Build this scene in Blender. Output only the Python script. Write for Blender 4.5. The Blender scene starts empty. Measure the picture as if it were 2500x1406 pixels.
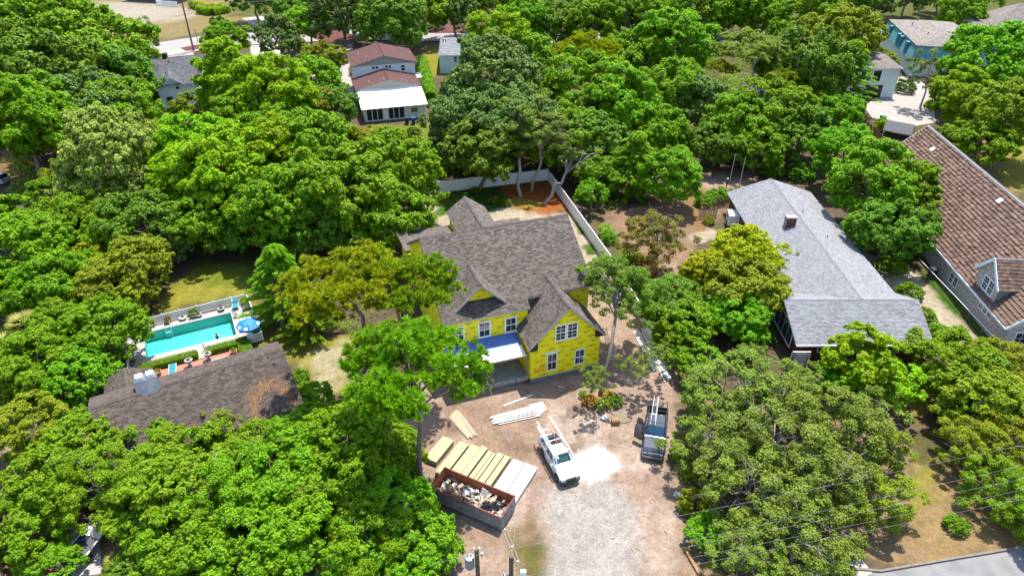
import bpy, bmesh, math, random
import numpy as np
from mathutils import Vector, Matrix
R = math.radians
rng = np.random.default_rng(7)
random.seed(7)
scene = bpy.context.scene
col = scene.collection

# ---------------------------------------------------------------- camera, sky, sun, exposure
CAM_H = 47.0; FPX = 1700.0; PITCH = R(33.0)
cam_d = bpy.data.cameras.new("camera")
cam_d.sensor_width = 36.0; cam_d.lens = 36.0 * FPX / 2500.0
cam_d.clip_start = 0.5; cam_d.clip_end = 3000.0
cam = bpy.data.objects.new("camera", cam_d); col.objects.link(cam)
cam.location = (0, 0, CAM_H); cam.rotation_euler = (R(90) - PITCH, 0, 0)
scene.camera = cam
SUN_EL, SUN_AZ = R(69.0), R(22.0)          # azimuth to the right of the view direction (+Y)
world = bpy.data.worlds.new("World"); scene.world = world; world.use_nodes = True
wn = world.node_tree.nodes; wl = world.node_tree.links
sky_n = wn.new("ShaderNodeTexSky"); sky_n.sky_type = 'NISHITA'; sky_n.sun_disc = False
sky_n.sun_elevation = SUN_EL; sky_n.sun_rotation = SUN_AZ
sky_n.air_density = 1.0; sky_n.dust_density = 1.0; sky_n.ozone_density = 1.0
wn["Background"].inputs[1].default_value = 0.15
wl.new(sky_n.outputs[0], wn["Background"].inputs[0])
sun_d = bpy.data.lights.new("sun", 'SUN'); sun_d.energy = 3.7; sun_d.angle = R(0.53); sun_d.color = (1.0, 0.955, 0.88)
sun = bpy.data.objects.new("sun", sun_d); col.objects.link(sun)
sdir = Vector((math.sin(SUN_AZ) * math.cos(SUN_EL), math.cos(SUN_AZ) * math.cos(SUN_EL), math.sin(SUN_EL)))
sun.rotation_euler = sdir.to_track_quat('Z', 'Y').to_euler(); sun.location = (30, 60, 120)
vs = scene.view_settings
vs.view_transform = 'Standard'; vs.look = 'None'; vs.gamma = 1.0; vs.exposure = 1.4; vs.use_curve_mapping = False

# ---------------------------------------------------------------- helpers
def at(px, py, z=0.0):
    """point of the place at height z that the photograph shows at (px, py)"""
    u = (px - 1250) / FPX; v = (py - 703) / FPX
    c, s = math.cos(PITCH), math.sin(PITCH)
    d = (u, c - v * s, -s - v * c); t = (z - CAM_H) / d[2]
    return Vector((d[0] * t, d[1] * t, z))
def depth_of(p): return p.y * math.cos(PITCH) - (p.z - CAM_H) * math.sin(PITCH)

MATS = {}; ALBEDO = 0.52      # exposed for the foliage: plain surfaces keep moderate base colours
FULL = {'sheathing_yellow', 'spray_orange', 'paint_dark', 'black_paint', 'plastic_black', 'tyre', 'canvas_blue', 'sling_teal', 'hair', 'swim_dark', 'bin_blue', 'bin_green', 'skin', 'brick_patio_mat', 'terracotta', 'teal_dark', 'blue_wall', 'trim_white', 'vinyl_white', 'siding_white', 'siding_mint', 'metal_white', 'paint_white', 'board_white', 'pot_white', 'canvas_white', 'foam_white', 'dumpster_rust', 'dumpster_grey', 'liner', 'brick_grey'}
def new_mat(name):
    m = bpy.data.materials.new(name); m.use_nodes = True
    MATS[name] = m
    return m, m.node_tree.nodes, m.node_tree.links, m.node_tree.nodes["Principled BSDF"]
def mat(name, color, rough=0.7, metal=0.0, var=0.12, scale=3.0, bump=0.0, bscale=40.0, spec=0.4, island=0.0, trans=0.0, coat=0.0):
    """plain procedural material: base colour broken up by two noises, optional relief and per-piece tone"""
    m, n, l, b = new_mat(name)
    tc = n.new("ShaderNodeTexCoord")
    n1 = n.new("ShaderNodeTexNoise"); n1.inputs["Scale"].default_value = scale; n1.inputs["Detail"].default_value = 6; n1.inputs["Roughness"].default_value = 0.65
    l.new(tc.outputs["Object"], n1.inputs["Vector"])
    mr = n.new("ShaderNodeMapRange"); mr.inputs[1].default_value = 0.3; mr.inputs[2].default_value = 0.7
    mr.inputs[3].default_value = 1 - var; mr.inputs[4].default_value = 1 + var
    l.new(n1.outputs[0], mr.inputs[0])
    val = mr.outputs[0]
    if island:
        g = n.new("ShaderNodeNewGeometry")
        m2 = n.new("ShaderNodeMapRange"); m2.inputs[3].default_value = 1 - island; m2.inputs[4].default_value = 1 + island
        l.new(g.outputs["Random Per Island"], m2.inputs[0])
        mm = n.new("ShaderNodeMath"); mm.operation = 'MULTIPLY'; l.new(val, mm.inputs[0]); l.new(m2.outputs[0], mm.inputs[1]); val = mm.outputs[0]
    k_ = 1.0 if name in FULL or name.startswith("bark") else ALBEDO
    vm = n.new("ShaderNodeVectorMath"); vm.operation = 'SCALE'; vm.inputs[0].default_value = [c * k_ for c in color[:3]]
    l.new(val, vm.inputs["Scale"]); l.new(vm.outputs[0], b.inputs["Base Color"])
    b.inputs["Roughness"].default_value = rough; b.inputs["Metallic"].default_value = metal
    b.inputs["Specular IOR Level"].default_value = spec
    if coat: b.inputs["Coat Weight"].default_value = coat; b.inputs["Coat Roughness"].default_value = 0.08
    if trans: b.inputs["Transmission Weight"].default_value = trans
    if bump:
        n2 = n.new("ShaderNodeTexNoise"); n2.inputs["Scale"].default_value = bscale; n2.inputs["Detail"].default_value = 4
        l.new(tc.outputs["Object"], n2.inputs["Vector"])
        bp = n.new("ShaderNodeBump"); bp.inputs["Strength"].default_value = bump; bp.inputs["Distance"].default_value = 0.05
        l.new(n2.outputs[0], bp.inputs["Height"]); l.new(bp.outputs[0], b.inputs["Normal"])
    return m

def M(name): return MATS[name]

class MB:
    """collects shapes for ONE mesh object"""
    def __init__(s): s.v = []; s.f = []; s.mi = []; s.cur = 0
    def add(s, verts, faces):
        o = len(s.v); s.v.extend([tuple(p) for p in verts])
        for f in faces: s.f.append(tuple(i + o for i in f)); s.mi.append(s.cur)
        return s
    def box(s, c, d, rz=0.0, rx=0.0, ry=0.0):
        hx, hy, hz = d[0] / 2, d[1] / 2, d[2] / 2
        P = [Vector((x, y, z)) for x in (-hx, hx) for y in (-hy, hy) for z in (-hz, hz)]
        if rz or rx or ry:
            m = Matrix.Rotation(rz, 3, 'Z') @ Matrix.Rotation(ry, 3, 'Y') @ Matrix.Rotation(rx, 3, 'X')
            P = [m @ p for p in P]
        c = Vector(c)
        return s.add([p + c for p in P], [(0, 1, 3, 2), (4, 6, 7, 5), (0, 4, 5, 1), (2, 3, 7, 6), (0, 2, 6, 4), (1, 5, 7, 3)])
    def bx(s, x0, x1, y0, y1, z0, z1): return s.box(((x0 + x1) / 2, (y0 + y1) / 2, (z0 + z1) / 2), (x1 - x0, y1 - y0, z1 - z0))
    def bbox(s, c, d, b=0.02, rz=0.0):
        """box with chamfered vertical and top edges"""
        hx, hy, hz = d[0] / 2, d[1] / 2, d[2] / 2
        def ring(ix, z):
            x, y = hx - ix, hy - ix; k = b
            return [(-x + k, -y, z), (x - k, -y, z), (x, -y + k, z), (x, y - k, z), (x - k, y, z), (-x + k, y, z), (-x, y - k, z), (-x, -y + k, z)]
        rings = [ring(0, -hz), ring(0, hz - b), ring(b, hz)]
        m = Matrix.Rotation(rz, 3, 'Z'); c = Vector(c)
        V = [m @ Vector(p) + c for r in rings for p in r]
        F = [tuple(range(7, -1, -1)), tuple(range(16, 24))]
        for k in range(2):
            for i in range(8): F.append((k * 8 + i, k * 8 + (i + 1) % 8, k * 8 + 8 + (i + 1) % 8, k * 8 + 8 + i))
        return s.add(V, F)
    def beam(s, a, b, w, h=None, up=(0, 0, 1)):
        a = Vector(a); b = Vector(b); h = h or w; d = (b - a)
        if d.length < 1e-6: return s
        d.normalize(); u = Vector(up)
        if abs(d.dot(u)) > 0.98: u = Vector((1, 0, 0))
        x = d.cross(u).normalized(); y = x.cross(d)
        P = [p + x * (sx * w / 2) + y * (sy * h / 2) for p in (a, b) for sx, sy in ((-1, -1), (1, -1), (1, 1), (-1, 1))]
        return s.add(P, [(3, 2, 1, 0), (4, 5, 6, 7), (0, 1, 5, 4), (1, 2, 6, 5), (2, 3, 7, 6), (3, 0, 4, 7)])
    def tube(s, pts, radii, n=8, cap=True):
        pts = [Vector(p) for p in pts]
        if not hasattr(radii, '__len__'): radii = [radii] * len(pts)
        rings = []; ref = Vector((0.13, 0.97, 0.2))
        for i, p in enumerate(pts):
            d = (pts[min(i + 1, len(pts) - 1)] - pts[max(i - 1, 0)])
            if d.length < 1e-9: d = Vector((0, 0, 1))
            d.normalize()
            if abs(d.dot(ref)) > 0.95: ref = Vector((0.9, 0.1, 0.3))
            x = d.cross(ref).normalized(); y = d.cross(x)
            rings.append([p + (x * math.cos(2 * math.pi * k / n) + y * math.sin(2 * math.pi * k / n)) * radii[i] for k in range(n)])
        V = [p for r in rings for p in r]; F = []
        for i in range(len(pts) - 1):
            for k in range(n):
                F.append((i * n + k, (i + 1) * n + k, (i + 1) * n + (k + 1) % n, i * n + (k + 1) % n))
        if cap: F.append(tuple(range(n))); F.append(tuple(range(len(V) - 1, len(V) - n - 1, -1)))
        return s.add(V, F)
    def lathe(s, prof, c=(0, 0, 0), n=16, cap=True):
        V = []; F = []; c = Vector(c)
        for r, z in prof:
            for k in range(n): V.append(c + Vector((r * math.cos(2 * math.pi * k / n), r * math.sin(2 * math.pi * k / n), z)))
        for i in range(len(prof) - 1):
            for k in range(n): F.append((i * n + k, i * n + (k + 1) % n, (i + 1) * n + (k + 1) % n, (i + 1) * n + k))
        if cap: F.append(tuple(range(n - 1, -1, -1))); F.append(tuple(range(len(V) - n, len(V))))
        return s.add(V, F)
    def prism(s, poly, z0, z1):
        n = len(poly); A = sum(poly[i][0] * poly[(i + 1) % n][1] - poly[(i + 1) % n][0] * poly[i][1] for i in range(n))
        if A < 0: poly = poly[::-1]
        V = [(p[0], p[1], z0) for p in poly] + [(p[0], p[1], z1) for p in poly]
        F = [tuple(range(n - 1, -1, -1)), tuple(range(n, 2 * n))] + [(i, (i + 1) % n, n + (i + 1) % n, n + i) for i in range(n)]
        return s.add(V, F)
    def slab(s, pts, t):
        """thin plate from a 3-D polygon, thickened along its own normal (downwards)"""
        P = [Vector(p) for p in pts]; nrm = Vector((0, 0, 0))
        for i in range(len(P)): a = P[i]; b = P[(i + 1) % len(P)]; nrm += a.cross(b)
        nrm.normalize()
        if nrm.z < 0: P = P[::-1]; nrm = -nrm
        n = len(P); V = P + [p - nrm * t for p in P]
        return s.add(V, [tuple(range(n)), tuple(range(2 * n - 1, n - 1, -1))] + [(i, n + i, n + (i + 1) % n, (i + 1) % n) for i in range(n)])
    def wallpoly(s, pts, thick):
        """upright wall from a 3-D polygon in a vertical plane, thickened to both sides"""
        P = [Vector(p) for p in pts]; nrm = Vector((0, 0, 0))
        for i in range(len(P)): nrm += P[i].cross(P[(i + 1) % len(P)])
        nrm.normalize(); n = len(P); h = nrm * thick / 2
        V = [p + h for p in P] + [p - h for p in P]
        return s.add(V, [tuple(range(n)), tuple(range(2 * n - 1, n - 1, -1))] + [(i, n + i, n + (i + 1) % n, (i + 1) % n) for i in range(n)])
    def loft(s, rings, cap=True):
        n = len(rings[0]); V = [p for r in rings for p in r]; F = []
        for i in range(len(rings) - 1):
            for k in range(n): F.append((i * n + k, i * n + (k + 1) % n, (i + 1) * n + (k + 1) % n, (i + 1) * n + k))
        if cap: F.append(tuple(range(n - 1, -1, -1))); F.append(tuple(range(len(V) - n, len(V))))
        return s.add(V, F)
    def mesh(s, name, mats, smooth=False):
        me = bpy.data.meshes.new(name); me.from_pydata(s.v, [], s.f)
        if not isinstance(mats, (list, tuple)): mats = [mats]
        for m in mats: me.materials.append(m if not isinstance(m, str) else MATS[m])
        if len(mats) > 1: me.polygons.foreach_set("material_index", s.mi)
        if smooth: me.polygons.foreach_set("use_smooth", [True] * len(me.polygons))
        me.update(); return me
    def build(s, name, mats, parent=None, smooth=False, bevel=0.0):
        o = bpy.data.objects.new(name, s.mesh(name, mats, smooth)); col.objects.link(o)
        if parent: o.parent = parent
        if bevel:
            bm = bmesh.new(); bm.from_mesh(o.data); bmesh.ops.remove_doubles(bm, verts=bm.verts, dist=1e-5)
            bmesh.ops.bevel(bm, geom=bm.edges[:], offset=bevel, segments=2, affect='EDGES', clamp_overlap=True); bm.to_mesh(o.data); bm.free()
        return o

def tag(o, label=None, cat=None, group=None, kind=None):
    if label: o["label"] = label
    if cat: o["category"] = cat
    if group: o["group"] = group
    if kind: o["kind"] = kind
    return o
def thing(name, label, cat, loc=(0, 0, 0), rz=0.0, group=None, scale=None):
    o = bpy.data.objects.new(name, None); col.objects.link(o)
    o.location = loc; o.rotation_euler = (0, 0, rz); o.empty_display_size = 0.3
    if scale: o.scale = scale
    return tag(o, label, cat, group)
def link_obj(name, mesh, parent=None, loc=None, rot=None, scale=None):
    o = bpy.data.objects.new(name, mesh); col.objects.link(o)
    if parent: o.parent = parent
    if loc is not None: o.location = loc
    if rot is not None: o.rotation_euler = rot
    if scale is not None: o.scale = scale
    return o
def inside(poly, x, y):
    c = False; n = len(poly); j = n - 1
    for i in range(n):
        xi, yi = poly[i]; xj, yj = poly[j]
        if (yi > y) != (yj > y) and x < (xj - xi) * (y - yi) / (yj - yi) + xi: c = not c
        j = i
    return c
# ================================================================ GROUND
def vnoise(x, y, s, seed):
    """smooth value noise for numpy arrays"""
    g = np.random.default_rng(seed).random((64, 64))
    X = x / s; Y = y / s; xi = np.floor(X).astype(int); yi = np.floor(Y).astype(int); fx = X - xi; fy = Y - yi
    fx = fx * fx * (3 - 2 * fx); fy = fy * fy * (3 - 2 * fy)
    a = g[xi % 64, yi % 64]; b = g[(xi + 1) % 64, yi % 64]; c = g[xi % 64, (yi + 1) % 64]; d = g[(xi + 1) % 64, (yi + 1) % 64]
    return (a * (1 - fx) + b * fx) * (1 - fy) + (c * (1 - fx) + d * fx) * fy
def sdist(X, Y, poly):
    """signed distance (inside positive) to a polygon"""
    d = np.full(X.shape, 1e9); ins = np.zeros(X.shape, bool); n = len(poly); j = n - 1
    for i in range(n):
        x1, y1 = poly[j]; x2, y2 = poly[i]; ex, ey = x2 - x1, y2 - y1; L = ex * ex + ey * ey + 1e-9
        t = np.clip(((X - x1) * ex + (Y - y1) * ey) / L, 0, 1)
        d = np.minimum(d, np.hypot(X - x1 - t * ex, Y - y1 - t * ey))
        if abs(y2 - y1) > 1e-9:
            c = ((y2 > Y) != (y1 > Y)) & (X < (x1 - x2) * (Y - y2) / (y1 - y2) + x2); ins ^= c
        j = i
    return np.where(ins, d, -d)
def axis_coords(lo, hi, f0, f1, step, grow):
    c = list(np.arange(f0, f1 + 1e-6, step)); s = step; x = f1
    while x < hi: s *= grow; x += s; c.append(x)
    s = step; x = f0; pre = []
    while x > lo: s *= grow; x -= s; pre.append(x)
    return np.array(pre[::-1] + c)
gx = axis_coords(-900, 900, -46, 58, 0.36, 1.05); gy = axis_coords(-60, 1600, 25, 112, 0.36, 1.035)
GX, GY = np.meshgrid(gx, gy, indexing='ij')
SOIL = (0.085, 0.062, 0.038); DIRT = (0.232, 0.164, 0.120); DIRT2 = (0.175, 0.112, 0.068); SAND = (0.27, 0.225, 0.155); GRAVEL = (0.245, 0.218, 0.188)
WHITE = (0.37, 0.365, 0.35); LAWN = (0.10, 0.12, 0.011); LAWN2 = (0.165, 0.150, 0.020); GREEN = (0.035, 0.080, 0.006); ORANGE = (0.23, 0.070, 0.015)
STRAW = (0.17, 0.10, 0.042); DRYG = (0.165, 0.125, 0.048); FSAND = (0.25, 0.215, 0.165); OLIVE = (0.065, 0.070, 0.012)
ALB = np.empty(GX.shape + (3,)); ALB[:] = SOIL
big = vnoise(GX, GY, 9.0, 1); mid = vnoise(GX, GY, 2.3, 2); fine = vnoise(GX, GY, 0.8, 3)
def over(colr, w):
    global ALB
    ALB = ALB * (1 - w[..., None]) + np.array(colr) * w[..., None]
over(OLIVE, np.clip((big - 0.45) * 3, 0, 1) * 0.6)
def zone(px_poly, colr, soft=0.6, jit=1.2, amount=1.0, world=False):
    P = [(p[0], p[1]) if world else tuple(at(p[0], p[1]))[:2] for p in px_poly]
    d = sdist(GX, GY, P) + (mid - 0.5) * jit + (fine - 0.5) * jit * 0.7
    over(colr, np.clip(d / soft * 0.5 + 0.5, 0, 1) * amount)
# far grounds
zone([(-700, -60), (1300, -60), (1250, 30), (600, 60), (-700, 140)], DRYG, 3, 6)
zone([(130, -20), (560, -20), (545, 60), (440, 95), (250, 110), (120, 80)], DRYG, 1.5, 3)
zone([(150, 8), (420, 8), (480, 38), (330, 66), (170, 76), (140, 50)], FSAND, 3, 8)
zone([(560, -60), (3200, -60), (3200, 60), (1700, 60), (1200, 55), (560, 40)], OLIVE, 3, 6)
zone([(1030, 112), (1078, 108), (1085, 180), (1055, 190), (1030, 150)], LAWN2, 0.8, 1.6)
zone([(640, 150), (720, 145), (735, 175), (650, 185)], DRYG, 0.6, 1.5)
zone([(890, 310), (1062, 298), (1075, 400), (960, 400)], LAWN, 0.8, 2)
# left lots
zone([(0, 370), (60, 370), (140, 420), (110, 470), (30, 470), (0, 440)], STRAW, 0.8, 1.8)
zone([(370, 770), (430, 690), (480, 640), (600, 650), (640, 760), (650, 850), (560, 720)], LAWN2, 0.7, 1.2)
zone([(440, 690), (470, 640), (620, 640), (620, 700)], LAWN, 0.9, 1.6)
zone([(640, 830), (700, 800), (850, 830), (860, 960), (800, 960), (720, 900), (650, 860)], LAWN2, 0.8, 2)
zone([(730, 880), (830, 850), (850, 930), (780, 960)], SAND, 1.0, 3.0, 0.75)
zone([(0, 960), (40, 960), (30, 1000), (0, 1040)], LAWN, 0.6, 1); zone([(0, 1090), (30, 1090), (30, 1160), (0, 1160)], DIRT, 0.6, 1)
zone([(20, 1230), (420, 1230), (470, 1420), (-60, 1420)], DIRT2, 1.0, 2.5)
# construction lot
zone([(960, 930), (1300, 930), (1400, 760), (1500, 640), (1600, 760), (1670, 960), (1650, 1130), (1690, 1450), (1070, 1450), (1120, 1290), (1030, 1200), (960, 1010)], DIRT, 0.7, 1.2)
zone([(1090, 980), (1330, 980), (1320, 1160), (1290, 1330), (1090, 1330), (1060, 1120)], DIRT2, 1.2, 3.0, 0.45)
zone([(1350, 1020), (1440, 1040), (1410, 1100), (1370, 1090)], GRAVEL, 0.6, 1.5, 0.5)
zone([(1280, 1250), (1330, 1240), (1350, 1340), (1320, 1410), (1270, 1410)], (0.10, 0.07, 0.03), 0.5, 1.6, 0.8)
zone([(1260, 1330), (1320, 1330), (1330, 1410), (1270, 1420)], OLIVE, 0.4, 2.0, 0.7)
zone([(1050, 480), (1250, 510), (1400, 520), (1500, 650), (1430, 690), (1380, 560), (1240, 560), (1000, 580), (1010, 520)], SAND, 0.6, 1.2)
zone([(1050, 450), (1250, 420), (1250, 490), (1180, 520), (1060, 525)], GREEN, 0.6, 1.6)
zone([(1235, 425), (1345, 425), (1400, 520), (1330, 520), (1260, 505), (1230, 470)], ORANGE, 0.5, 1.8)
zone([(1260, 480), (1330, 490), (1320, 512), (1240, 500)], (0.19, 0.13, 0.02), 0.4, 1.4)
zone([(1400, 540), (1425, 535), (1440, 570), (1415, 575)], GREEN, 0.3, 1.2); zone([(1425, 600), (1450, 595), (1455, 620), (1430, 625)], GREEN, 0.3, 1.0)
lotd = sdist(GX, GY, [tuple(at(*q))[:2] for q in ((1080, 975), (1300, 950), (1470, 900), (1620, 930), (1650, 1130), (1680, 1420), (1560, 1420), (1330, 1180), (1300, 1300), (1120, 1300), (1060, 1130))])
over((0.30, 0.235, 0.185), np.clip(lotd, 0, 1) * np.clip((vnoise(GX, GY, 3.7, 31) * 0.6 + mid * 0.4 - 0.52) * 5, 0, 1) * 0.75)
over((0.12, 0.075, 0.05), np.clip(lotd, 0, 1) * np.clip((vnoise(GX, GY, 1.9, 33) * 0.6 + fine * 0.4 - 0.60) * 6, 0, 1) * 0.6)
zone([(1400, 1110), (1460, 1085), (1500, 1110), (1515, 1140), (1480, 1168), (1400, 1172)], WHITE, 0.22, 0.5)
zone([(1345, 1185), (1520, 1185), (1560, 1300), (1560, 1460), (1330, 1460), (1350, 1340), (1310, 1270), (1320, 1220)], GRAVEL, 0.6, 1.0)
# lots on the right
zone([(1480, 500), (1560, 500), (1700, 420), (1860, 400), (1860, 450), (1720, 560), (1690, 640), (1600, 640), (1500, 600)], DIRT2, 0.8, 2.0)
zone([(1690, 430), (1830, 420), (1840, 450), (1700, 465)], DIRT, 0.6, 1.5)
zone([(1660, 470), (1720, 460), (1740, 560), (1700, 580)], STRAW, 0.6, 1.6)
zone([(1680, 575), (1740, 555), (1770, 575), (1700, 600)], SAND, 0.4, 1.0)
zone([(1600, 650), (1680, 640), (1720, 760), (1760, 900), (1700, 900), (1650, 760)], DIRT, 0.5, 1.2)
zone([(2100, 560), (2180, 620), (2300, 720), (2400, 830), (2330, 840), (2240, 760), (2150, 680)], SAND, 0.6, 1.2)
zone([(2230, 640), (2320, 690), (2480, 860), (2440, 870), (2290, 730)], GREEN, 0.4, 1.2)
zone([(2210, 920), (2270, 920), (2290, 1000), (2230, 1020)], LAWN2, 0.6, 1.4)
zone([(2130, 1150), (2550, 1130), (2560, 1350), (2190, 1380), (2090, 1330)], (0.185, 0.125, 0.055), 0.8, 2.2)
zone([(2200, 1180), (2280, 1120), (2290, 1220), (2220, 1260)], LAWN2, 0.6, 2.0, 0.8)
zone([(1690, 960), (2200, 950), (2200, 1340), (1680, 1400)], (0.19, 0.13, 0.08), 1.2, 3.0, 0.8)
zone([(2060, 380), (2480, 330), (2600, 420), (2500, 470), (2100, 440)], STRAW, 1.0, 3.0)
zone([(2440, 340), (2520, 330), (2520, 480), (2450, 440)], LAWN2, 0.8, 2.5)
ALB *= 0.92 * (0.90 + 0.2 * vnoise(GX, GY, 1.3, 9))[..., None]
HZ = (vnoise(GX, GY, 3.1, 21) - 0.5) * 0.05 + (vnoise(GX, GY, 0.9, 22) - 0.5) * 0.03 - 0.03
nx, ny = GX.shape
gv = np.stack([GX, GY, HZ], -1).reshape(-1, 3)
ii = np.arange(nx * ny).reshape(nx, ny)
# the pool is a real basin: leave a hole in the ground sheet for it
POOL = [at(352, 815).xy, at(563, 764).xy, at(578, 820).xy, at(358, 873).xy]
quads = np.stack([ii[:-1, :-1], ii[1:, :-1], ii[1:, 1:], ii[:-1, 1:]], -1).reshape(-1, 4)
cx = gv[quads].mean(1); pd = sdist(cx[:, 0], cx[:, 1], [(p.x, p.y) for p in POOL]); quads = quads[pd < -0.15]
me = bpy.data.meshes.new("ground"); me.vertices.add(len(gv)); me.vertices.foreach_set("co", gv.ravel())
me.loops.add(quads.size); me.loops.foreach_set("vertex_index", quads.ravel()); me.polygons.add(len(quads))
me.polygons.foreach_set("loop_start", np.arange(0, quads.size, 4)); me.polygons.foreach_set("loop_total", np.full(len(quads), 4))
me.update(); me.validate()
ca = me.color_attributes.new("zone_colour", 'FLOAT_COLOR', 'POINT')
rgba = np.ones((len(gv), 4)); rgba[:, :3] = ALB.reshape(-1, 3); ca.data.foreach_set("color", rgba.ravel())
m, n, l, b = new_mat("ground_mat")
a = n.new("ShaderNodeVertexColor"); a.layer_name = "zone_colour"
tc = n.new("ShaderNodeTexCoord")
def nz(scale, det=6, rough=0.6):
    t = n.new("ShaderNodeTexNoise"); t.inputs["Scale"].default_value = scale; t.inputs["Detail"].default_value = det; t.inputs["Roughness"].default_value = rough
    l.new(tc.outputs["Object"], t.inputs["Vector"]); return t
t1 = nz(0.5, 8, 0.7); t2 = nz(6.0, 6, 0.75); t3 = nz(1.7, 8, 0.75)
def rmp(src, lo, hi, a0, a1):
    r = n.new("ShaderNodeMapRange"); r.inputs[1].default_value = lo; r.inputs[2].default_value = hi; r.inputs[3].default_value = a0; r.inputs[4].default_value = a1
    l.new(src, r.inputs[0]); return r.outputs[0]
def mul(x, y):
    q = n.new("ShaderNodeMath"); q.operation = 'MULTIPLY'; l.new(x, q.inputs[0]); l.new(y, q.inputs[1]); return q.outputs[0]
k = mul(mul(rmp(t1.outputs[0], 0.3, 0.7, 0.86, 1.12), rmp(t2.outputs[0], 0.3, 0.7, 0.70, 1.28)), rmp(t3.outputs[0], 0.3, 0.68, 0.68, 1.28))
sc = n.new("ShaderNodeVectorMath"); sc.operation = 'SCALE'; l.new(a.outputs[0], sc.inputs[0]); l.new(k, sc.inputs["Scale"])
# twigs and dead leaves: darker brown flecks
t4 = nz(14.0, 3, 0.5); fl = rmp(t4.outputs[0], 0.62, 0.74, 0.0, 0.40)
mx = n.new("ShaderNodeMix"); mx.data_type = 'RGBA'; l.new(fl, mx.inputs[0]); l.new(sc.outputs[0], mx.inputs[6]); mx.inputs[7].default_value = (0.07, 0.045, 0.025, 1)
l.new(mx.outputs[2], b.inputs["Base Color"]); b.inputs["Roughness"].default_value = 0.95; b.inputs["Specular IOR Level"].default_value = 0.1
bp = n.new("ShaderNodeBump"); bp.inputs["Strength"].default_value = 0.6; bp.inputs["Distance"].default_value = 0.06; l.new(t2.outputs[0], bp.inputs["Height"]); l.new(bp.outputs[0], b.inputs["Normal"])
me.materials.append(m)
ground = link_obj("ground", me); tag(ground, kind="structure")
# ================================================================ FOLIAGE
def leaf_mat(name, dark, light, trans=0.30, rough=0.5):
    m, n, l, b = new_mat(name)
    at_ = n.new("ShaderNodeAttribute"); at_.attribute_name = "tone"
    oi = n.new("ShaderNodeObjectInfo")
    mix = n.new("ShaderNodeMix"); mix.data_type = 'RGBA'
    mix.inputs[6].default_value = (*dark, 1); mix.inputs[7].default_value = (*light, 1); l.new(at_.outputs["Fac"], mix.inputs[0])
    hs = n.new("ShaderNodeHueSaturation"); hs.inputs["Saturation"].default_value = 1.0
    mr = n.new("ShaderNodeMapRange"); mr.inputs[3].default_value = 0.480; mr.inputs[4].default_value = 0.512; l.new(oi.outputs["Random"], mr.inputs[0]); l.new(mr.outputs[0], hs.inputs["Hue"])
    mv = n.new("ShaderNodeMath"); mv.operation = 'MULTIPLY_ADD'; l.new(oi.outputs["Random"], mv.inputs[0]); mv.inputs[1].default_value = 0.25; mv.inputs[2].default_value = 0.88; l.new(mv.outputs[0], hs.inputs["Value"])
    l.new(mix.outputs[2], hs.inputs["Color"]); l.new(hs.outputs[0], b.inputs["Base Color"])
    b.inputs["Roughness"].default_value = 0.55; b.inputs["Specular IOR Level"].default_value = 0.14
    tr = n.new("ShaderNodeBsdfTranslucent"); l.new(hs.outputs[0], tr.inputs["Color"])
    ms = n.new("ShaderNodeMixShader"); ms.inputs[0].default_value = trans
    l.new(b.outputs[0], ms.inputs[1]); l.new(tr.outputs[0], ms.inputs[2]); l.new(ms.outputs[0], n["Material Output"].inputs["Surface"])
    return m
leaf_mat("leaf_lime", (0.098, 0.226, 0.004), (0.366, 0.610, 0.006), 0.48)
leaf_mat("leaf_bright", (0.073, 0.201, 0.005), (0.250, 0.488, 0.010), 0.46)
leaf_mat("leaf_mid", (0.076, 0.177, 0.005), (0.262, 0.445, 0.010), 0.42)
leaf_mat("leaf_dark", (0.055, 0.128, 0.007), (0.195, 0.354, 0.022), 0.36)
leaf_mat("leaf_deep", (0.059, 0.120, 0.020), (0.201, 0.329, 0.061), 0.32)
leaf_mat("leaf_olive", (0.098, 0.152, 0.006), (0.354, 0.415, 0.017), 0.42)
leaf_mat("leaf_yellow", (0.171, 0.232, 0.004), (0.549, 0.549, 0.010), 0.48)
leaf_mat("leaf_pale", (0.122, 0.183, 0.020), (0.415, 0.488, 0.085), 0.40)
leaf_mat("leaf_grey", (0.066, 0.118, 0.010), (0.270, 0.380, 0.045), 0.34)
leaf_mat("leaf_red", (0.085, 0.140, 0.012), (0.34, 0.24, 0.045), 0.35)
leaf_mat("leaf_pine", (0.104, 0.183, 0.005), (0.439, 0.512, 0.007), 0.35)
leaf_mat("leaf_pine2", (0.073, 0.183, 0.005), (0.281, 0.488, 0.010), 0.35)
leaf_mat("leaf_hedge", (0.073, 0.171, 0.007), (0.195, 0.354, 0.017), 0.35)
leaf_mat("leaf_frond", (0.122, 0.183, 0.018), (0.415, 0.427, 0.110), 0.35)
leaf_mat("leaf_orange", (0.244, 0.122, 0.010), (0.610, 0.366, 0.018), 0.4)
leaf_mat("leaf_blossom", (0.30, 0.03, 0.02), (0.60, 0.07, 0.05), 0.3)
mat("bark", (0.20, 0.165, 0.13), 0.9, var=0.35, scale=5, bump=0.8, bscale=20)
mat("bark_grey", (0.29, 0.255, 0.215), 0.9, var=0.3, scale=4, bump=0.8, bscale=18)
mat("bark_pine", (0.15, 0.105, 0.08), 0.9, var=0.4, scale=5, bump=1.0, bscale=14)
mat("bark_pale", (0.50, 0.47, 0.42), 0.85, var=0.25, scale=3)

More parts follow.
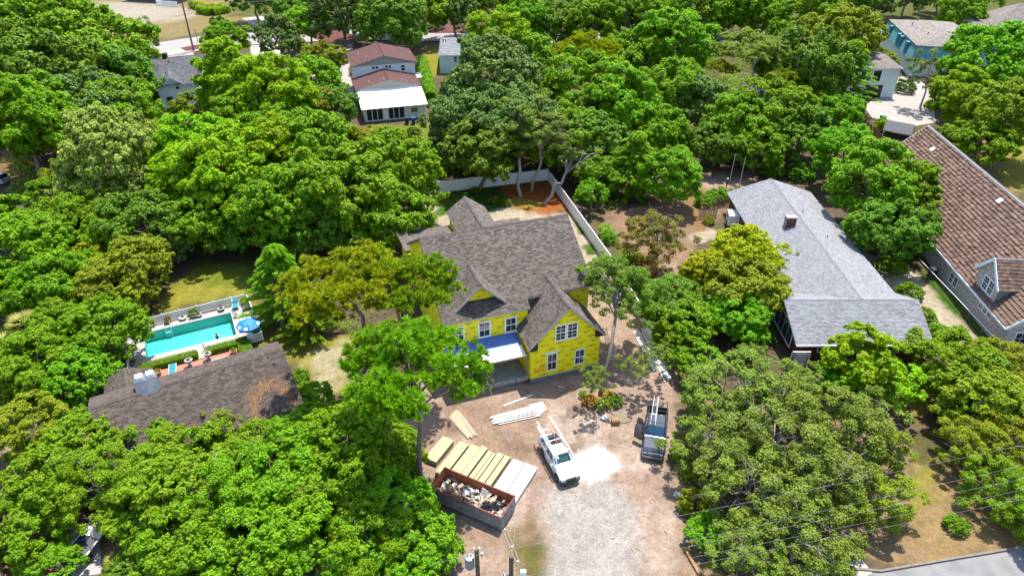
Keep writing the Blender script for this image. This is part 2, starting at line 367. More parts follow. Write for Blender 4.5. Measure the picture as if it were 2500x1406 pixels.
def unit(v): return v / (np.linalg.norm(v, axis=-1, keepdims=True) + 1e-9)
def rand_dirs(g, n): return unit(g.normal(size=(n, 3)))
def leaf_mesh(name, C, N, L, W, tone, g, axis=None, fold=0.25):
    """one diamond-shaped, slightly folded leaf per centre"""
    n = len(C)
    L = np.broadcast_to(L, (n,))[:, None]; W = np.broadcast_to(W, (n,))[:, None]
    A = g.normal(size=(n, 3)) if axis is None else axis
    A = unit(A - (A * N).sum(1, keepdims=True) * N); S = np.cross(N, A)
    V = np.empty((n, 4, 3))
    V[:, 0] = C - A * L * 0.5; V[:, 1] = C + S * W * 0.5 - A * L * 0.06 + N * W * fold; V[:, 2] = C + A * L * 0.5; V[:, 3] = C - S * W * 0.5 - A * L * 0.06 + N * W * fold
    me = bpy.data.meshes.new(name); me.vertices.add(n * 4); me.vertices.foreach_set("co", V.ravel().astype(np.float32))
    me.loops.add(n * 4); me.loops.foreach_set("vertex_index", np.arange(n * 4, dtype=np.int32)); me.polygons.add(n)
    me.polygons.foreach_set("loop_start", np.arange(0, n * 4, 4, dtype=np.int32)); me.polygons.foreach_set("loop_total", np.full(n, 4, dtype=np.int32))
    me.update()
    t = me.attributes.new("tone", 'FLOAT', 'POINT'); t.data.foreach_set("value", np.repeat(np.clip(tone, 0, 1), 4).astype(np.float32))
    return me
PROTO = {}
def crown_proto(key, seed, K=64, psize=(0.20, 0.36), shell=(0.50, 0.92), leaves=26000, L=0.074, W=0.046, sub=16, zmin=-0.55, squash=0.8, up=0.45, gap=0.0, spread=1.0, tall=1.0):
    g = np.random.default_rng(seed)
    D = rand_dirs(g, K * 4); D = D[D[:, 2] > zmin]
    # even out the directions
    keep = [0]
    for i in range(1, len(D)):
        if len(keep) >= K: break
        if np.min(np.linalg.norm(D[keep] - D[i], axis=1)) > 1.15 / math.sqrt(K): keep.append(i)
    D = D[keep]; K = len(D)
    lump = 0.84 + 0.32 * g.random(K)
    P = D * (shell[0] + (shell[1] - shell[0]) * g.random((K, 1)) ** 0.5) * lump[:, None]
    P[:, 2] *= tall; P[:, :2] *= spread
    sz = psize[0] + (psize[1] - psize[0]) * g.random(K)
    if gap: 
        on = g.random(K) > gap; P = P[on]; D = D[on]; sz = sz[on]; K = len(P)
    # small leaf clusters inside each puff
    nsub = K * sub; pi = np.repeat(np.arange(K), sub)
    sd = rand_dirs(g, nsub); sd = unit(sd + D[pi] * 0.55 + np.array([0, 0, up]))
    SP = P[pi] + sd * (sz[pi] * (0.45 + 0.55 * g.random(nsub)))[:, None] * np.array([1, 1, squash])
    ptone = g.random(K); stone = 0.55 * g.random(nsub) + 0.45 * ptone[pi]
    li = g.integers(0, nsub, leaves)
    ld = rand_dirs(g, leaves); ld = unit(ld + sd[li] * 0.5)
    rad = 0.085 * (0.35 + 0.65 * g.random(leaves))
    C = SP[li] + ld * rad[:, None]
    N = unit(ld * 0.6 + sd[li] * 0.5 + np.array([0, 0, 0.5]) + g.normal(size=(leaves, 3)) * 0.55)
    tone = 0.45 * stone[li] + 0.55 * g.random(leaves) ** 1.3
    PROTO[key] = (leaf_mesh("crown_" + key, C, N, L * (0.7 + 0.6 * g.random(leaves)), W * (0.7 + 0.6 * g.random(leaves)), tone, g), P, D)
def pine_proto(key, seed, K=44, tufts=15, needles=58, flat=0.45):
    g = np.random.default_rng(seed)
    D = rand_dirs(g, K * 5); D = D[D[:, 2] > -0.25][:K]; K = len(D)
    P = D * (0.35 + 0.6 * g.random((K, 1)) ** 0.6); P[:, 2] *= flat * 1.6
    nt = K * tufts; pi = np.repeat(np.arange(K), tufts)
    off = rand_dirs(g, nt) * (0.07 + 0.20 * g.random((nt, 1))); off[:, 2] *= 0.55
    T = P[pi] + off
    ax = unit(off * np.array([1, 1, .4]) * 2.2 + D[pi] * 0.25 + np.array([0, 0, 0.62]) + g.normal(size=(nt, 3)) * 0.15)
    nn = nt * needles; ti = np.repeat(np.arange(nt), needles)
    nd = unit(ax[ti] * 0.85 + rand_dirs(g, nn) * 0.85)
    ln = 0.10 * (0.7 + 0.5 * g.random(nn))
    C = T[ti] + nd * (ln * 0.5)[:, None]; N = unit(np.cross(nd, g.normal(size=(nn, 3))))
    tt = g.random(nt); pt = g.random(K)
    tone = 0.35 * tt[ti] + 0.3 * pt[pi][ti] + 0.35 * g.random(nn)
    PROTO[key] = (leaf_mesh("crown_" + key, C, N, ln, 0.017, tone, g, axis=nd, fold=0.1), P, D)
def frond_proto(key, seed, tiers=9, per=9):
    """soft conifer-like tree of drooping feathered sprays"""
    g = np.random.default_rng(seed); C = []; A = []; N = []; T = []; PP = []
    for t in range(tiers):
        z = -0.85 + 1.75 * t / (tiers - 1); rr = 0.95 * (1 - (t / tiers) ** 1.4) + 0.12
        for k in range(per):
            a = 2 * math.pi * (k + g.random()) / per; d = np.array([math.cos(a), math.sin(a), 0.12]); L = rr * (0.75 + 0.4 * g.random()); tn = g.random(); base = np.array([0, 0, z]); PP.append(base + d * L * 0.7)
            for s in np.linspace(0.2, 1, 26):
                p = base + d * L * s + np.array([0, 0, -0.22 * s * s + 0.1 * s])
                sd = np.array([-d[1], d[0], 0])
                for q in (-1, 1):
                    for _ in range(5):
                        ax = unit(d * 0.7 + sd * q * (0.8 + 0.3 * g.random()) + g.normal(size=3) * 0.22)
                        C.append(p + ax * 0.08 * (0.4 + 0.8 * g.random()) * (1.25 - 0.5 * s)); A.append(ax); N.append(unit(np.array([0, 0, 1.0]) + g.normal(size=3) * 0.35)); T.append(0.5 * tn + 0.5 * g.random())
    C = np.array(C); PROTO[key] = (leaf_mesh("crown_" + key, C, np.array(N), 0.10, 0.026, np.array(T), g, axis=np.array(A)), np.array(PP), unit(np.array(PP)))
def bush_proto(key, seed, leaves=16000, K=34, L=0.075, W=0.045, tall=0.8):
    crown_proto(key, seed, K=K, psize=(0.22, 0.36), shell=(0.5, 0.8), leaves=leaves, L=L, W=W, sub=12, zmin=-0.15, squash=0.85, up=0.5, tall=tall)
crown_proto("oak1", 11); crown_proto("oak2", 12, K=52, psize=(0.22, 0.42)); crown_proto("oak3", 13, K=76, psize=(0.18, 0.30), spread=1.08)
crown_proto("lime1", 21, K=84, psize=(0.15, 0.27), up=0.75, squash=0.95, leaves=28000, L=0.066, W=0.042); crown_proto("lime2", 22, K=70, psize=(0.16, 0.30), up=0.8, leaves=30000, shell=(0.4, 0.98)); crown_proto("lime3", 23, K=95, psize=(0.13, 0.24), up=0.6, leaves=32000, tall=1.15)
crown_proto("airy1", 31, K=120, psize=(0.10, 0.20), leaves=25000, L=0.048, W=0.029, gap=0.32, shell=(0.3, 1.0), sub=12); crown_proto("airy2", 32, K=110, psize=(0.10, 0.20), leaves=22000, L=0.048, W=0.029, gap=0.38, shell=(0.25, 1.02), sub=12)
crown_proto("sparse1", 33, K=60, psize=(0.11, 0.19), leaves=11000, L=0.048, W=0.026, gap=0.35, shell=(0.25, 1.0), sub=9)
crown_proto("maple1", 41, K=60, psize=(0.17, 0.28), leaves=15000, L=0.085, W=0.06, up=0.7, sub=12)
pine_proto("pine1", 51); pine_proto("pine2", 52, K=50, tufts=14); pine_proto("pine3", 53, K=30, tufts=15, needles=50)
frond_proto("frond1", 61)
bush_proto("bush1", 71); bush_proto("bush2", 72, K=26, tall=0.95); bush_proto("bush3", 73, leaves=9000, K=16, L=0.11, W=0.06)

def limb_pts(a, b, g, n=5, wob=0.08):
    a = np.array(a); b = np.array(b); L = np.linalg.norm(b - a); pts = []
    for i in range(n):
        t = i / (n - 1); p = a * (1 - t) + b * t + g.normal(size=3) * wob * L * math.sin(math.pi * t); p[2] += 0.10 * L * math.sin(math.pi * t); pts.append(p)
    return pts
TREE_N = 0
def tree(name, label, cat, base, R_h, R_v, zc, proto, leafm, bark="bark", limbs=7, thick=1.0, rot=None, group=None, shift=(0, 0), stems=1, twigs=0, reach=0.8, bend=0.03):
    """tree = Empty at the trunk foot > trunk (with its limbs), crown"""
    global TREE_N; TREE_N += 1
    g = np.random.default_rng(1000 + TREE_N)
    root = thing(name, label, cat, base, 0.0, group)
    me, P, D = PROTO[proto]
    rot = g.random() * 6.28 if rot is None else rot
    cr = link_obj("crown", me, root, (shift[0], shift[1], zc), (0, 0, rot), (R_h, R_h * (0.9 + 0.2 * g.random()), R_v))
    if not me.materials: me.materials.append(M(leafm))
    cr.material_slots[0].link = 'OBJECT'; cr.material_slots[0].material = M(leafm)
    c, s = math.cos(rot), math.sin(rot)
    W = np.stack([(P[:, 0] * c - P[:, 1] * s) * R_h + shift[0], (P[:, 0] * s + P[:, 1] * c) * R_h + shift[1], P[:, 2] * R_v + zc], -1)
    mb = MB(); r0 = max(0.06, 0.055 * R_h) * thick; fork = max(0.35 * zc, zc - 0.75 * R_v)
    for q in range(stems):
        b0 = np.array([0, 0, -0.12]) + (0 if stems == 1 else np.array([math.cos(q * 2.1), math.sin(q * 2.1), 0]) * r0 * 1.4)
        f = np.array([shift[0] * 0.55, shift[1] * 0.55, fork]) + (g.normal(size=3) * 0.06 * R_h if stems == 1 else np.array([math.cos(q * 2.1), math.sin(q * 2.1), 0]) * R_h * 0.25)
        pts = limb_pts(b0, f, g, 5, bend); mb.tube(pts, [r0 * 1.25, r0 * 1.0, r0 * 0.92, r0 * 0.86, r0 * 0.8], 8)
        top = np.array([shift[0], shift[1], zc + 0.35 * R_v]); mb.tube(limb_pts(f, top, g, 4, 0.06), [r0 * 0.8, r0 * 0.55, r0 * 0.38, r0 * 0.15], 7)
        idx = g.permutation(len(W))[:limbs]
        for j in idx:
            t = g.random() * 0.55; a = f * (1 - t) + top * t; e = a + (W[j] - a) * reach
            lp = limb_pts(a, e, g, 5, 0.07); mb.tube(lp, [r0 * 0.5, r0 * 0.38, r0 * 0.26, r0 * 0.16, r0 * 0.06], 6)
            for _ in range(twigs):
                k = g.integers(2, 5); d = rand_dirs(g, 1)[0]; d[2] = abs(d[2]) * 0.6; e2 = lp[k] + d * R_h * (0.18 + 0.22 * g.random())
                mb.tube(limb_pts(lp[k], e2, g, 4, 0.12), [r0 * 0.11, r0 * 0.08, r0 * 0.06, r0 * 0.03], 5)
    mb.build("trunk", bark, root, smooth=True)
    return root
# (x, y, crown radius in photo pixels, crown kind, leaf colour, height/radius ratio, what sets it apart)
ADJ = {"leaf_lime": "lime green", "leaf_bright": "bright green", "leaf_mid": "mid green", "leaf_dark": "dark green", "leaf_deep": "bluish dark green", "leaf_olive": "olive green", "leaf_yellow": "yellow green", "leaf_pale": "pale green", "leaf_grey": "grey green", "leaf_red": "reddish", "leaf_pine": "yellow green", "leaf_pine2": "fresh green"}
TREES = [
 # --- upper left block
 (60, 55, 120, "oak1", "leaf_mid", 2.0, "in the upper left corner of the photo"),
 (30, 165, 95, "oak2", "leaf_dark", 1.8, "at the left edge below the corner tree"),
 (150, 50, 62, "oak3", "leaf_dark", 1.9, "beside the sandy field at top left"),
 (330, 90, 46, "airy1", "leaf_dark", 2.0, "with loose crown in front of the sandy field"),
 (225, 140, 120, "oak3", "leaf_mid", 1.9, "broad one below the sandy field"),
 (110, 215, 130, "oak1", "leaf_dark", 1.8, "spreading wide in the upper left wood"),
 (290, 195, 72, "oak2", "leaf_dark", 1.9, "left of the grey roofed cottage"),
 (215, 265, 95, "oak3", "leaf_deep", 1.8, "in the middle of the upper left wood"),
 (50, 300, 110, "lime2", "leaf_bright", 1.9, "at the left edge above the parked car"),
 (130, 330, 80, "oak1", "leaf_mid", 1.9, "right of the bright one above the parked car"),
 (85, 345, 50, "lime1", "leaf_bright", 1.8, "shading the parked car at the left edge"),
 (300, 275, 80, "lime1", "leaf_mid", 1.9, "below the grey roofed cottage"),
 (270, 395, 115, "oak2", "leaf_pale", 1.9, "with pale blossom-like leaves in the left wood"),
 (350, 345, 60, "oak3", "leaf_olive", 1.9, "just above the pale one in the left wood"),
 (185, 435, 56, "oak3", "leaf_olive", 1.8, "left of the pale one in the left wood"),
 # --- lime trees behind the pool
 (470, 365, 82, "lime1", "leaf_lime", 2.2, "with upright tufts below the cottage's back door"),
 (545, 415, 100, "lime2", "leaf_lime", 2.2, "with upright tufts in the middle of the left wood"),
 (455, 455, 85, "lime3", "leaf_lime", 2.0, "left of centre in the left wood"),
 (590, 500, 85, "lime2", "leaf_bright", 2.0, "above the lawn behind the pool"),
 (500, 545, 80, "oak1", "leaf_mid", 1.8, "at the upper edge of the pool lawn"),
 (575, 205, 88, "lime3", "leaf_lime", 2.0, "right beside the grey roofed cottage"),
 (470, 265, 42, "lime1", "leaf_olive", 1.9, "leaning over the cottage roof"),
 (665, 235, 92, "lime1", "leaf_lime", 2.0, "large, between the cottage and the maroon roofed house"),
 (600, 290, 75, "lime2", "leaf_bright", 1.9, "under the large lime one near the cottage"),
 (720, 265, 70, "oak1", "leaf_olive", 1.9, "between the cottage and the screened porch"),
 (785, 145, 45, "oak3", "leaf_olive", 2.0, "rusty olive, beside the maroon roofed house's drive"),
 (765, 205, 60, "oak2", "leaf_mid", 1.9, "left of the maroon roofed house"),
 (805, 268, 58, "oak1", "leaf_dark", 1.8, "left of the screened porch"),
 (553, 98, 46, "oak1", "leaf_bright", 1.9, "small round one beside the far road and pole"),
 (678, 95, 52, "oak2", "leaf_deep", 2.0, "on the verge of the far road"),
 (752, 62, 48, "lime1", "leaf_lime", 2.0, "slender one beyond the far road"),
 (712, 22, 38, "oak3", "leaf_dark", 2.0, "beside the driveway beyond the far road"),
 (830, 30, 75, "oak2", "leaf_deep", 1.8, "over the red mulch bed beyond the far road"),
 (955, 62, 76, "oak1", "leaf_dark", 1.9, "directly behind the maroon roofed house"),
 (905, 15, 60, "oak3", "leaf_dark", 1.9, "at the top edge left of centre"),
 (1010, 15, 70, "oak2", "leaf_mid", 1.9, "at the top edge behind the maroon roofed house"),
 (1110, 25, 55, "oak1", "leaf_deep", 1.9, "at the top edge by the red mulch bed"),
 # --- left of the construction house
 (765, 375, 100, "oak1", "leaf_mid", 2.1, "with bare limbs showing, below the screened porch"),
 (660, 400, 95, "lime3", "leaf_lime", 2.1, "below the olive one left of the porch"),
 (890, 395, 88, "oak3", "leaf_olive", 2.0, "in front of the screened porch lawn"),
 (960, 430, 100, "oak2", "leaf_bright", 2.0, "reaching over the left end of the white fence"),
 (840, 470, 115, "lime2", "leaf_mid", 2.0, "up-left of the new house"),
 (720, 500, 105, "oak1", "leaf_mid", 2.0, "in the wood left of the new house"),
 (950, 525, 85, "oak3", "leaf_mid", 2.0, "beside the left wing of the new house"),
 (625, 545, 72, "oak2", "leaf_dark", 1.9, "shading the pool lawn"),
 (800, 560, 85, "oak1", "leaf_dark", 1.8, "behind the twin pines"),
 (880, 590, 60, "oak3", "leaf_dark", 1.8, "between the pines and the new house"),
 # --- left edge, middle
 (230, 500, 75, "lime2", "leaf_mid", 1.8, "below the pale one in the left wood"),
 (120, 475, 46, "bush2", "leaf_bright", 1.9, "round vine covered one beside the parked car"),
 (350, 540, 88, "oak3", "leaf_dark", 1.8, "with glossy leaves left of the pool lawn"),
 (420, 590, 58, "airy1", "leaf_deep", 1.8, "at the left corner of the pool lawn"),
 (30, 548, 68, "lime3", "leaf_bright", 1.7, "at the left edge below the parked car"),
 (170, 560, 85, "oak1", "leaf_bright", 1.7, "vine covered, left of the pool lawn"),
 (60, 620, 95, "oak2", "leaf_bright", 1.7, "vine draped, at the left edge level with the pool lawn"),
 (260, 590, 60, "oak1", "leaf_lime", 1.8, "above the yellow tipped one"),
 (215, 635, 48, "lime1", "leaf_yellow", 1.9, "yellow tipped one left of the pool lawn"),
 (330, 655, 80, "oak1", "leaf_olive", 1.8, "up-left of the white pool fence"),
 (150, 690, 85, "oak3", "leaf_bright", 1.7, "left of the white pool fence"),
 (270, 715, 75, "oak2", "leaf_olive", 1.7, "at the upper left corner of the pool fence"),
 (40, 720, 70, "lime2", "leaf_bright", 1.6, "above the palmetto at the left edge"),
 (250, 810, 85, "oak1", "leaf_bright", 1.8, "overhanging the left side of the pool deck"),
 (150, 800, 70, "oak2", "leaf_mid", 1.7, "right of the palmetto"),
 (100, 880, 85, "oak3", "leaf_bright", 1.7, "left of the satellite dish"),
 (190, 930, 75, "oak1", "leaf_bright", 1.7, "just below the satellite dish"),
 (30, 930, 60, "oak2", "leaf_mid", 1.7, "at the left edge above the small lawn"),
 # --- front left mass
 (80, 1045, 80, "lime1", "leaf_olive", 1.8, "yellowish one at the lower left lawn"),
 (200, 1090, 84, "oak2", "leaf_mid", 1.7, "left of the pool house roof's lower edge"),
 (390, 1045, 52, "oak3", "leaf_mid", 2.1, "rising over the lower edge of the pool house roof"),
 (330, 1150, 98, "airy1", "leaf_mid", 1.6, "left one below the pool house"),
 (475, 1138, 98, "oak3", "leaf_mid", 1.7, "middle one below the pool house"),
 (535, 1040, 46, "airy2", "leaf_pale", 2.2, "thin topped one crossing the pool house eave"),
 (620, 1118, 86, "airy1", "leaf_mid", 1.7, "right one below the pool house"),
 (750, 1062, 72, "oak1", "leaf_bright", 1.8, "at the right end of the pool house roof"),
 (770, 970, 45, "bush1", "leaf_bright", 1.6, "small one at the pool house's right corner"),
 (840, 1090, 105, "oak2", "leaf_bright", 1.8, "left of the tall pine trunk"),
 (950, 1110, 75, "oak3", "leaf_mid", 1.7, "tucked behind the pine trunk"),
 (130, 1180, 100, "oak1", "leaf_mid", 1.7, "in the lower left above the bricked edging"),
 (250, 1200, 105, "airy1", "leaf_mid", 1.7, "shading the white boat"),
 (400, 1220, 110, "oak2", "leaf_mid", 1.7, "right of the white boat"),
 (550, 1210, 115, "airy2", "leaf_bright", 1.7, "in the centre of the lower left canopy"),
 (700, 1170, 110, "oak3", "leaf_bright", 1.7, "in the lower left canopy below the pool house corner"),
 (830, 1220, 110, "oak1", "leaf_bright", 1.7, "left of the dumpster"),
 (960, 1235, 85, "lime3", "leaf_bright", 1.7, "touching the dumpster's left end"),
 (60, 1290, 90, "oak3", "leaf_mid", 1.5, "in the lower left corner"),
 (460, 1330, 110, "oak1", "leaf_bright", 1.6, "at the bottom edge right of the white boat"),
 (610, 1340, 110, "oak3", "leaf_mid", 1.6, "at the bottom edge, second right of the white boat"),
 (760, 1340, 120, "oak2", "leaf_bright", 1.6, "at the bottom edge, left of the pole's neighbour"),
 (900, 1330, 110, "airy1", "leaf_bright", 1.6, "at the bottom edge below the dumpster"),
 (1020, 1320, 85, "oak1", "leaf_bright", 1.6, "nearest the utility pole at the bottom"),
 (990, 1400, 90, "oak3", "leaf_bright", 1.4, "cut by the bottom edge near the utility pole"),
 (150, 1385, 60, "bush2", "leaf_mid", 1.3, "low one in the lower left beside the boat"),
 (330, 1385, 60, "bush1", "leaf_dark", 1.3, "low dark one at the bottom edge by the boat"),
 # --- top centre
 (1200, 225, 112, "oak2", "leaf_deep", 2.0, "large, above the white fence's back run"),
 (1130, 305, 82, "oak1", "leaf_deep", 2.0, "right of the maroon roofed house's lawn"),
 (1250, 300, 95, "oak3", "leaf_deep", 2.0, "behind the bare limbed oaks"),
 (1170, 375, 85, "oak1", "leaf_dark", 1.8, "standing over the middle of the back fence"),
 (1085, 370, 45, "airy1", "leaf_dark", 1.7, "over the left part of the back fence"),
 (1215, 100, 70, "lime1", "leaf_lime", 2.1, "right of the small white house by the road"),
 (1290, 150, 62, "oak2", "leaf_mid", 1.9, "between the small white house and the white shed"),
 (1320, 225, 62, "oak1", "leaf_dark", 1.9, "below the white shed"),
 (1285, 60, 62, "oak1", "leaf_bright", 2.0, "at top centre beyond the lime one"),
 (1360, 60, 65, "oak3", "leaf_dark", 1.9, "at top centre, dark"),
 (1440, 225, 95, "lime2", "leaf_bright", 2.0, "right of centre in the back wood"),
 (1520, 270, 85, "lime3", "leaf_bright", 2.0, "in the back wood above the right fence"),
 (1370, 330, 80, "oak3", "leaf_mid", 1.9, "behind the fence's back corner"),
 (1440, 350, 75, "oak2", "leaf_dark", 1.8, "right behind the fence corner"),
 (1450, 60, 65, "lime1", "leaf_bright", 2.0, "at the top behind the yellow pine"),
 (1530, 40, 75, "oak2", "leaf_mid", 1.9, "at the top right of centre"),
 (1640, 110, 85, "lime2", "leaf_bright", 2.1, "tall, right of the yellow pine"),
 (1550, 140, 70, "oak3", "leaf_mid", 1.9, "beside the yellow pine"),
 (1640, 225, 75, "lime1", "leaf_bright", 2.0, "in the back wood above the carport drive"),
 (1590, 320, 70, "oak1", "leaf_bright", 1.9, "over the carport drive's far end"),
 (1710, 260, 65, "oak2", "leaf_deep", 2.0, "left of the open branched pine"),
 (1720, 30, 90, "oak1", "leaf_mid", 1.9, "at the top, left of the open branched pine"),
 (1830, 20, 80, "oak3", "leaf_mid", 1.9, "at the top, behind the open branched pine"),
 (1550, 400, 72, "frond1", "leaf_mid", 2.1, "feathery one right of the white fence"),
 (1630, 430, 70, "lime3", "leaf_bright", 1.9, "spreading over the wooden picket fence"),
 (1445, 480, 42, "bush2", "leaf_bright", 1.8, "small one outside the white fence"),
 (1470, 430, 50, "oak1", "leaf_mid", 1.8, "outside the white fence's back corner"),
 # --- top right
 (1800, 300, 70, "lime1", "leaf_mid", 2.0, "below the open branched pine"),
 (1890, 270, 78, "lime2", "leaf_mid", 2.0, "right of the teal shed"),
 (1750, 350, 60, "oak3", "leaf_dark", 1.8, "above the bare yard with posts"),
 (1850, 360, 62, "oak1", "leaf_mid", 1.8, "behind the grey roofed house's peak"),
 (1960, 330, 70, "oak2", "leaf_dark", 1.8, "right of the grey roofed house's peak"),
 (1960, 160, 90, "oak3", "leaf_dark", 2.0, "dark one left of the garage"),
 (2055, 100, 78, "oak1", "leaf_olive", 1.9, "broad one left of the turquoise mansard"),
 (2145, 160, 38, "oak2", "leaf_olive", 1.8, "against the turquoise mansard"),
 (1975, 55, 75, "oak2", "leaf_mid", 1.9, "at the top behind the broad olive one"),
 (2075, 175, 62, "frond1", "leaf_bright", 2.4, "tall slender one in front of the garage"),
 (2045, 270, 52, "oak3", "leaf_bright", 1.9, "left of the concrete drive"),
 (2275, 175, 58, "sparse1", "leaf_grey", 2.2, "thin one beside the turquoise mansard"),
 (2140, 15, 36, "oak1", "leaf_deep", 1.8, "at the top above the turquoise mansard"),
 (2300, -8, 40, "oak3", "leaf_mid", 1.8, "at the top right of the turquoise mansard"),
 (2345, 38, 48, "lime1", "leaf_bright", 1.9, "beside the blue walled house"),
 (2425, 165, 108, "lime2", "leaf_bright", 2.1, "very large, at the right edge"),
 (2345, 245, 68, "lime3", "leaf_lime", 2.0, "left of the very large one"),
 (2460, 290, 90, "oak1", "leaf_mid", 1.9, "at the right edge over the brown tiled roof"),
 (2395, 350, 66, "oak3", "leaf_mid", 1.8, "behind the brown tiled roof's ridge"),
 # --- between the grey and brown houses
 (2065, 375, 72, "oak1", "leaf_bright", 2.0, "behind the brown tiled roof's left end"),
 (2130, 450, 95, "lime3", "leaf_mid", 2.0, "tall, between the grey and brown roofs"),
 (2215, 470, 75, "oak2", "leaf_mid", 2.0, "against the brown tiled roof"),
 (2170, 560, 80, "oak3", "leaf_dark", 1.9, "low dark one between the grey and brown roofs"),
 (2240, 540, 55, "oak1", "leaf_dark", 1.9, "over the brown roof's eave"),
 # --- left of the grey house
 (1818, 628, 78, "oak1", "leaf_yellow", 1.9, "large, left of the grey roof"),
 (1735, 672, 62, "oak2", "leaf_yellow", 1.8, "beside the drive to the van"),
 (1820, 700, 82, "oak3", "leaf_olive", 1.8, "left of the grey roof's front wing"),
 (1900, 640, 42, "sparse1", "leaf_grey", 2.2, "thin topped one against the grey roof"),
 (1800, 780, 70, "oak1", "leaf_bright", 1.6, "at the front wing's left gable"),
 (1885, 590, 26, "bush2", "leaf_bright", 2.0, "behind the large yellow one beside the van"),
 (1600, 590, 80, "airy2", "leaf_red", 2.0, "crape myrtle with red blossom beside the drive"),
 # --- holly bank beside the lot
 (1640, 740, 70, "oak3", "leaf_dark", 1.6, "upper part of the bank right of the lot"),
 (1670, 800, 72, "oak1", "leaf_mid", 1.5, "middle of the bank right of the lot"),
 (1700, 880, 58, "bush1", "leaf_mid", 1.6, "round one at the bottom of the bank right of the lot"),
 (1838, 872, 42, "airy2", "leaf_grey", 1.7, "grey one in front of the lattice"),
 # --- lower right live oaks
 (1790, 960, 105, "airy1", "leaf_grey", 1.7, "live oak right of the black pickup"),
 (1925, 950, 84, "airy2", "leaf_grey", 1.7, "twiggy live oak below the grey roofed house"),
 (1760, 1090, 105, "airy2", "leaf_grey", 1.6, "live oak right of the pale drive's top"),
 (1900, 1060, 125, "airy1", "leaf_grey", 1.7, "live oak in the middle of the lower right"),
 (2060, 1050, 115, "airy2", "leaf_grey", 1.7, "live oak left of the small yellow lawn"),
 (2135, 1085, 74, "airy1", "leaf_olive", 1.6, "live oak beside the small yellow lawn"),
 (1850, 1200, 120, "airy1", "leaf_grey", 1.6, "live oak crossed by the wires on the left"),
 (2020, 1190, 120, "airy2", "leaf_grey", 1.6, "live oak crossed by the wires in the middle"),
 (2140, 1220, 85, "airy1", "leaf_olive", 1.6, "live oak above the kerb's bend"),
 (1950, 1320, 110, "airy1", "leaf_grey", 1.5, "live oak at the bottom edge left of the street"),
 (1820, 1340, 90, "airy2", "leaf_grey", 1.4, "live oak at the bottom edge right of the drive"),
 (1730, 1300, 48, "bush1", "leaf_bright", 1.3, "bright low one beside the pale drive"),
 (2110, 880, 85, "maple1", "leaf_lime", 1.9, "maple in front of the grey front wing"),
 (2165, 935, 70, "maple1", "leaf_lime", 1.8, "maple nearer the small yellow lawn"),
 (2060, 930, 55, "maple1", "leaf_bright", 1.7, "low maple left of its twin"),
 (2330, 890, 90, "oak3", "leaf_mid", 1.7, "below the brick house's corner"),
 (2430, 900, 75, "oak1", "leaf_olive", 1.6, "at the right edge below the brick house"),
 (2330, 965, 62, "airy1", "leaf_mid", 1.7, "right of the small yellow lawn"),
 (2400, 990, 95, "lime3", "leaf_olive", 1.6, "at the right edge level with the yellow lawn"),
 (2385, 1090, 82, "airy2", "leaf_olive", 1.6, "above the street verge"),
 (2460, 1090, 85, "airy1", "leaf_olive", 1.6, "at the right edge above the street verge"),
 (2440, 1190, 90, "airy2", "leaf_mid", 1.5, "nearest the street at the right edge"),
]
TREES += [
 (1990, 0, 55, "oak1", "leaf_mid", 1.9, "at the top edge left of the turquoise mansard's tree"),
 (2075, -8, 52, "oak3", "leaf_dark", 1.9, "at the very top above the broad olive one"),
 (2215, -12, 45, "oak2", "leaf_deep", 1.9, "at the very top above the turquoise mansard's roof"),
 (2400, -20, 50, "lime1", "leaf_mid", 1.9, "at the very top beside the blue walled house"),
 (620, -10, 52, "oak2", "leaf_dark", 1.9, "at the very top left of the far drive"),
 (780, -15, 55, "oak1", "leaf_deep", 1.9, "at the very top right of the far drive"),
 (1200, 0, 55, "oak3", "leaf_mid", 1.9, "at the top edge above the small white house"),
 (1270, -15, 50, "oak2", "leaf_dark", 1.9, "at the very top, left of centre right"),
 (1600, -15, 60, "oak1", "leaf_mid", 1.9, "at the very top, right of centre"),
 (1900, -15, 55, "oak2", "leaf_dark", 1.9, "at the very top above the open branched pine"),
 (650, 330, 70, "lime2", "leaf_bright", 2.0, "between the two rows of lime trees"),
 (560, 330, 55, "oak3", "leaf_mid", 1.9, "in the gap left of the two lime rows"),
 (700, 320, 58, "oak1", "leaf_olive", 1.9, "below the olive one near the screened porch"),
 (2560, 1255, 90, "airy1", "leaf_mid", 1.6, "beyond the right edge, shading the street"),
]
for (px, py, rp, pr, lm, hr, where) in TREES:
    rp *= 1.10; d0 = depth_of(at(px, py, 6.0)); Rr = rp * d0 / FPX
    if pr.startswith("bush"): Rv = Rr * 0.9; h = Rr * hr
    else: Rv = Rr * (1.05 if pr == "frond1" else 0.85); h = min(max(Rr * hr, 3.0), 17.0)
    zc = max(h - Rv * 0.95, Rv * 0.75)
    d0 = depth_of(at(px, py, zc)); Rr = rp * d0 / FPX; p = at(px, py, zc)
    kind = "bush" if pr.startswith("bush") and rp < 62 else "tree"
    nm = {"oak": "oak_tree", "lim": "leafy_tree", "air": "live_oak_tree", "map": "maple_tree", "fro": "feathery_tree", "spa": "thin_tree", "bus": "bush"}[pr[:3]]
    air = pr.startswith(("airy", "sparse"))
    tree(nm, "%s %s %s" % (ADJ[lm], kind if not where.startswith(("live oak", "maple", "crape", "twiggy")) else "tree,", where), kind, (p.x, p.y, 0), Rr, Rv, zc, pr, lm, "bark_grey" if air else "bark", limbs=20 if air else 7, twigs=7 if lm == "leaf_grey" else (4 if air else 0), thick=0.7 if air else 1.0, reach=1.1 if air else 0.8)
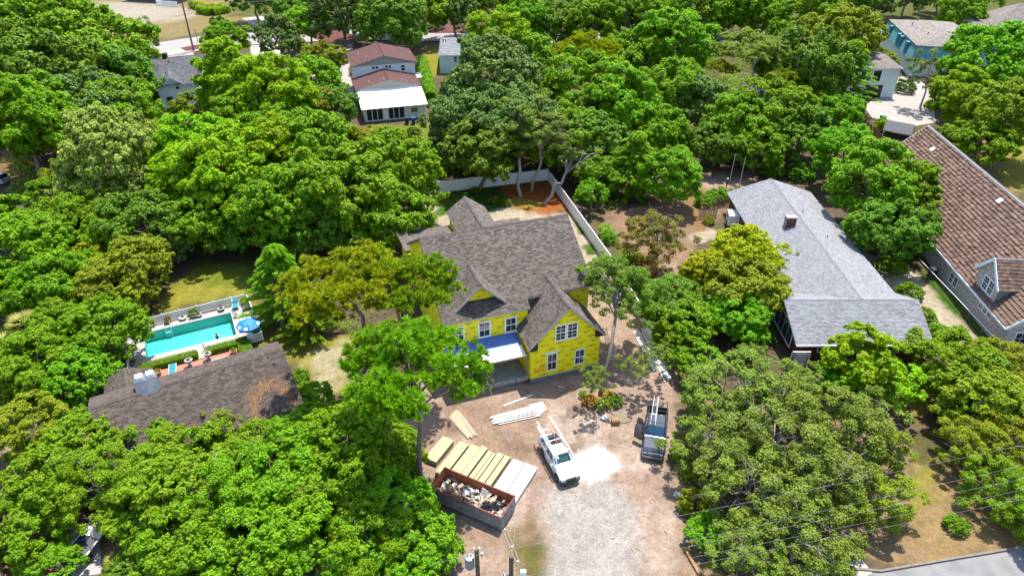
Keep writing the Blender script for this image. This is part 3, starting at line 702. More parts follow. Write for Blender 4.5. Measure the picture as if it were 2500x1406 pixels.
# ================================================================ BUILDING HELPERS
def shingle_mat(name, colr, isl=0.3, var=0.15, rough=0.92):
    """granule covered tabs: every tab has its own tone"""
    m = mat(name, colr, rough, var=var * 0.5, scale=0.8, bump=0.3, bscale=60, spec=0.15, island=isl); return m
shingle_mat("shingle_taupe", (0.205, 0.172, 0.145), 0.40)
shingle_mat("shingle_brown", (0.155, 0.122, 0.102), 0.36)
shingle_mat("shingle_grey", (0.37, 0.375, 0.39), 0.24)
shingle_mat("shingle_maroon", (0.17, 0.085, 0.075), 0.22)
shingle_mat("shingle_slate", (0.17, 0.175, 0.19), 0.35)
shingle_mat("shingle_tan", (0.36, 0.31, 0.27), 0.22)
shingle_mat("tile_brown", (0.26, 0.165, 0.125), 0.38, var=0.3)
mat("ridge_taupe", (0.20, 0.165, 0.145), 0.9, island=0.25); mat("ridge_brown", (0.17, 0.13, 0.11), 0.9, island=0.2); mat("ridge_grey", (0.36, 0.36, 0.375), 0.9, island=0.12)
mat("deck_ply", (0.30, 0.24, 0.18), 0.9)
mat("sheathing_yellow", (0.78, 0.66, 0.005), 0.55, var=0.10, scale=1.5, island=0.05)
mat("print_dark", (0.055, 0.050, 0.02), 0.7)
mat("spray_orange", (0.75, 0.16, 0.02), 0.6)
mat("trim_white", (0.78, 0.78, 0.77), 0.5, var=0.06)
mat("trim_cream", (0.62, 0.58, 0.50), 0.6, var=0.08)
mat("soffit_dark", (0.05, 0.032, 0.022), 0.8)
mat("siding_white", (0.70, 0.69, 0.65), 0.6, var=0.06)
mat("siding_cream", (0.66, 0.62, 0.50), 0.65, var=0.06)
mat("siding_mint", (0.55, 0.66, 0.66), 0.65, var=0.06)
mat("teal_shingle", (0.16, 0.47, 0.50), 0.7, var=0.15, island=0.15)
mat("teal_dark", (0.03, 0.20, 0.22), 0.6)
mat("blue_wall", (0.10, 0.22, 0.36), 0.6)
mat("brick_red", (0.22, 0.085, 0.055), 0.9, var=0.3, island=0.25)
mat("brick_grey", (0.44, 0.38, 0.33), 0.9, var=0.2, island=0.30)
mat("block_grey", (0.30, 0.28, 0.26), 0.95, var=0.25, island=0.2)
mat("mortar", (0.42, 0.39, 0.36), 0.95)
mat("concrete", (0.50, 0.46, 0.42), 0.9, var=0.12, scale=1.0, bump=0.2)
mat("concrete_pale", (0.56, 0.53, 0.49), 0.9, var=0.10, scale=0.7, bump=0.2)
mat("metal_white", (0.78, 0.78, 0.78), 0.45, var=0.05)
mat("metal_grey", (0.34, 0.35, 0.36), 0.4, metal=0.6)
mat("black_paint", (0.012, 0.012, 0.014), 0.35)
mat("wood_new", (0.62, 0.47, 0.26), 0.8, var=0.15, island=0.2)
mat("wood_old", (0.30, 0.235, 0.17), 0.9, var=0.3, island=0.3)
mat("wood_cedar", (0.42, 0.24, 0.10), 0.85, var=0.2, island=0.2)
mat("vinyl_white", (0.70, 0.70, 0.71), 0.45, var=0.05)
mat("vinyl_grey", (0.50, 0.52, 0.55), 0.5, var=0.05)
def glass_mat(name, tint, rough=0.06):
    m, n, l, b = new_mat(name)
    tc = n.new("ShaderNodeTexCoord"); t = n.new("ShaderNodeTexNoise"); t.inputs["Scale"].default_value = 1.3; l.new(tc.outputs["Object"], t.inputs["Vector"])
    cr = n.new("ShaderNodeValToRGB"); cr.color_ramp.elements[0].color = (*[c * 0.5 for c in tint], 1); cr.color_ramp.elements[1].color = (*[c * 1.6 for c in tint], 1); l.new(t.outputs[0], cr.inputs[0])
    l.new(cr.outputs[0], b.inputs["Base Color"]); b.inputs["Roughness"].default_value = rough; b.inputs["Specular IOR Level"].default_value = 0.9; return m
glass_mat("glass_dark", (0.018, 0.022, 0.028)); glass_mat("glass_blue", (0.012, 0.05, 0.09)); glass_mat("glass_green", (0.02, 0.06, 0.055))

def clip_convex(poly, clip):
    """Sutherland-Hodgman, clip polygon must be convex and counter-clockwise"""
    out = poly
    for i in range(len(clip)):
        ax, ay = clip[i]; bx_, by_ = clip[(i + 1) % len(clip)]; inp = out; out = []
        if not inp: return []
        def side(p): return (bx_ - ax) * (p[1] - ay) - (by_ - ay) * (p[0] - ax)
        for k in range(len(inp)):
            p = inp[k - 1]; q = inp[k]; sp, sq = side(p), side(q)
            if sq >= 0:
                if sp < 0: t = sp / (sp - sq); out.append((p[0] + (q[0] - p[0]) * t, p[1] + (q[1] - p[1]) * t))
                out.append(q)
            elif sp >= 0: t = sp / (sp - sq); out.append((p[0] + (q[0] - p[0]) * t, p[1] + (q[1] - p[1]) * t))
    return out
class Face:
    """a flat face of a building: (u, v, out) -> local point"""
    def __init__(s, o, u, v=(0, 0, 1)):
        s.o = Vector(o); s.u = Vector(u).normalized(); s.v = Vector(v).normalized(); s.n = s.u.cross(s.v).normalized()
    def __call__(s, u, v, w=0.0): return s.o + s.u * u + s.v * v + s.n * w
    def box(s, mb, u0, u1, v0, v1, w0, w1):
        P = [s(u, v, w) for u in (u0, u1) for v in (v0, v1) for w in (w0, w1)]
        return mb.add(P, [(0, 1, 3, 2), (4, 6, 7, 5), (0, 4, 5, 1), (2, 3, 7, 6), (0, 2, 6, 4), (1, 5, 7, 3)])
    def plate(s, mb, poly, w0, w1):
        n = len(poly); V = [s(p[0], p[1], w0) for p in poly] + [s(p[0], p[1], w1) for p in poly]
        return mb.add(V, [tuple(range(n - 1, -1, -1)), tuple(range(n, 2 * n))] + [(i, (i + 1) % n, n + (i + 1) % n, n + i) for i in range(n)])
def shingles(parent, pts, udir, matn, expo=0.19, tab=0.34, lift=0.035, seed=0, name="shingles", off=0.012, singles=0, tile_name="tile"):
    """courses of separate tabs laid over a roof plane; udir runs along the courses"""
    g = np.random.default_rng(seed); P = [Vector(p) for p in pts]; nrm = Vector((0, 0, 0))
    for i in range(len(P)): nrm += P[i].cross(P[(i + 1) % len(P)])
    nrm.normalize()
    if nrm.z < 0: nrm = -nrm
    u = Vector(udir).normalized(); v = nrm.cross(u).normalized()
    if v.z < 0: v = -v; u = -u
    o = P[0]; Q = [((p - o).dot(u), (p - o).dot(v)) for p in P]
    vmin = min(q[1] for q in Q); vmax = max(q[1] for q in Q); rows = int((vmax - vmin) / expo) + 1; V = []; F = []; cnt = 0
    def spans(vv):
        xs = []
        for i in range(len(Q)):
            (x1, y1), (x2, y2) = Q[i], Q[(i + 1) % len(Q)]
            if (y1 > vv) != (y2 > vv): xs.append(x1 + (vv - y1) * (x2 - x1) / (y2 - y1))
        xs.sort(); return list(zip(xs[::2], xs[1::2]))
    tiles = []
    for r in range(rows):
        v0 = vmin + r * expo; v1 = min(v0 + expo * 1.12, vmax); vm = min(v0 + expo * 0.5, vmax - 0.01)
        for (a, b) in spans(vm):
            x = a - tab * ((r * 0.5 + 0.13 * g.random()) % 1.0)
            while x < b:
                w = tab * (0.75 + 0.5 * g.random()); x0 = max(x, a); x1 = min(x + w - 0.012, b); x += w
                if x1 - x0 < 0.03: continue
                lf = lift * (0.6 + 0.8 * g.random()); dv = expo * 0.06 * (g.random() - 0.5)
                pa = o + u * x0 + v * (v0 + dv); pb = o + u * x1 + v * (v0 + dv); pc = o + u * x1 + v * v1; pd = o + u * x0 + v * v1
                tiles.append([pa + nrm * (off + lf), pb + nrm * (off + lf), pc + nrm * off, pd + nrm * off, pa, pb])
    if singles:
        tiles.sort(key=lambda t: -t[0].y * 0 + (t[0] + parent.location).length if False else t[0].y)
        for t in tiles[:singles]:
            mb = MB(); mb.add(t, [(0, 1, 2, 3), (4, 5, 1, 0)]); mb.build(tile_name, matn, parent)
        tiles = tiles[singles:]
    mb = MB()
    for t in tiles: mb.add(t, [(0, 1, 2, 3), (4, 5, 1, 0)])
    ob = mb.build(name, matn, parent); tag(ob, kind="stuff"); return ob
def roof_plane(parent, pts, udir, matn, thick=0.16, slabmat="deck_ply", name="roof", seed=0, **kw):
    ob = MB().slab(pts, thick).build(name, slabmat, parent)
    if matn: shingles(ob, pts, udir, matn, seed=seed, **kw)
    return ob
def ridge_cap(parent, a, b, matn, w=0.34, h=0.05, step=0.3):
    a = Vector(a); b = Vector(b); n = max(2, int((b - a).length / step)); mb = MB(); d = (b - a) / n; s = d.normalized().cross(Vector((0, 0, 1))).normalized()
    for i in range(n):
        p = a + d * i; q = p + d * 0.97; z = Vector((0, 0, 1))
        mb.add([p + s * w / 2 - z * 0.09, p + z * (h + 0.02), p - s * w / 2 - z * 0.09, q + s * w / 2 - z * 0.10, q + z * h, q - s * w / 2 - z * 0.10], [(0, 1, 4, 3), (1, 2, 5, 4), (0, 2, 1), (3, 4, 5)])
    return mb.build("ridge_cap", matn, parent)
def sheathing(parent, F, poly, seed=0, pw=1.22, ph=2.44, z0=0.5, marks=True, matn="sheathing_yellow", w=0.03):
    """foam boards, each its own piece, with the dark print that runs across them"""
    g = np.random.default_rng(seed); x0 = min(p[0] for p in poly); x1 = max(p[0] for p in poly); zt = max(p[1] for p in poly)
    mk = MB(); zz = z0; row = 0
    while zz < zt:
        xx = x0 - (pw * 0.5 if row % 2 else 0)
        while xx < x1:
            q = clip_convex([(xx + 0.008, zz + 0.008), (xx + pw - 0.008, zz + 0.008), (xx + pw - 0.008, zz + ph - 0.008), (xx + 0.008, zz + ph - 0.008)], poly)
            if len(q) > 2:
                mb = MB(); F.plate(mb, q, 0.0, w + 0.006 * g.random()); mb.build("sheathing_board", matn, parent)
            xx += pw
        zz += ph; row += 1
    if marks:
        zz = z0 + 0.28; r = 0
        while zz < zt:
            xx = x0 + (0.25 if r % 2 else 0.85) + 0.2 * g.random()
            while xx < x1:
                L = 0.62 + 0.25 * g.random(); c0 = xx; k = 0
                for dz, hh, ll in ((0.0, 0.055, L), (-0.10, 0.04, L * 0.55)):
                    c = c0 + (L - ll) * 0.4
                    while c < c0 + ll:
                        ww = 0.05 + 0.16 * g.random(); z = zz + dz + (c - c0) * 0.02
                        q = [(c, z), (c + ww, z), (c + ww, z + hh), (c, z + hh)]
                        if all(inside(poly, *p) for p in q): F.plate(mk, q, w + 0.007, w + 0.011)
                        c += ww + 0.025
                xx += L + 0.75 + 0.35 * g.random()
            zz += 0.62; r += 1
        if mk.v: tag(mk.build("printed_lettering", "print_dark", parent), kind="stuff")
def window(parent, F, u0, u1, v0, v1, cols=2, rows=2, sashes=2, fw=0.11, frame="trim_white", glass="glass_dark", out=0.06, muntin=0.03, name="window"):
    fr = MB()
    F.box(fr, u0, u1, v1 - fw, v1, 0, out); F.box(fr, u0, u1, v0, v0 + fw, 0, out + 0.02)
    F.box(fr, u0, u0 + fw, v0 + fw, v1 - fw, 0, out); F.box(fr, u1 - fw, u1, v0 + fw, v1 - fw, 0, out)
    a0, a1, b0, b1 = u0 + fw, u1 - fw, v0 + fw, v1 - fw; hh = (b1 - b0) / sashes
    for s in range(1, sashes): F.box(fr, a0, a1, b0 + s * hh - 0.035, b0 + s * hh + 0.035, 0.005, max(out - 0.008, 0.06))
    for s in range(sashes):
        for c in range(1, cols): F.box(fr, a0 + (a1 - a0) * c / cols - muntin / 2, a0 + (a1 - a0) * c / cols + muntin / 2, b0 + s * hh + 0.036, b0 + (s + 1) * hh - 0.036, 0.046, max(out - 0.015, 0.058))
        for r in range(1, rows):
            z = b0 + s * hh + hh * r / rows; F.box(fr, a0, a1, z - muntin / 2, z + muntin / 2, 0.045, max(out - 0.017, 0.056))
    w = fr.build(name, frame, parent)
    for s in range(sashes):
        g_ = MB(); F.box(g_, a0 + 0.004, a1 - 0.004, b0 + s * hh + 0.036, b0 + (s + 1) * hh - 0.036, -0.03, 0.043); g_.build("pane", glass, w)
    return w
def bricks(parent, F, u0, u1, v0, v1, bw, bh, matn, w=0.02, gap=0.012, name="brick", joined=False, seed=0):
    g = np.random.default_rng(seed); meshes = [MB() for _ in range(1)]; v = v0; r = 0; big = MB()
    while v < v1 - 0.02:
        h = min(bh, v1 - v); u = u0 - (bw / 2 if r % 2 else 0)
        while u < u1:
            a, b = max(u, u0), min(u + bw - gap, u1)
            if b - a > 0.02:
                mb = big if joined else MB(); F.box(mb, a, b, v, v + h - gap, -0.02, w * (0.7 + 0.6 * g.random()))
                if not joined: mb.build(name, matn, parent)
            u += bw
        v += bh; r += 1
    if joined: tag(big.build(name, matn, parent), kind="stuff")
def text_mesh(txt, size, matn, name, parent, F, u, v, w):
    cu = bpy.data.curves.new(name, 'FONT'); cu.body = txt; cu.size = size; cu.resolution_u = 2; cu.extrude = 0.002; cu.offset = size * 0.012
    to = bpy.data.objects.new(name, cu); me0 = to.to_mesh(); V = [F(u + p.co.x, v + p.co.y, w + p.co.z) for p in me0.vertices]; Fs = [tuple(p.vertices) for p in me0.polygons]
    mb = MB(); mb.add(V, Fs); to.to_mesh_clear(); bpy.data.objects.remove(to)
    return mb.build(name, matn, parent)
# ================================================================ THE HOUSE UNDER CONSTRUCTION
HA = Vector((1.88, 54.5, 0)); HYAW = R(18.93)
house = thing("house_under_construction", "new house with bright yellow sheathing, taupe shingle roof and unfinished blue porch roof", "house", HA, HYAW)
def mz(y): return 8.8 + 0.6 * (y - 5.8)
# walls (studs behind the boards)
core = MB()
core.bx(-7.8, 0.9, 3.55, 19.6, 0.0, 7.05); core.bx(0.9, 8.1, 4.55, 19.6, 0.0, 7.5)
core.build("wall", "deck_ply", house)
gw = MB(); Fg = Face((0, 0, 0), (1, 0, 0))
gpoly = [(0, 0.5), (7.5, 0.5), (7.5, 4.98), (3.75, 8.62), (0, 4.98)]
Fg.plate(gw, [(p[0], p[1] if p[1] > 0.6 else 0.0) for p in gpoly], -4.4, -0.02); gw.build("wall", "deck_ply", house)
sheathing(house, Fg, gpoly, seed=1)
Ff = Face((0, 3.55, 0), (1, 0, 0)); sheathing(house, Ff, [(-7.8, 0.5), (0.0, 0.5), (0.9, 5.4), (0.9, 7.1), (-7.8, 7.1)], seed=2)
Fr = Face((0, 4.55, 0), (1, 0, 0)); sheathing(house, Fr, [(7.5, 0.5), (8.1, 0.5), (8.1, 7.5), (4.4, 7.5), (4.4, 7.0)], seed=3)
Fsr = Face((8.1, 0, 0), (0, 1, 0)); sheathing(house, Fsr, [(4.55, 0.5), (19.6, 0.5), (19.6, 7.3), (11.6, 12.0), (4.55, 7.85)], seed=4, marks=False)
rg = MB(); Fsr.plate(rg, [(4.6, 7.4), (19.5, 7.2), (11.6, 12.0)], -0.3, -0.01); rg.build("gable_wall", "deck_ply", house)
Fsl = Face((-7.8, 0, 0), (0, -1, 0)); sheathing(house, Fsl, [(-19.6, 0.5), (-3.55, 0.5), (-3.55, 7.25), (-11.6, 12.0), (-19.6, 7.25)], seed=5)
lg = MB(); Fsl.plate(lg, [(-19.5, 7.0), (-3.6, 7.0), (-11.6, 11.95)], -0.3, -0.01); lg.build("gable_wall", "deck_ply", house)
Fgl = Face((0, 0, 0), (0, -1, 0)); sheathing(house, Fgl, [(-3.55, 0.5), (0.0, 0.5), (0.0, 4.9), (-3.55, 4.9)], seed=6)
Fgr = Face((7.5, 0, 0), (0, 1, 0)); sheathing(house, Fgr, [(0.0, 0.5), (4.5, 0.5), (4.5, 4.9), (0.0, 4.9)], seed=7)
# roofs
roof_plane(house, [(-8.1, 3.1, mz(3.1)), (1.0, 3.1, mz(3.1)), (1.0, 4.1, mz(4.1)), (8.4, 4.1, mz(4.1)), (8.4, 11.6, mz(11.6)), (-8.1, 11.6, mz(11.6))], (1, 0, 0), "shingle_taupe", thick=0.22, seed=10)
roof_plane(house, [(-8.1, 11.6, mz(11.6)), (8.4, 11.6, mz(11.6)), (8.4, 20.0, mz(3.2)), (-8.1, 20.0, mz(3.2))], (1, 0, 0), "shingle_taupe", thick=0.22, seed=11)
ridge_cap(house, (-8.1, 11.6, mz(11.6) + 0.06), (8.4, 11.6, mz(11.6) + 0.06), "ridge_taupe")
def gz(x): return 4.65 + (x + 0.4) * 1.012
roof_plane(house, [(-0.4, -0.4, 4.65), (-0.4, 3.5, 4.65), (2.07, 3.5, gz(2.07)), (3.75, 5.95, gz(3.75)), (3.75, -0.4, gz(3.75))], (0, 1, 0), "shingle_taupe", thick=0.2, seed=12)
roof_plane(house, [(7.9, -0.4, 4.65), (7.9, 4.5, 4.65), (4.84, 4.5, gz(2.66)), (3.75, 5.95, gz(3.75)), (3.75, -0.4, gz(3.75))], (0, 1, 0), "shingle_taupe", thick=0.2, seed=13)
ridge_cap(house, (3.75, -0.42, gz(3.75) + 0.06), (3.75, 5.9, gz(3.75) + 0.06), "ridge_taupe")
# dormer over the porch wall
dw = MB(); Fd = Face((0, 4.75, 0), (1, 0, 0)); dpoly = [(-6.1, 7.95), (-1.6, 7.95), (-3.85, 10.02)]
Fd.plate(dw, dpoly, -0.25, -0.01); dw.build("dormer_wall", "deck_ply", house); sheathing(house, Fd, dpoly, seed=8, z0=7.6)
dl = 2.75 / 2.8
roof_plane(house, [(-6.65, 3.9, 7.62), (-3.85, 8.45, 10.37), (-3.85, 3.9, 10.37)], (0, 1, 0), "shingle_taupe", thick=0.16, seed=14, name="dormer_roof")
roof_plane(house, [(-1.05, 3.9, 7.62), (-3.85, 8.45, 10.37), (-3.85, 3.9, 10.37)], (0, 1, 0), "shingle_taupe", thick=0.16, seed=15, name="dormer_roof")
ridge_cap(house, (-3.85, 3.88, 10.43), (-3.85, 8.4, 10.43), "ridge_taupe")
# raking trim along the gables
tr = MB()
for (a, b) in (((-0.42, -0.42, 4.52), (3.75, -0.42, gz(3.75) - 0.13)), ((7.92, -0.42, 4.52), (3.75, -0.42, gz(3.75) - 0.13)), ((-6.67, 3.88, 7.52), (-3.85, 3.88, 10.26)), ((-1.03, 3.88, 7.52), (-3.85, 3.88, 10.26)), ((-8.1, 3.06, mz(3.1) - 0.14), (1.0, 3.06, mz(3.1) - 0.14)), ((1.02, 4.06, mz(4.1) - 0.14), (8.4, 4.06, mz(4.1) - 0.14))):
    tr.beam(a, b, 0.05, 0.2)
tr.build("fascia", "trim_cream", house)
so = MB(); so.prism([(-0.36, -0.36), (0.55, -0.36), (0.55, -0.04), (-0.36, -0.04)], 4.30, 4.42); so.wallpoly([(-0.34, -0.2, 4.42), (0.62, -0.2, 4.42), (0.62, -0.2, 5.2), (-0.34, -0.2, 4.46)], 0.26)
so.wallpoly([(7.84, -0.2, 4.42), (6.88, -0.2, 4.42), (6.88, -0.2, 5.2), (7.84, -0.2, 4.46)], 0.26); so.build("soffit", "soffit_dark", house)
# windows
window(house, Fg, 2.52, 3.68, 4.72, 6.66, cols=2, rows=2, out=0.10); window(house, Fg, 3.76, 4.94, 4.72, 6.66, cols=2, rows=2, out=0.10)
window(house, Fg, 1.74, 2.82, 1.14, 3.30, cols=2, rows=1, out=0.09, fw=0.08); window(house, Fg, 4.78, 5.88, 1.14, 3.05, cols=2, rows=1, out=0.09, fw=0.08, glass="glass_blue")
window(house, Ff, -4.40, -3.06, 4.28, 6.26, cols=2, rows=1, out=0.10, fw=0.15, glass="glass_dark"); window(house, Ff, -1.58, -0.26, 4.26, 6.16, cols=2, rows=1, out=0.10, fw=0.15)
window(house, Ff, -7.1, -5.8, 4.28, 6.26, cols=2, rows=1, out=0.10, fw=0.15)
window(house, Ff, -3.2, -1.9, 0.6, 2.9, cols=1, rows=1, sashes=1, out=0.08, frame="trim_white")
fl = MB(); Fg.box(fl, 1.45, 3.1, 3.42, 3.52, 0.04, 0.16); fl.build("window_flashing", "trim_white", house)
text_mesh("5720", 0.82, "spray_orange", "spray_painted_number", house, Fg, 0.30, 1.30, 0.046)
# block foundation, a piece each
bricks(house, Fg, 0, 7.5, 0.0, 0.5, 0.41, 0.205, "block_grey", w=0.035, name="foundation_block", seed=3)
sb = MB(); Fg.box(sb, -0.02, 7.52, 0.5, 0.58, 0.0, 0.07); sb.build("sill_flashing", "trim_cream", house)
# porch: slab, brick edge, posts, two-tone roof deck
po = MB(); po.bx(-7.9, -0.02, 0.55, 3.5, 0.0, 0.46); po.build("porch_floor", "concrete", house)
Fp = Face((0, 0.55, 0), (1, 0, 0)); bricks(house, Fp, -7.9, -0.05, 0.0, 0.40, 0.22, 0.08, "brick_grey", w=0.03, name="porch_brickwork", joined=True, seed=5)
rl = MB(); g5 = np.random.default_rng(5)
for i in range(70): rl.bx(-7.88 + i * 0.112, -7.88 + i * 0.112 + 0.098, 0.38, 0.66 + 0.02 * g5.random(), 0.40, 0.49)
tag(rl.build("brick_edge", "brick_grey", house), kind="stuff")
m, n, l, b = new_mat("underlayment_blue")
tc = n.new("ShaderNodeTexCoord"); br = n.new("ShaderNodeTexBrick"); br.inputs["Scale"].default_value = 1.5; br.inputs["Color1"].default_value = (0.08, 0.19, 0.50, 1); br.inputs["Color2"].default_value = (0.065, 0.16, 0.44, 1); br.inputs["Mortar"].default_value = (0.012, 0.02, 0.06, 1); br.inputs["Mortar Size"].default_value = 0.02
mp_ = n.new("ShaderNodeMapping"); mp_.inputs["Rotation"].default_value = (0, 0, 0.5); l.new(tc.outputs["Object"], mp_.inputs[0]); l.new(mp_.outputs[0], br.inputs["Vector"]); l.new(br.outputs[0], b.inputs["Base Color"]); b.inputs["Roughness"].default_value = 0.5
def pz(y): return 3.42 + (y - 0.5) * 0.27
pr_ = MB().slab([(-8.1, 1.75, pz(1.75)), (-0.38, 1.75, pz(1.75)), (-0.38, 3.5, pz(3.5)), (-8.1, 3.5, pz(3.5))], 0.14).build("porch_roof", "underlayment_blue", house)
MB().slab([(-8.1, 0.45, pz(0.45)), (-0.38, 0.45, pz(0.45)), (-0.38, 1.745, pz(1.745)), (-8.1, 1.745, pz(1.745))], 0.15).build("porch_roof_edge", "trim_white", house)
bm_ = MB(); bm_.bx(-8.0, -0.05, 0.62, 0.80, 3.02, 3.30); bm_.build("porch_beam", "wood_new", house)
for x in (-7.8, -4.0, -0.15): MB().bx(x - 0.07, x + 0.07, 0.63, 0.79, 0.46, 3.02).build("porch_post", "wood_new" if x > -1 else "wood_cedar", house)
# rear wings
rw = MB(); rw.bx(-1.4, 3.0, 19.6, 26.2, 0, 7.0); rw.build("wall", "sheathing_yellow", house)
Fb = MB(); Fb.wallpoly([(-1.4, 26.1, 6.9), (3.0, 26.1, 6.9), (0.8, 26.1, 8.6)], 0.2); Fb.build("gable_wall", "sheathing_yellow", house)
for q, s in ((-1.75, 1), (3.35, -1)):
    roof_plane(house, [(q, 17.0, 7.0), (q, 26.6, 7.0), (0.8, 26.6, 8.85), (0.8, 17.0, 8.85)], (0, 1, 0), "shingle_taupe", thick=0.18, seed=20 + s, name="rear_roof")
ridge_cap(house, (0.8, 17.0, 8.9), (0.8, 26.6, 8.9), "ridge_taupe", w=0.5)
rw = MB(); rw.bx(-8.0, -1.4, 19.6, 24.6, 0, 5.9); rw.bx(3.0, 7.2, 19.6, 23.6, 0, 5.8); rw.build("wall", "sheathing_yellow", house)
roof_plane(house, [(-8.4, 19.9, 6.25), (-1.75, 19.9, 6.25), (-1.75, 25.0, 6.0), (-8.4, 25.0, 6.0)], (1, 0, 0), "shingle_taupe", thick=0.2, seed=23, name="rear_roof")
roof_plane(house, [(3.3, 20.0, 6.3), (7.5, 20.0, 6.3), (7.0, 24.0, 6.05), (3.3, 24.0, 6.05)], (1, 0, 0), "shingle_taupe", thick=0.2, seed=24, name="rear_roof")
# ================================================================ NEIGHBOURING HOUSES
def to_local(root, p):
    q = Vector(p) - root.location; c, s = math.cos(-root.rotation_euler.z), math.sin(-root.rotation_euler.z); return Vector((q.x * c - q.y * s, q.x * s + q.y * c, q.z))
def vent_pipe(parent, p, h=0.35, r=0.06, matn="black_paint"): return MB().tube([p, Vector(p) + Vector((0, 0, h))], r, 8).build("vent_pipe", matn, parent)
# ---- pool house, brown shingle
ph = thing("pool_house", "low house with long brown shingle roof in front of the swimming pool", "house", (-22.3, 53.6, 0), R(30))
w = MB(); w.bx(-16.5, -0.5, -5.2, 2.2, 0, 2.3); w.build("wall", "siding_cream", ph)
gwm = MB(); gwm.wallpoly([(-0.6, -5.1, 2.2), (-0.6, 2.2, 4.2), (-0.6, 0, 4.85)], 0.2); gwm.wallpoly([(-16.4, -5.1, 2.2), (-16.4, 2.2, 4.2), (-16.4, 0, 4.85)], 0.2); gwm.build("gable_wall", "siding_cream", ph); MB().bx(-16.4, -0.6, 2.0, 2.2, 2.3, 4.2).build("rear_wall", "siding_cream", ph)
roof_plane(ph, [(-16.9, -5.7, 2.35), (0, -5.7, 2.35), (0, 0, 5.2), (-16.9, 0, 5.2)], (1, 0, 0), "shingle_brown", seed=31, slabmat="trim_cream")
roof_plane(ph, [(-16.9, 0, 5.2), (0, 0, 5.2), (0, 2.6, 4.3), (-16.9, 2.6, 4.3)], (1, 0, 0), "shingle_brown", seed=32, slabmat="trim_cream")
ridge_cap(ph, (-16.9, 0, 5.26), (0, 0, 5.26), "ridge_brown", w=0.42)
w = MB(); w.bx(-15.6, -12.2, 3.8, 6.6, 0, 2.5); w.build("wall", "siding_cream", ph)
for x0, s in ((-16.0, 34), (-11.8, 35)): roof_plane(ph, [(x0, 1.5, 2.6), (x0, 7.0, 2.6), (-13.9, 6.4, 3.9), (-13.9, 1.5, 3.9)], (0, 1, 0), "shingle_brown", seed=s, slabmat="trim_cream", name="wing_roof")
ridge_cap(ph, (-13.9, 1.5, 3.95), (-13.9, 6.4, 3.95), "ridge_brown")
vp = to_local(ph, at(670, 894, 4.4)); vent_pipe(ph, (vp.x, vp.y, 5.2 + vp.y * 0.5 - 0.1), 0.4)
cp = to_local(ph, at(358, 935, 5.6)); ch = MB(); ch.bbox((cp.x, cp.y + 0.5, 4.9), (1.9, 1.1, 2.2), 0.03); ck = ch.build("chimney", "metal_grey", ph)
fl = MB(); fl.bbox((cp.x - 0.45, cp.y + 0.5, 6.15), (0.6, 0.6, 0.35), 0.03); fl.bbox((cp.x + 0.45, cp.y + 0.5, 6.15), (0.6, 0.6, 0.35), 0.03); fl.build("flue", "metal_white", ck)
hd = MB(); hd.slab([(cp.x - 0.95, cp.y - 0.10, 5.95), (cp.x, cp.y - 0.10, 6.0), (cp.x, cp.y - 1.0, 5.05), (cp.x - 1.0, cp.y - 1.0, 4.72)], 0.05); hd.slab([(cp.x + 0.95, cp.y - 0.10, 5.95), (cp.x, cp.y - 0.10, 6.0), (cp.x, cp.y - 1.0, 5.05), (cp.x + 1.0, cp.y - 1.0, 4.72)], 0.05); hd.build("metal_cricket", "metal_grey", ck)
nd = np.random.default_rng(77); nn = 2600
aa = nd.random(nn) * 6.283; rr = 1.75 + 0.32 * nd.normal(size=nn); qx = -2.6 + rr * np.cos(aa); qy = -4.9 + rr * np.sin(aa) * 1.2; ok = qy > -5.6
C = np.stack([qx, qy, 5.2 + qy * 0.5 + 0.045], -1)[ok]; Nn = unit(np.array([0, -0.45, 0.9]) + nd.normal(size=C.shape) * 0.15)
lm_ = leaf_mesh("pine_needle_litter", C, Nn, 0.22, 0.03, nd.random(len(C)), nd); lm_.materials.append(leaf_mat("needle_litter", (0.16, 0.07, 0.03), (0.42, 0.20, 0.09), 0.1)); tag(link_obj("pine_needle_litter", lm_, ph), kind="stuff")
# satellite dish on its mast
sp = at(232, 935, 3.2); dish = thing("satellite_dish", "round grey satellite dish on a mast beside the pool house", "satellite dish", (sp.x, sp.y, 0))
MB().tube([(0, 0, 0), (0, 0, 3.2)], 0.05, 8).build("mast", "metal_grey", dish)
prof = [(0.02, 0.0), (0.2, 0.02), (0.36, 0.07), (0.48, 0.14), (0.49, 0.16), (0.36, 0.10), (0.02, 0.03)]
db = MB(); db.lathe(prof, n=24); dobj = db.build("reflector", "metal_white", dish, smooth=True); dobj.location = (0, -0.05, 3.25); dobj.rotation_euler = (R(38), R(-6), 0)
MB().tube([(0, -0.1, 3.2), (0.3, -0.55, 3.6)], 0.02, 6).build("feed_arm", "metal_grey", dish)
# ---- grey shingle house (right)
gh = thing("grey_roofed_house", "brick house with pale grey shingle roof in an L shape", "house", (37.75, 57.0, 0), 0)
w = MB(); w.bx(-5.6, 5.6, 8.5, 36.2, 0, 2.95); w.bx(-7.7, 5.2, 1.2, 8.5, 0, 2.85); w.build("wall", "brick_red", gh)
gwm = MB(); gwm.wallpoly([(-7.75, 0.9, 2.8), (-7.75, 9.2, 2.8), (-7.75, 5, 4.7)], 0.2); gwm.wallpoly([(5.3, 0.9, 2.8), (5.3, 9.2, 2.8), (5.3, 5, 4.7)], 0.2); gwm.wallpoly([(-5.6, 36.1, 2.9), (5.6, 36.1, 2.9), (0, 36.1, 4.75)], 0.2); gwm.build("gable_wall", "brick_red", gh)
roof_plane(gh, [(-6.15, 5.0, 3.0), (-6.15, 36.6, 3.0), (0, 36.9, 5.0), (0, 5.0, 5.0)], (0, 1, 0), "shingle_grey", seed=41, slabmat="trim_white", tab=0.34, expo=0.16)
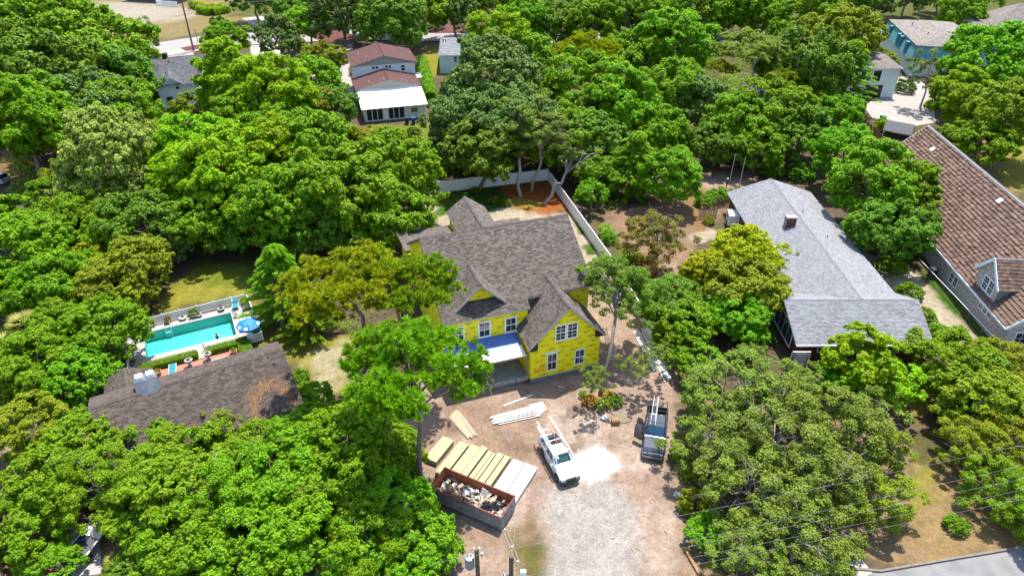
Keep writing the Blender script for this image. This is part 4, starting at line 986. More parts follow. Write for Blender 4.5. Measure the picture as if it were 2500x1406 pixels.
roof_plane(gh, [(6.15, 5.0, 3.0), (6.15, 36.6, 3.0), (0, 36.9, 5.0), (0, 5.0, 5.0)], (0, 1, 0), "shingle_grey", seed=42, slabmat="trim_white", tab=0.34, expo=0.16)
roof_plane(gh, [(-8.4, 0.1, 2.95), (5.85, 0.1, 2.95), (5.95, 5.05, 5.12), (-8.5, 5.05, 5.12)], (1, 0, 0), "shingle_grey", seed=43, slabmat="trim_white", tab=0.34, expo=0.16)
roof_plane(gh, [(-8.5, 5.05, 5.12), (5.95, 5.05, 5.12), (5.95, 9.6, 3.1), (-8.5, 9.6, 3.1)], (1, 0, 0), "shingle_grey", seed=44, slabmat="trim_white", tab=0.34, expo=0.16)
ridge_cap(gh, (0, 5.4, 5.06), (0, 36.9, 5.06), "ridge_grey"); ridge_cap(gh, (-8.5, 5.05, 5.18), (5.95, 5.05, 5.18), "ridge_grey")
gt = MB(); gt.bx(-8.4, 5.85, -0.02, 0.09, 2.74, 2.92); gt.build("gutter", "metal_white", gh)
cp = to_local(gh, at(1931, 545, 5.0)); ch = MB(); ch.bx(cp.x - 0.62, cp.x + 0.62, cp.y - 0.1, cp.y + 0.75, 3.6, 5.75); ck = ch.build("chimney", "mortar", gh)
Fc = Face((cp.x, cp.y - 0.1, 0), (1, 0, 0)); bricks(ck, Fc, -0.62, 0.62, 4.2, 5.62, 0.22, 0.08, "brick_red", w=0.02, name="brick", seed=9)
cc = MB(); cc.bx(cp.x - 0.7, cp.x + 0.7, cp.y - 0.18, cp.y + 0.83, 5.75, 5.85); cc.build("chimney_cap", "concrete", ck); cf = MB(); cf.bx(cp.x - 0.7, cp.x + 0.7, cp.y - 0.25, cp.y + 0.8, 3.9, 4.35); cf.build("flashing", "metal_grey", ck)
for q in ((2.2, 20.5), (1.3, 27.0)): vent_pipe(gh, (q[0], q[1], 5.0 - q[0] * 0.325), 0.3)
Fgf = Face((0, 1.2, 0), (1, 0, 0)); bricks(gh, Fgf, -7.7, 5.2, 0.0, 0.95, 0.23, 0.085, "brick_red", name="front_brickwork", joined=True, seed=7)
for u in (-5.5, -2.4, 1.0): window(gh, Fgf, u, u + 2.2, 1.1, 2.6, cols=3, rows=1, sashes=1, out=0.08, glass="glass_green")
Fgw = Face((-7.85, 5, 0), (0, -1, 0)); window(gh, Fgw, -2.6, 2.6, 0.7, 3.3, cols=4, rows=1, sashes=1, out=0.08, glass="glass_green")
la = MB()
for i in range(14):
    for s in (-1, 1): la.beam((-8.5 + i * 0.1 - 0.6 * s * 0.5, -0.35, 0.1), (-8.5 + i * 0.1 + 0.6 * s * 0.5, -0.35, 2.3), 0.03, 0.02)
la.bx(-8.85, -8.78, -0.4, -0.32, 0, 2.4); la.bx(-6.95, -6.88, -0.4, -0.32, 0, 2.4); la.bx(-8.85, -6.88, -0.4, -0.32, 2.3, 2.4); tag(la.build("lattice", "trim_white", gh), kind="stuff")
# ---- brown tiled brick house (far right)
bh = thing("tiled_brick_house", "large brick house with steep mottled brown tile roof at the right edge", "house", (53.1, 60.1, 0), R(-4.6))
w = MB(); w.bx(0, 13.8, 0, 42.0, 0, 3.0); w.build("wall", "mortar", bh)
Fbw = Face((0, 0, 0), (0, -1, 0)); Fbf = Face((0, 0, 0), (1, 0, 0))
bricks(bh, Fbw, -30.0, -0.02, 0.1, 3.0, 0.24, 0.09, "brick_grey", w=0.02, name="wall_brickwork", joined=True, seed=12)
bricks(bh, Fbf, 0.02, 13.8, 0.1, 3.0, 0.24, 0.09, "brick_grey", w=0.02, name="front_brickwork", joined=True, seed=13)
gwm = MB(); gwm.wallpoly([(0, 0.1, 2.9), (13.8, 0.1, 2.9), (6.9, 0.1, 9.4)], 0.2); gwm.wallpoly([(0, 41.9, 2.9), (13.8, 41.9, 2.9), (6.9, 41.9, 9.4)], 0.2); gwm.build("gable_wall", "brick_grey", bh)
bs = 6.9 / 7.35
P_l = [(-0.45, -0.4, 3.1), (-0.45, 42.9, 3.1), (6.9, 42.9, 10.0), (6.9, -0.4, 10.0)]
roof_plane(bh, P_l, (0, 1, 0), "tile_brown", seed=51, slabmat="soffit_dark", expo=0.46, tab=0.36, lift=0.14, singles=300, name="roof")
roof_plane(bh, [(14.25, -0.4, 3.1), (14.25, 42.9, 3.1), (6.9, 42.9, 10.0), (6.9, -0.4, 10.0)], (0, 1, 0), "tile_brown", seed=52, slabmat="soffit_dark", expo=0.40, tab=0.36, lift=0.06)
ridge_cap(bh, (6.9, -0.4, 10.06), (6.9, 42.9, 10.06), "ridge_grey", w=0.5)
gt = MB(); gt.bx(-0.62, -0.47, -0.4, 42.9, 2.85, 3.05); gt.build("gutter", "metal_white", bh)
fr_ = MB(); fr_.beam((-0.5, -0.42, 3.0), (6.9, -0.42, 9.9), 0.06, 0.3); fr_.beam((-0.5, 42.95, 3.0), (6.9, 42.95, 9.9), 0.06, 0.3); fr_.build("fascia", "trim_white", bh)
for q in ((5.2, 36.5), (5.7, 18.5)):
    z = 3.1 + (q[0] + 0.45) * bs; vb = MB(); vb.slab([(q[0] - 0.25, q[1] - 0.35, z + 0.1), (q[0] + 0.25, q[1] - 0.35, z + 0.1 + 0.47), (q[0] + 0.25, q[1] + 0.35, z + 0.1 + 0.47), (q[0] - 0.25, q[1] + 0.35, z + 0.1)], 0.2); vb.build("roof_vent", "metal_white", bh)
# gabled dormer flush with the wall
dpoly = [(-8.2, 2.9), (-3.8, 2.9), (-3.8, 5.55), (-6.0, 7.75), (-8.2, 5.55)]
dm = MB(); Fbw.plate(dm, dpoly, -2.5, 0.02); dw_ = dm.build("dormer_wall", "mortar", bh)
Fdw = Face((-0.03, 0, 0), (0, -1, 0)); brk = MB(); gg = np.random.default_rng(4); v = 2.95; r_ = 0
while v < 7.6:
    u = -8.2 - (0.12 if r_ % 2 else 0)
    while u < -3.8:
        q = clip_convex([(u, v), (u + 0.228, v), (u + 0.228, v + 0.078), (u, v + 0.078)], dpoly)
        if len(q) > 2: Fdw.plate(brk, q, -0.01, 0.012 + 0.012 * gg.random())
        u += 0.24
    v += 0.09; r_ += 1
tag(brk.build("dormer_brickwork", "brick_grey", dw_), kind="stuff")
for s in (-1, 1): roof_plane(bh, [(-0.35, 6.0 + s * 2.55, 5.35), (4.7, 6.0 + s * 2.55, 5.35), (4.7, 6.0, 7.95), (-0.35, 6.0, 7.95)], (1, 0, 0), "tile_brown", seed=53 + s, slabmat="trim_white", expo=0.40, tab=0.36, lift=0.06, name="dormer_roof")
fd = MB(); fd.beam((-0.38, 3.4, 5.25), (-0.38, 6.0, 7.88), 0.06, 0.34); fd.beam((-0.38, 8.6, 5.25), (-0.38, 6.0, 7.88), 0.06, 0.34); fd.build("dormer_fascia", "trim_white", bh)
ridge_cap(bh, (-0.35, 6.0, 8.0), (4.7, 6.0, 8.0), "ridge_grey")
window(bh, Fdw, -6.75, -5.65, 3.75, 5.5, cols=2, rows=2, out=0.08); window(bh, Fdw, -5.63, -4.53, 3.75, 5.5, cols=2, rows=2, out=0.08)
window(bh, Fbw, -12.9, -11.95, 0.7, 2.1, cols=2, rows=2, sashes=1, out=0.07); window(bh, Fbw, -11.93, -10.98, 0.7, 2.1, cols=2, rows=2, sashes=1, out=0.07)
for k in range(3): window(bh, Fbw, -5.9 + k * 0.95, -5.0 + k * 0.95, 1.6, 2.5, cols=2, rows=1, sashes=1, out=0.07, glass="glass_green")
window(bh, Fbf, 1.0, 2.4, 0.8, 2.4, cols=2, rows=2, sashes=1, out=0.07)
mat('screen_dark', (0.03, 0.035, 0.05), 0.8)
# ---- white house with maroon roofs (back)
wh = thing("maroon_roofed_house", "white two storey house with maroon gable roofs and white porch roof", "house", (-28.4, 130.8, 0), R(16))
w = MB(); w.bx(0, 11.9, 0.9, 7.3, 0, 2.75); w.bx(0, 11.9, 7.3, 15.4, 0, 4.5); w.bx(0.0, 12.6, 15.4, 26.0, 0, 7.0); w.build("wall", "siding_white", wh)
gm = MB(); gm.wallpoly([(-0.3, 7.4, 4.4), (12.1, 7.4, 4.4), (5.9, 7.4, 5.95)], 0.2); gm.wallpoly([(-0.3, 15.5, 6.9), (12.9, 15.5, 6.9), (6.3, 15.5, 8.6)], 0.2); gm.build("gable_wall", "siding_cream", wh)
roof_plane(wh, [(-0.5, 0.3, 2.75), (12.4, 0.3, 2.75), (12.4, 7.3, 4.2), (-0.5, 7.3, 4.2)], (1, 0, 0), None, slabmat="metal_white", thick=0.14, name="porch_roof")
sm = MB()
for i in range(1, 16): sm.beam((-0.5 + i * 0.806, 0.3, 2.77), (-0.5 + i * 0.806, 7.3, 4.22), 0.04, 0.05)
sm.build("roof_seam", "metal_white", wh)
for x0, s in ((-0.8, 61), (12.5, 62)): roof_plane(wh, [(x0, 7.2, 4.45), (x0, 15.5, 4.45), (5.85, 15.5, 6.05), (5.85, 7.2, 6.05)], (0, 1, 0), "shingle_maroon", seed=s, slabmat="trim_cream", expo=0.2, tab=0.5, lift=0.015)
for x0, s in ((-0.7, 63), (13.2, 64)): roof_plane(wh, [(x0, 15.1, 7.0), (x0, 26.5, 7.0), (6.25, 26.5, 8.75), (6.25, 15.1, 8.75)], (0, 1, 0), "shingle_maroon", seed=s, slabmat="trim_cream", expo=0.2, tab=0.5, lift=0.015)
ridge_cap(wh, (6.25, 15.1, 8.8), (6.25, 26.5, 8.8), "shingle_maroon"); ridge_cap(wh, (5.85, 7.2, 6.1), (5.85, 15.4, 6.1), "shingle_maroon")
Fwf = Face((0, 15.38, 0), (1, 0, 0))
for u in (3.6, 4.3, 6.3, 7.0): window(wh, Fwf, u, u + 0.65, 6.05, 6.75, cols=1, rows=1, sashes=1, out=0.06, fw=0.07)
window(wh, Fwf, 9.6, 10.5, 5.3, 6.6, cols=1, rows=1, sashes=2, out=0.06, fw=0.08)
Fws = Face((0, 0.88, 0), (1, 0, 0))
for k in range(7):
    if k == 3: continue
    sc_ = MB(); Fws.box(sc_, 0.5 + k * 1.05, 1.4 + k * 1.05, 0.35, 2.5, -0.02, 0.03); sc_.build("porch_screen", "screen_dark", wh)
for k in range(8): pb = MB(); Fws.box(pb, 0.40 + k * 1.05, 0.50 + k * 1.05, 0.0, 2.6, 0.0, 0.08); pb.build("porch_post", "trim_white", wh)
dd = MB(); Fws.box(dd, 3.7, 4.5, 0.1, 2.3, 0.0, 0.06); dd.build("door", "trim_white", wh)
window(wh, Fws, 9.0, 10.5, 1.0, 2.2, cols=2, rows=1, sashes=1, out=0.06, glass="glass_green")
bl = MB(); bl.bx(12.7, 14.0, 15.6, 18.0, 3.4, 3.6); bl.bx(13.85, 13.95, 15.6, 15.7, 0, 6.8)
for i in range(9): bl.bx(12.75 + i * 0.14, 12.79 + i * 0.14, 15.6, 15.64, 3.6, 4.5)
bl.bx(12.7, 14.0, 15.6, 15.66, 4.5, 4.58); tag(bl.build("balcony", "trim_white", wh), kind="stuff")
for q in ((2.2, 9.2), (5.1, 8.0), (8.8, 8.4), (1.6, 22.0), (2.8, 18.0)): vent_pipe(wh, (q[0], q[1], (4.5 + 1.55 * (1 - abs(q[0] - 5.85) / 6.65)) if q[1] < 15 else 7.0 + 1.75 * (1 - abs(q[0] - 6.25) / 6.95)), 0.35, 0.08, "metal_white")
# ---- slate roofed cottage (left back)
cA, cB, cC, cD = at(362, 146, 7.0), at(500, 133, 7.0), at(478, 203, 4.7), at(376, 214, 4.7)
ct = thing("slate_roofed_cottage", "white cottage with speckled slate grey roof half hidden by lime trees", "house", (cD.x, cD.y, 0), 0)
LQ = lambda p: Vector((p.x - cD.x, p.y - cD.y, p.z))
roof_plane(ct, [LQ(cD), LQ(cC), LQ(cB), LQ(cA)], LQ(cB) - LQ(cA), "shingle_slate", seed=71, slabmat="trim_white", expo=0.25, tab=0.5)
bk1, bk2 = LQ(cA) + Vector((-1.0, 5.5, -2.4)), LQ(cB) + Vector((-1.0, 5.5, -2.4)); roof_plane(ct, [LQ(cA), LQ(cB), bk2, bk1], LQ(cB) - LQ(cA), "shingle_slate", seed=72, slabmat="trim_white", expo=0.25, tab=0.5)
ridge_cap(ct, LQ(cA) + Vector((0, 0, 0.06)), LQ(cB) + Vector((0, 0, 0.06)), "shingle_slate")
q0, q1 = LQ(cD) + Vector((0.35, 0.5, 0)), LQ(cC) + Vector((-0.35, 0.5, 0)); q2, q3 = bk2 + Vector((-0.4, -0.4, 0)), bk1 + Vector((0.4, -0.4, 0))
MB().prism([(q.x, q.y) for q in (q0, q1, q2, q3)], 0, 4.45).build("wall", "siding_mint", ct)
du_ = (q1 - q0).normalized(); Fct = Face((q0.x, q0.y, 0), (du_.x, du_.y, 0))
gq = MB(); Fct.plate(gq, [(0, 4.4), (5.6, 4.4), (2.8, 6.1)], -0.2, 0.02); gq.build("gable_wall", "siding_mint", ct)
for (a_, b_) in ((0, 2.8), (5.6, 2.8)): P0 = Fct(a_, 4.35, 0.4); P1 = Fct(b_, 6.2, 0.4); roof_plane(ct, [P0, P1, P1 - Fct.n * 7.5, P0 - Fct.n * 0.6], -Fct.n, "shingle_slate", seed=74 + int(a_), slabmat="trim_white", expo=0.25, tab=0.5, name="gable_roof")
window(ct, Fct, 3.3, 4.1, 3.6, 5.0, cols=1, rows=1, sashes=2, out=0.06); dd = MB(); Fct.box(dd, 1.2, 2.3, 0.1, 2.4, 0, 0.06); dd.build("door", "soffit_dark", ct)
ckp = LQ(cA).lerp(LQ(cB), 0.3); ck = MB(); ck.bx(ckp.x - 0.4, ckp.x + 0.4, ckp.y - 0.5, ckp.y + 0.4, ckp.z - 0.8, ckp.z + 1.0); ck.build("chimney", "soffit_dark", ct)
for (s_, t_) in ((0.15, 0.35), (0.35, 0.2), (0.3, 0.6)): vq = LQ(cA).lerp(LQ(cB), s_).lerp(LQ(cD).lerp(LQ(cC), s_), t_); vent_pipe(ct, vq, 0.5, 0.1)
# ---- small white house by the far road
sw = thing("small_white_house", "small pale house with low grey roof beside the far road", "house", (-16.9, 165.0, 0), R(3))
w = MB(); w.bx(0, 9.0, 0, 15.0, 0, 4.2); w.build("wall", "siding_mint", sw)
roof_plane(sw, [(-0.2, -0.3, 4.25), (9.2, -0.3, 4.25), (9.2, 15.2, 4.6), (-0.2, 15.2, 4.6)], (1, 0, 0), "shingle_grey", seed=73, slabmat="trim_white", expo=0.4, tab=0.9)
Fsw = Face((0, 0, 0), (1, 0, 0)); window(sw, Fsw, 3.3, 4.2, 2.5, 4.0, cols=1, rows=1, sashes=2, out=0.06)
for q in ((0.6, 11.5), (1.2, 11.5)): vent_pipe(sw, (q[0], q[1], 4.45), 0.6, 0.12)
# ---- white shed roof glimpsed in the back wood
sp = at(1362, 150, 3.0); ws = thing("white_outbuilding", "white outbuilding glimpsed between trees at top centre", "shed", (sp.x - 3.5, sp.y, 0), R(-8))
MB().bx(0, 7, 0, 6, 0, 2.7).build("wall", "siding_white", ws); roof_plane(ws, [(-0.3, -0.3, 2.75), (7.3, -0.3, 2.75), (7.3, 6.3, 3.3), (-0.3, 6.3, 3.3)], (1, 0, 0), None, slabmat="metal_white", name="roof"); window(ws, Face((0, 0, 0), (1, 0, 0)), 4.6, 5.5, 1.0, 2.2, cols=1, rows=1, out=0.06)
# ---- turquoise mansard house
tq = thing("turquoise_mansard_house", "house with tan top roof and turquoise shingled mansard sides", "house", (92.4, 163.2, 0), R(-12.3))
w = MB(); w.bx(-0.2, 15.2, 0.2, 26.8, 0, 4.6); w.build("wall", "siding_mint", tq)
m_ = MB(); m_.loft([[(-0.9, -0.9, 3.6), (15.9, -0.9, 3.6), (15.9, 27.9, 3.6), (-0.9, 27.9, 3.6)], [(0.1, 0.1, 6.9), (14.9, 0.1, 6.9), (14.9, 26.9, 6.9), (0.1, 26.9, 6.9)]]); md = m_.build("mansard", "teal_dark", tq)
for k, (a, b, c, d, u) in enumerate((((-0.9, -0.9), (-0.9, 27.9), (0.1, 26.9), (0.1, 0.1), (0, 1, 0)), ((-0.9, -0.9), (15.9, -0.9), (14.9, 0.1), (0.1, 0.1), (1, 0, 0)))):
    shingles(md, [(*a, 3.6), (*b, 3.6), (*c, 6.9), (*d, 6.9)], u, "teal_shingle", expo=0.3, tab=0.5, lift=0.02, seed=80 + k, name="turquoise_shingles", off=0.02)
for (pts, u, s) in (([(-0.2, -0.2, 6.9), (-0.2, 27.2, 6.9), (7.5, 21, 8.3), (7.5, 6, 8.3)], (0, 1, 0), 83), ([(15.2, -0.2, 6.9), (15.2, 27.2, 6.9), (7.5, 21, 8.3), (7.5, 6, 8.3)], (0, 1, 0), 84), ([(-0.2, -0.2, 6.9), (15.2, -0.2, 6.9), (7.5, 6, 8.3)], (1, 0, 0), 85), ([(-0.2, 27.2, 6.9), (15.2, 27.2, 6.9), (7.5, 21, 8.3)], (1, 0, 0), 86)): roof_plane(tq, pts, u, "shingle_tan", seed=s, slabmat="trim_cream", expo=0.35, tab=0.8, lift=0.015, name="top_roof")
for y in (4.5, 10.0, 12.5, 21.0):
    dn = MB(); dn.bx(-0.95, 0.1, y, y + 1.3, 4.0, 6.5); dn.build("dormer_window", "teal_dark", tq)
dn = MB(); dn.slab([(8.2, 9.0, 8.4), (12.5, 8.2, 7.6), (12.0, 12.5, 7.7)], 0.1); dn.build("roof_cricket", "metal_grey", tq)
for q in ((4, 8), (3, 18)): vent_pipe(tq, (q[0], q[1], 7.6), 0.6, 0.12)
# ---- blue walled hip roofed house in the corner
bl_ = thing("blue_walled_house", "blue house with grey hip roof in the upper right corner", "house", (123.5, 186.0, 0), R(-10))
MB().bx(0.4, 22, 0.4, 16, 0, 6.2).build("wall", "blue_wall", bl_)
for (pts, u, s) in (([(0, 0, 6), (22, 0, 6), (15, 7, 10.5), (7, 7, 10.5)], (1, 0, 0), 91), ([(0, 0, 6), (0, 14, 6), (7, 7, 10.5)], (0, 1, 0), 92), ([(0, 14, 6), (22, 14, 6), (15, 7, 10.5), (7, 7, 10.5)], (1, 0, 0), 93), ([(22, 0, 6), (22, 14, 6), (15, 7, 10.5)], (0, 1, 0), 94)): roof_plane(bl_, pts, u, "shingle_tan", seed=s, slabmat="trim_white", expo=0.35, tab=0.8)
w = MB(); w.bx(-4, 0.4, -2, 6, 0, 5.2); w.build("wing_wall", "blue_wall", bl_); roof_plane(bl_, [(-4.6, -2.6, 5.0), (0.4, -2.6, 5.0), (0.4, 6.5, 6.4), (-4.6, 6.5, 6.4)], (1, 0, 0), "shingle_tan", seed=95, slabmat="trim_white", expo=0.35, tab=0.8, name="wing_roof")
# ---- pale green garage building
gb = thing("garage_building", "pale green two storey garage with white barred upper windows beside the concrete drive", "garage", (70.0, 147.0, 0), 0)
MB().bx(0, 11.3, 0, 10, 0, 6.2).build("wall", "siding_mint", gb); roof_plane(gb, [(-0.4, -0.4, 6.25), (11.7, -0.4, 6.25), (11.7, 10.4, 7.0), (-0.4, 10.4, 7.0)], (1, 0, 0), "shingle_tan", seed=96, slabmat="trim_white", expo=0.35, tab=0.8)
Fgb = Face((0, 0, 0), (1, 0, 0)); dk = MB(); Fgb.box(dk, 4.8, 8.6, 0.0, 2.7, -0.3, 0.02); dk.build("garage_opening", "black_paint", gb)
dk = MB(); Fgb.box(dk, 1.0, 7.6, 3.5, 5.7, -0.1, 0.02); dk.build("upper_glazing", "glass_dark", gb)
for u in (1.0, 2.6, 3.0, 4.3, 5.2, 5.6, 7.5): pb = MB(); Fgb.box(pb, u, u + 0.22, 3.4, 5.8, 0.02, 0.15); pb.build("window_bar", "trim_white", gb)
# ---- teal shed under the pine
sp = at(1850, 240, 2.4); ts = thing("teal_shed", "small teal shed under the open branched pine", "shed", (sp.x - 2.0, sp.y, 0), R(14))
MB().bx(0, 5, 0, 4.5, 0, 2.6).build("wall", "teal_shingle", ts)
for x0, s in ((-0.4, 97), (5.4, 98)): roof_plane(ts, [(x0, -0.4, 2.6), (x0, 5, 2.6), (2.5, 5, 3.9), (2.5, -0.4, 3.9)], (0, 1, 0), "shingle_slate", seed=s, slabmat="trim_cream", expo=0.3, tab=0.6)
MB().wallpoly([(0, 0.05, 2.55), (5, 0.05, 2.55), (2.5, 0.05, 3.8)], 0.1).build("gable_wall", "teal_shingle", ts)
# ---- grey house beyond the sandy field
sp = at(470, 2, 0); fh = thing("field_edge_house", "grey house with white windows beyond the sandy field", "house", (sp.x - 22, sp.y, 0), R(-14))
MB().bx(0, 20, 0, 10, 0, 5).build("wall", "shingle_slate", fh)
for x0 in (0,): roof_plane(fh, [(-0.5, -0.5, 5), (20.5, -0.5, 5), (20.5, 5, 8), (-0.5, 5, 8)], (1, 0, 0), "shingle_slate", seed=99, expo=0.4, tab=0.9); roof_plane(fh, [(-0.5, 5, 8), (20.5, 5, 8), (20.5, 10.5, 5), (-0.5, 10.5, 5)], (1, 0, 0), "shingle_slate", seed=100, expo=0.4, tab=0.9)
for u in (12.0, 15.5): window(fh, Face((0, 0, 0), (1, 0, 0)), u, u + 1.5, 1.2, 3.2, cols=1, rows=1, out=0.06, fw=0.2)
sp = at(413, 14, 0); we = thing("white_picket_enclosure", "white picket enclosure at the edge of the sandy field", "fence", (sp.x - 4, sp.y, 0), R(-14))
for i in range(24): MB().bx(i * 0.33, i * 0.33 + 0.22, 0, 0.05, 0, 1.6).build("picket", "trim_white", we)
MB().bx(-0.05, 8.0, 0.05, 0.12, 1.2, 1.35).build("rail", "trim_white", we); MB().bx(-0.05, 0.1, 0, 3, 0, 1.6).build("side_panel", "trim_white", we)
# ================================================================ POOL YARD
PO = at(352, 815); PYAW = R(26.1)
def PW(x, y, z=0.0):
    c, s = math.cos(PYAW), math.sin(PYAW); return Vector((PO.x + x * c - y * s, PO.y + x * s + y * c, z))
mat("pool_deck_mat", (0.56, 0.52, 0.47), 0.9, var=0.10, scale=1.5, bump=0.2); mat("liner", (0.10, 0.43, 0.38), 0.5, var=0.10, scale=5); mat("coping", (0.64, 0.62, 0.58), 0.7)
deck = MB(); T = 0.07
def q4(x0, x1, y0, y1, mb=deck, z0=-0.05, z1=T): mb.prism([PW(x0, y0).xy, PW(x1, y0).xy, PW(x1, y1).xy, PW(x0, y1).xy], z0, z1)
q4(-1.8, -0.3, -6.3, 1.3); q4(9.6, 11.75, -7.0, 1.4); q4(-0.3, 9.6, 0.3, 1.35); q4(-0.3, 9.6, -6.5, -5.15); q4(5.05, 5.75, -7.8, -6.5)
tag(deck.build("pool_deck", "pool_deck_mat"), kind="structure")
pool = thing("swimming_pool", "rectangular swimming pool with turquoise water and white coping", "swimming pool", PO, PYAW)
L_, W_ = 9.3, 4.85; D_ = 1.15
cp_ = MB()
for (x0, x1, y0, y1) in ((-0.3, L_ + 0.3, 0, 0.3), (-0.3, L_ + 0.3, -W_ - 0.3, -W_), (-0.3, 0, -W_, 0), (L_, L_ + 0.3, -W_, 0)): cp_.bx(x0, x1, y0, y1, -0.1, 0.10)
cp_.build("coping", "coping", pool)
sh = MB(); sh.bx(-0.2, L_ + 0.2, -W_ - 0.2, 0.2, -D_ - 0.15, -D_); sh.bx(-0.2, 0, -W_, 0, -D_, -0.1); sh.bx(L_, L_ + 0.2, -W_, 0, -D_, -0.1); sh.bx(-0.2, L_ + 0.2, 0, 0.2, -D_, -0.1); sh.bx(-0.2, L_ + 0.2, -W_ - 0.2, -W_, -D_, -0.1)
sh.build("basin", "liner", pool)
m, n, l, b = new_mat("pool_water"); nodes = n
out = n["Material Output"]; tr = n.new("ShaderNodeBsdfTransparent"); tr.inputs[0].default_value = (0.62, 0.95, 0.93, 1); gl = n.new("ShaderNodeBsdfGlossy"); gl.inputs["Roughness"].default_value = 0.03
fr = n.new("ShaderNodeFresnel"); fr.inputs["IOR"].default_value = 1.33; wv = n.new("ShaderNodeTexNoise"); wv.inputs["Scale"].default_value = 2.6; wv.inputs["Detail"].default_value = 4; tc = n.new("ShaderNodeTexCoord"); l.new(tc.outputs["Object"], wv.inputs["Vector"])
bp = n.new("ShaderNodeBump"); bp.inputs["Strength"].default_value = 0.6; bp.inputs["Distance"].default_value = 0.05; l.new(wv.outputs[0], bp.inputs["Height"]); l.new(bp.outputs[0], gl.inputs["Normal"]); l.new(bp.outputs[0], fr.inputs["Normal"])
mxs = n.new("ShaderNodeMixShader"); l.new(fr.outputs[0], mxs.inputs[0]); l.new(tr.outputs[0], mxs.inputs[1]); l.new(gl.outputs[0], mxs.inputs[2]); l.new(mxs.outputs[0], out.inputs["Surface"])
wt = MB(); wt.add([(0, -W_, -0.14), (L_, -W_, -0.14), (L_, 0, -0.14), (0, 0, -0.14)], [(0, 1, 2, 3)]); wt.build("water", "pool_water", pool)
st = MB()
for k in range(3): st.bx(2.2, 2.75, -0.28, -0.02, -1.0 + k * 0.28, -0.96 + k * 0.28)
for x in (2.15, 2.8): st.tube([(x, -0.15, -1.1), (x, -0.12, 0.5), (x, 0.05, 0.72), (x, 0.3, 0.6), (x, 0.38, 0.08)], 0.025, 6)
st.build("pool_ladder", "metal_white", pool)
# white picket fence: every picket and post a part
def picket_fence(name, label, pts, h=1.15, gap=0.155, pw=0.08, matn="vinyl_white", post=1.9, zb=0.07, capz=0.04):
    root = thing(name, label, "fence", pts[0]); O = Vector(pts[0])
    pm = MB().bx(-pw / 2, pw / 2, -0.018, 0.018, 0.1, h - 0.1).mesh("picket", matn)
    pom = MB().bx(-0.045, 0.045, -0.045, 0.045, 0, h + capz).lathe([(0.07, h + capz), (0.075, h + capz + 0.03), (0.02, h + capz + 0.08)], n=8).mesh("post", matn)
    for k in range(len(pts) - 1):
        a, b = Vector(pts[k]) - O, Vector(pts[k + 1]) - O; d = b - a; L = d.length; ang = math.atan2(d.y, d.x); n_ = int(L / gap)
        for i in range(n_): p = a + d * ((i + 0.5) / n_); link_obj("picket", pm, root, (p.x, p.y, zb), (0, 0, ang))
        m_ = max(1, round(L / post))
        for i in range(m_ + 1): p = a + d * (i / m_); link_obj("post", pom, root, (p.x, p.y, zb), (0, 0, ang))
        for z in (0.16, h - 0.08): MB().beam(a + Vector((0, 0, z + zb)), b + Vector((0, 0, z + zb)), 0.05, 0.09).build("rail", matn, root)
    return root
picket_fence("picket_fence", "white picket fence around the back and right side of the pool", [PW(-1.7, -0.2), PW(-1.55, 1.2), PW(11.5, 1.5), PW(11.85, -7.2), PW(10.35, -7.35)])
picket_fence("picket_fence", "short white picket fence at the pool's lower left corner", [PW(-1.7, -2.6), PW(-1.55, -7.6)])
# clipped hedges
def hedge(label, boxes, loc, rz, dens=5200):
    root = thing("clipped_hedge", label, "hedge", loc, rz, "clipped hedges by the pool patio"); g = np.random.default_rng(int(abs(loc[0]) * 100)); C = []; N = []
    core_ = MB()
    for (x0, x1, y0, y1, h) in boxes:
        core_.bx(x0 + 0.1, x1 - 0.1, y0 + 0.1, y1 - 0.1, 0.0, h - 0.1)
        areas = [((x1 - x0) * (y1 - y0), 2), ((x1 - x0) * h, 1), ((y1 - y0) * h, 0)]
        for (A_, ax) in areas:
            for s in (0, 1):
                if ax == 2 and s == 0: continue
                k = int(A_ * 420); P = g.random((k, 3)) * np.array([x1 - x0, y1 - y0, h]) + np.array([x0, y0, 0.0]); lim = ((x0, x1), (y0, y1), (0, h))[ax][s]; P[:, ax] = lim + g.normal(size=k) * 0.035
                nn_ = np.zeros(3); nn_[ax] = 1 if s else -1; C.append(P); N.append(unit(nn_ + g.normal(size=(k, 3)) * 0.5 + np.array([0, 0, 0.2])))
    C = np.concatenate(C); N = np.concatenate(N); me_ = leaf_mesh("hedge_leaves", C, N, 0.10, 0.06, g.random(len(C)), g); me_.materials.append(M("leaf_hedge"))
    core_.build("branches", "leaf_dark", root); link_obj("foliage", me_, root); return root
hedge("left clipped hedge between pool and brick patio, bent around the blue lounger", [(-1.0, 4.75, -0.05, 0.95, 0.72), (-1.2, 0.35, -2.5, -0.05, 0.75)], PW(0.3, -7.55), PYAW)
hedge("right clipped hedge between pool and brick patio, bent around the terracotta pot", [(0, 4.2, 0, 0.95, 0.72), (3.2, 4.55, -2.3, 0.95, 0.78)], PW(5.95, -7.5), PYAW)
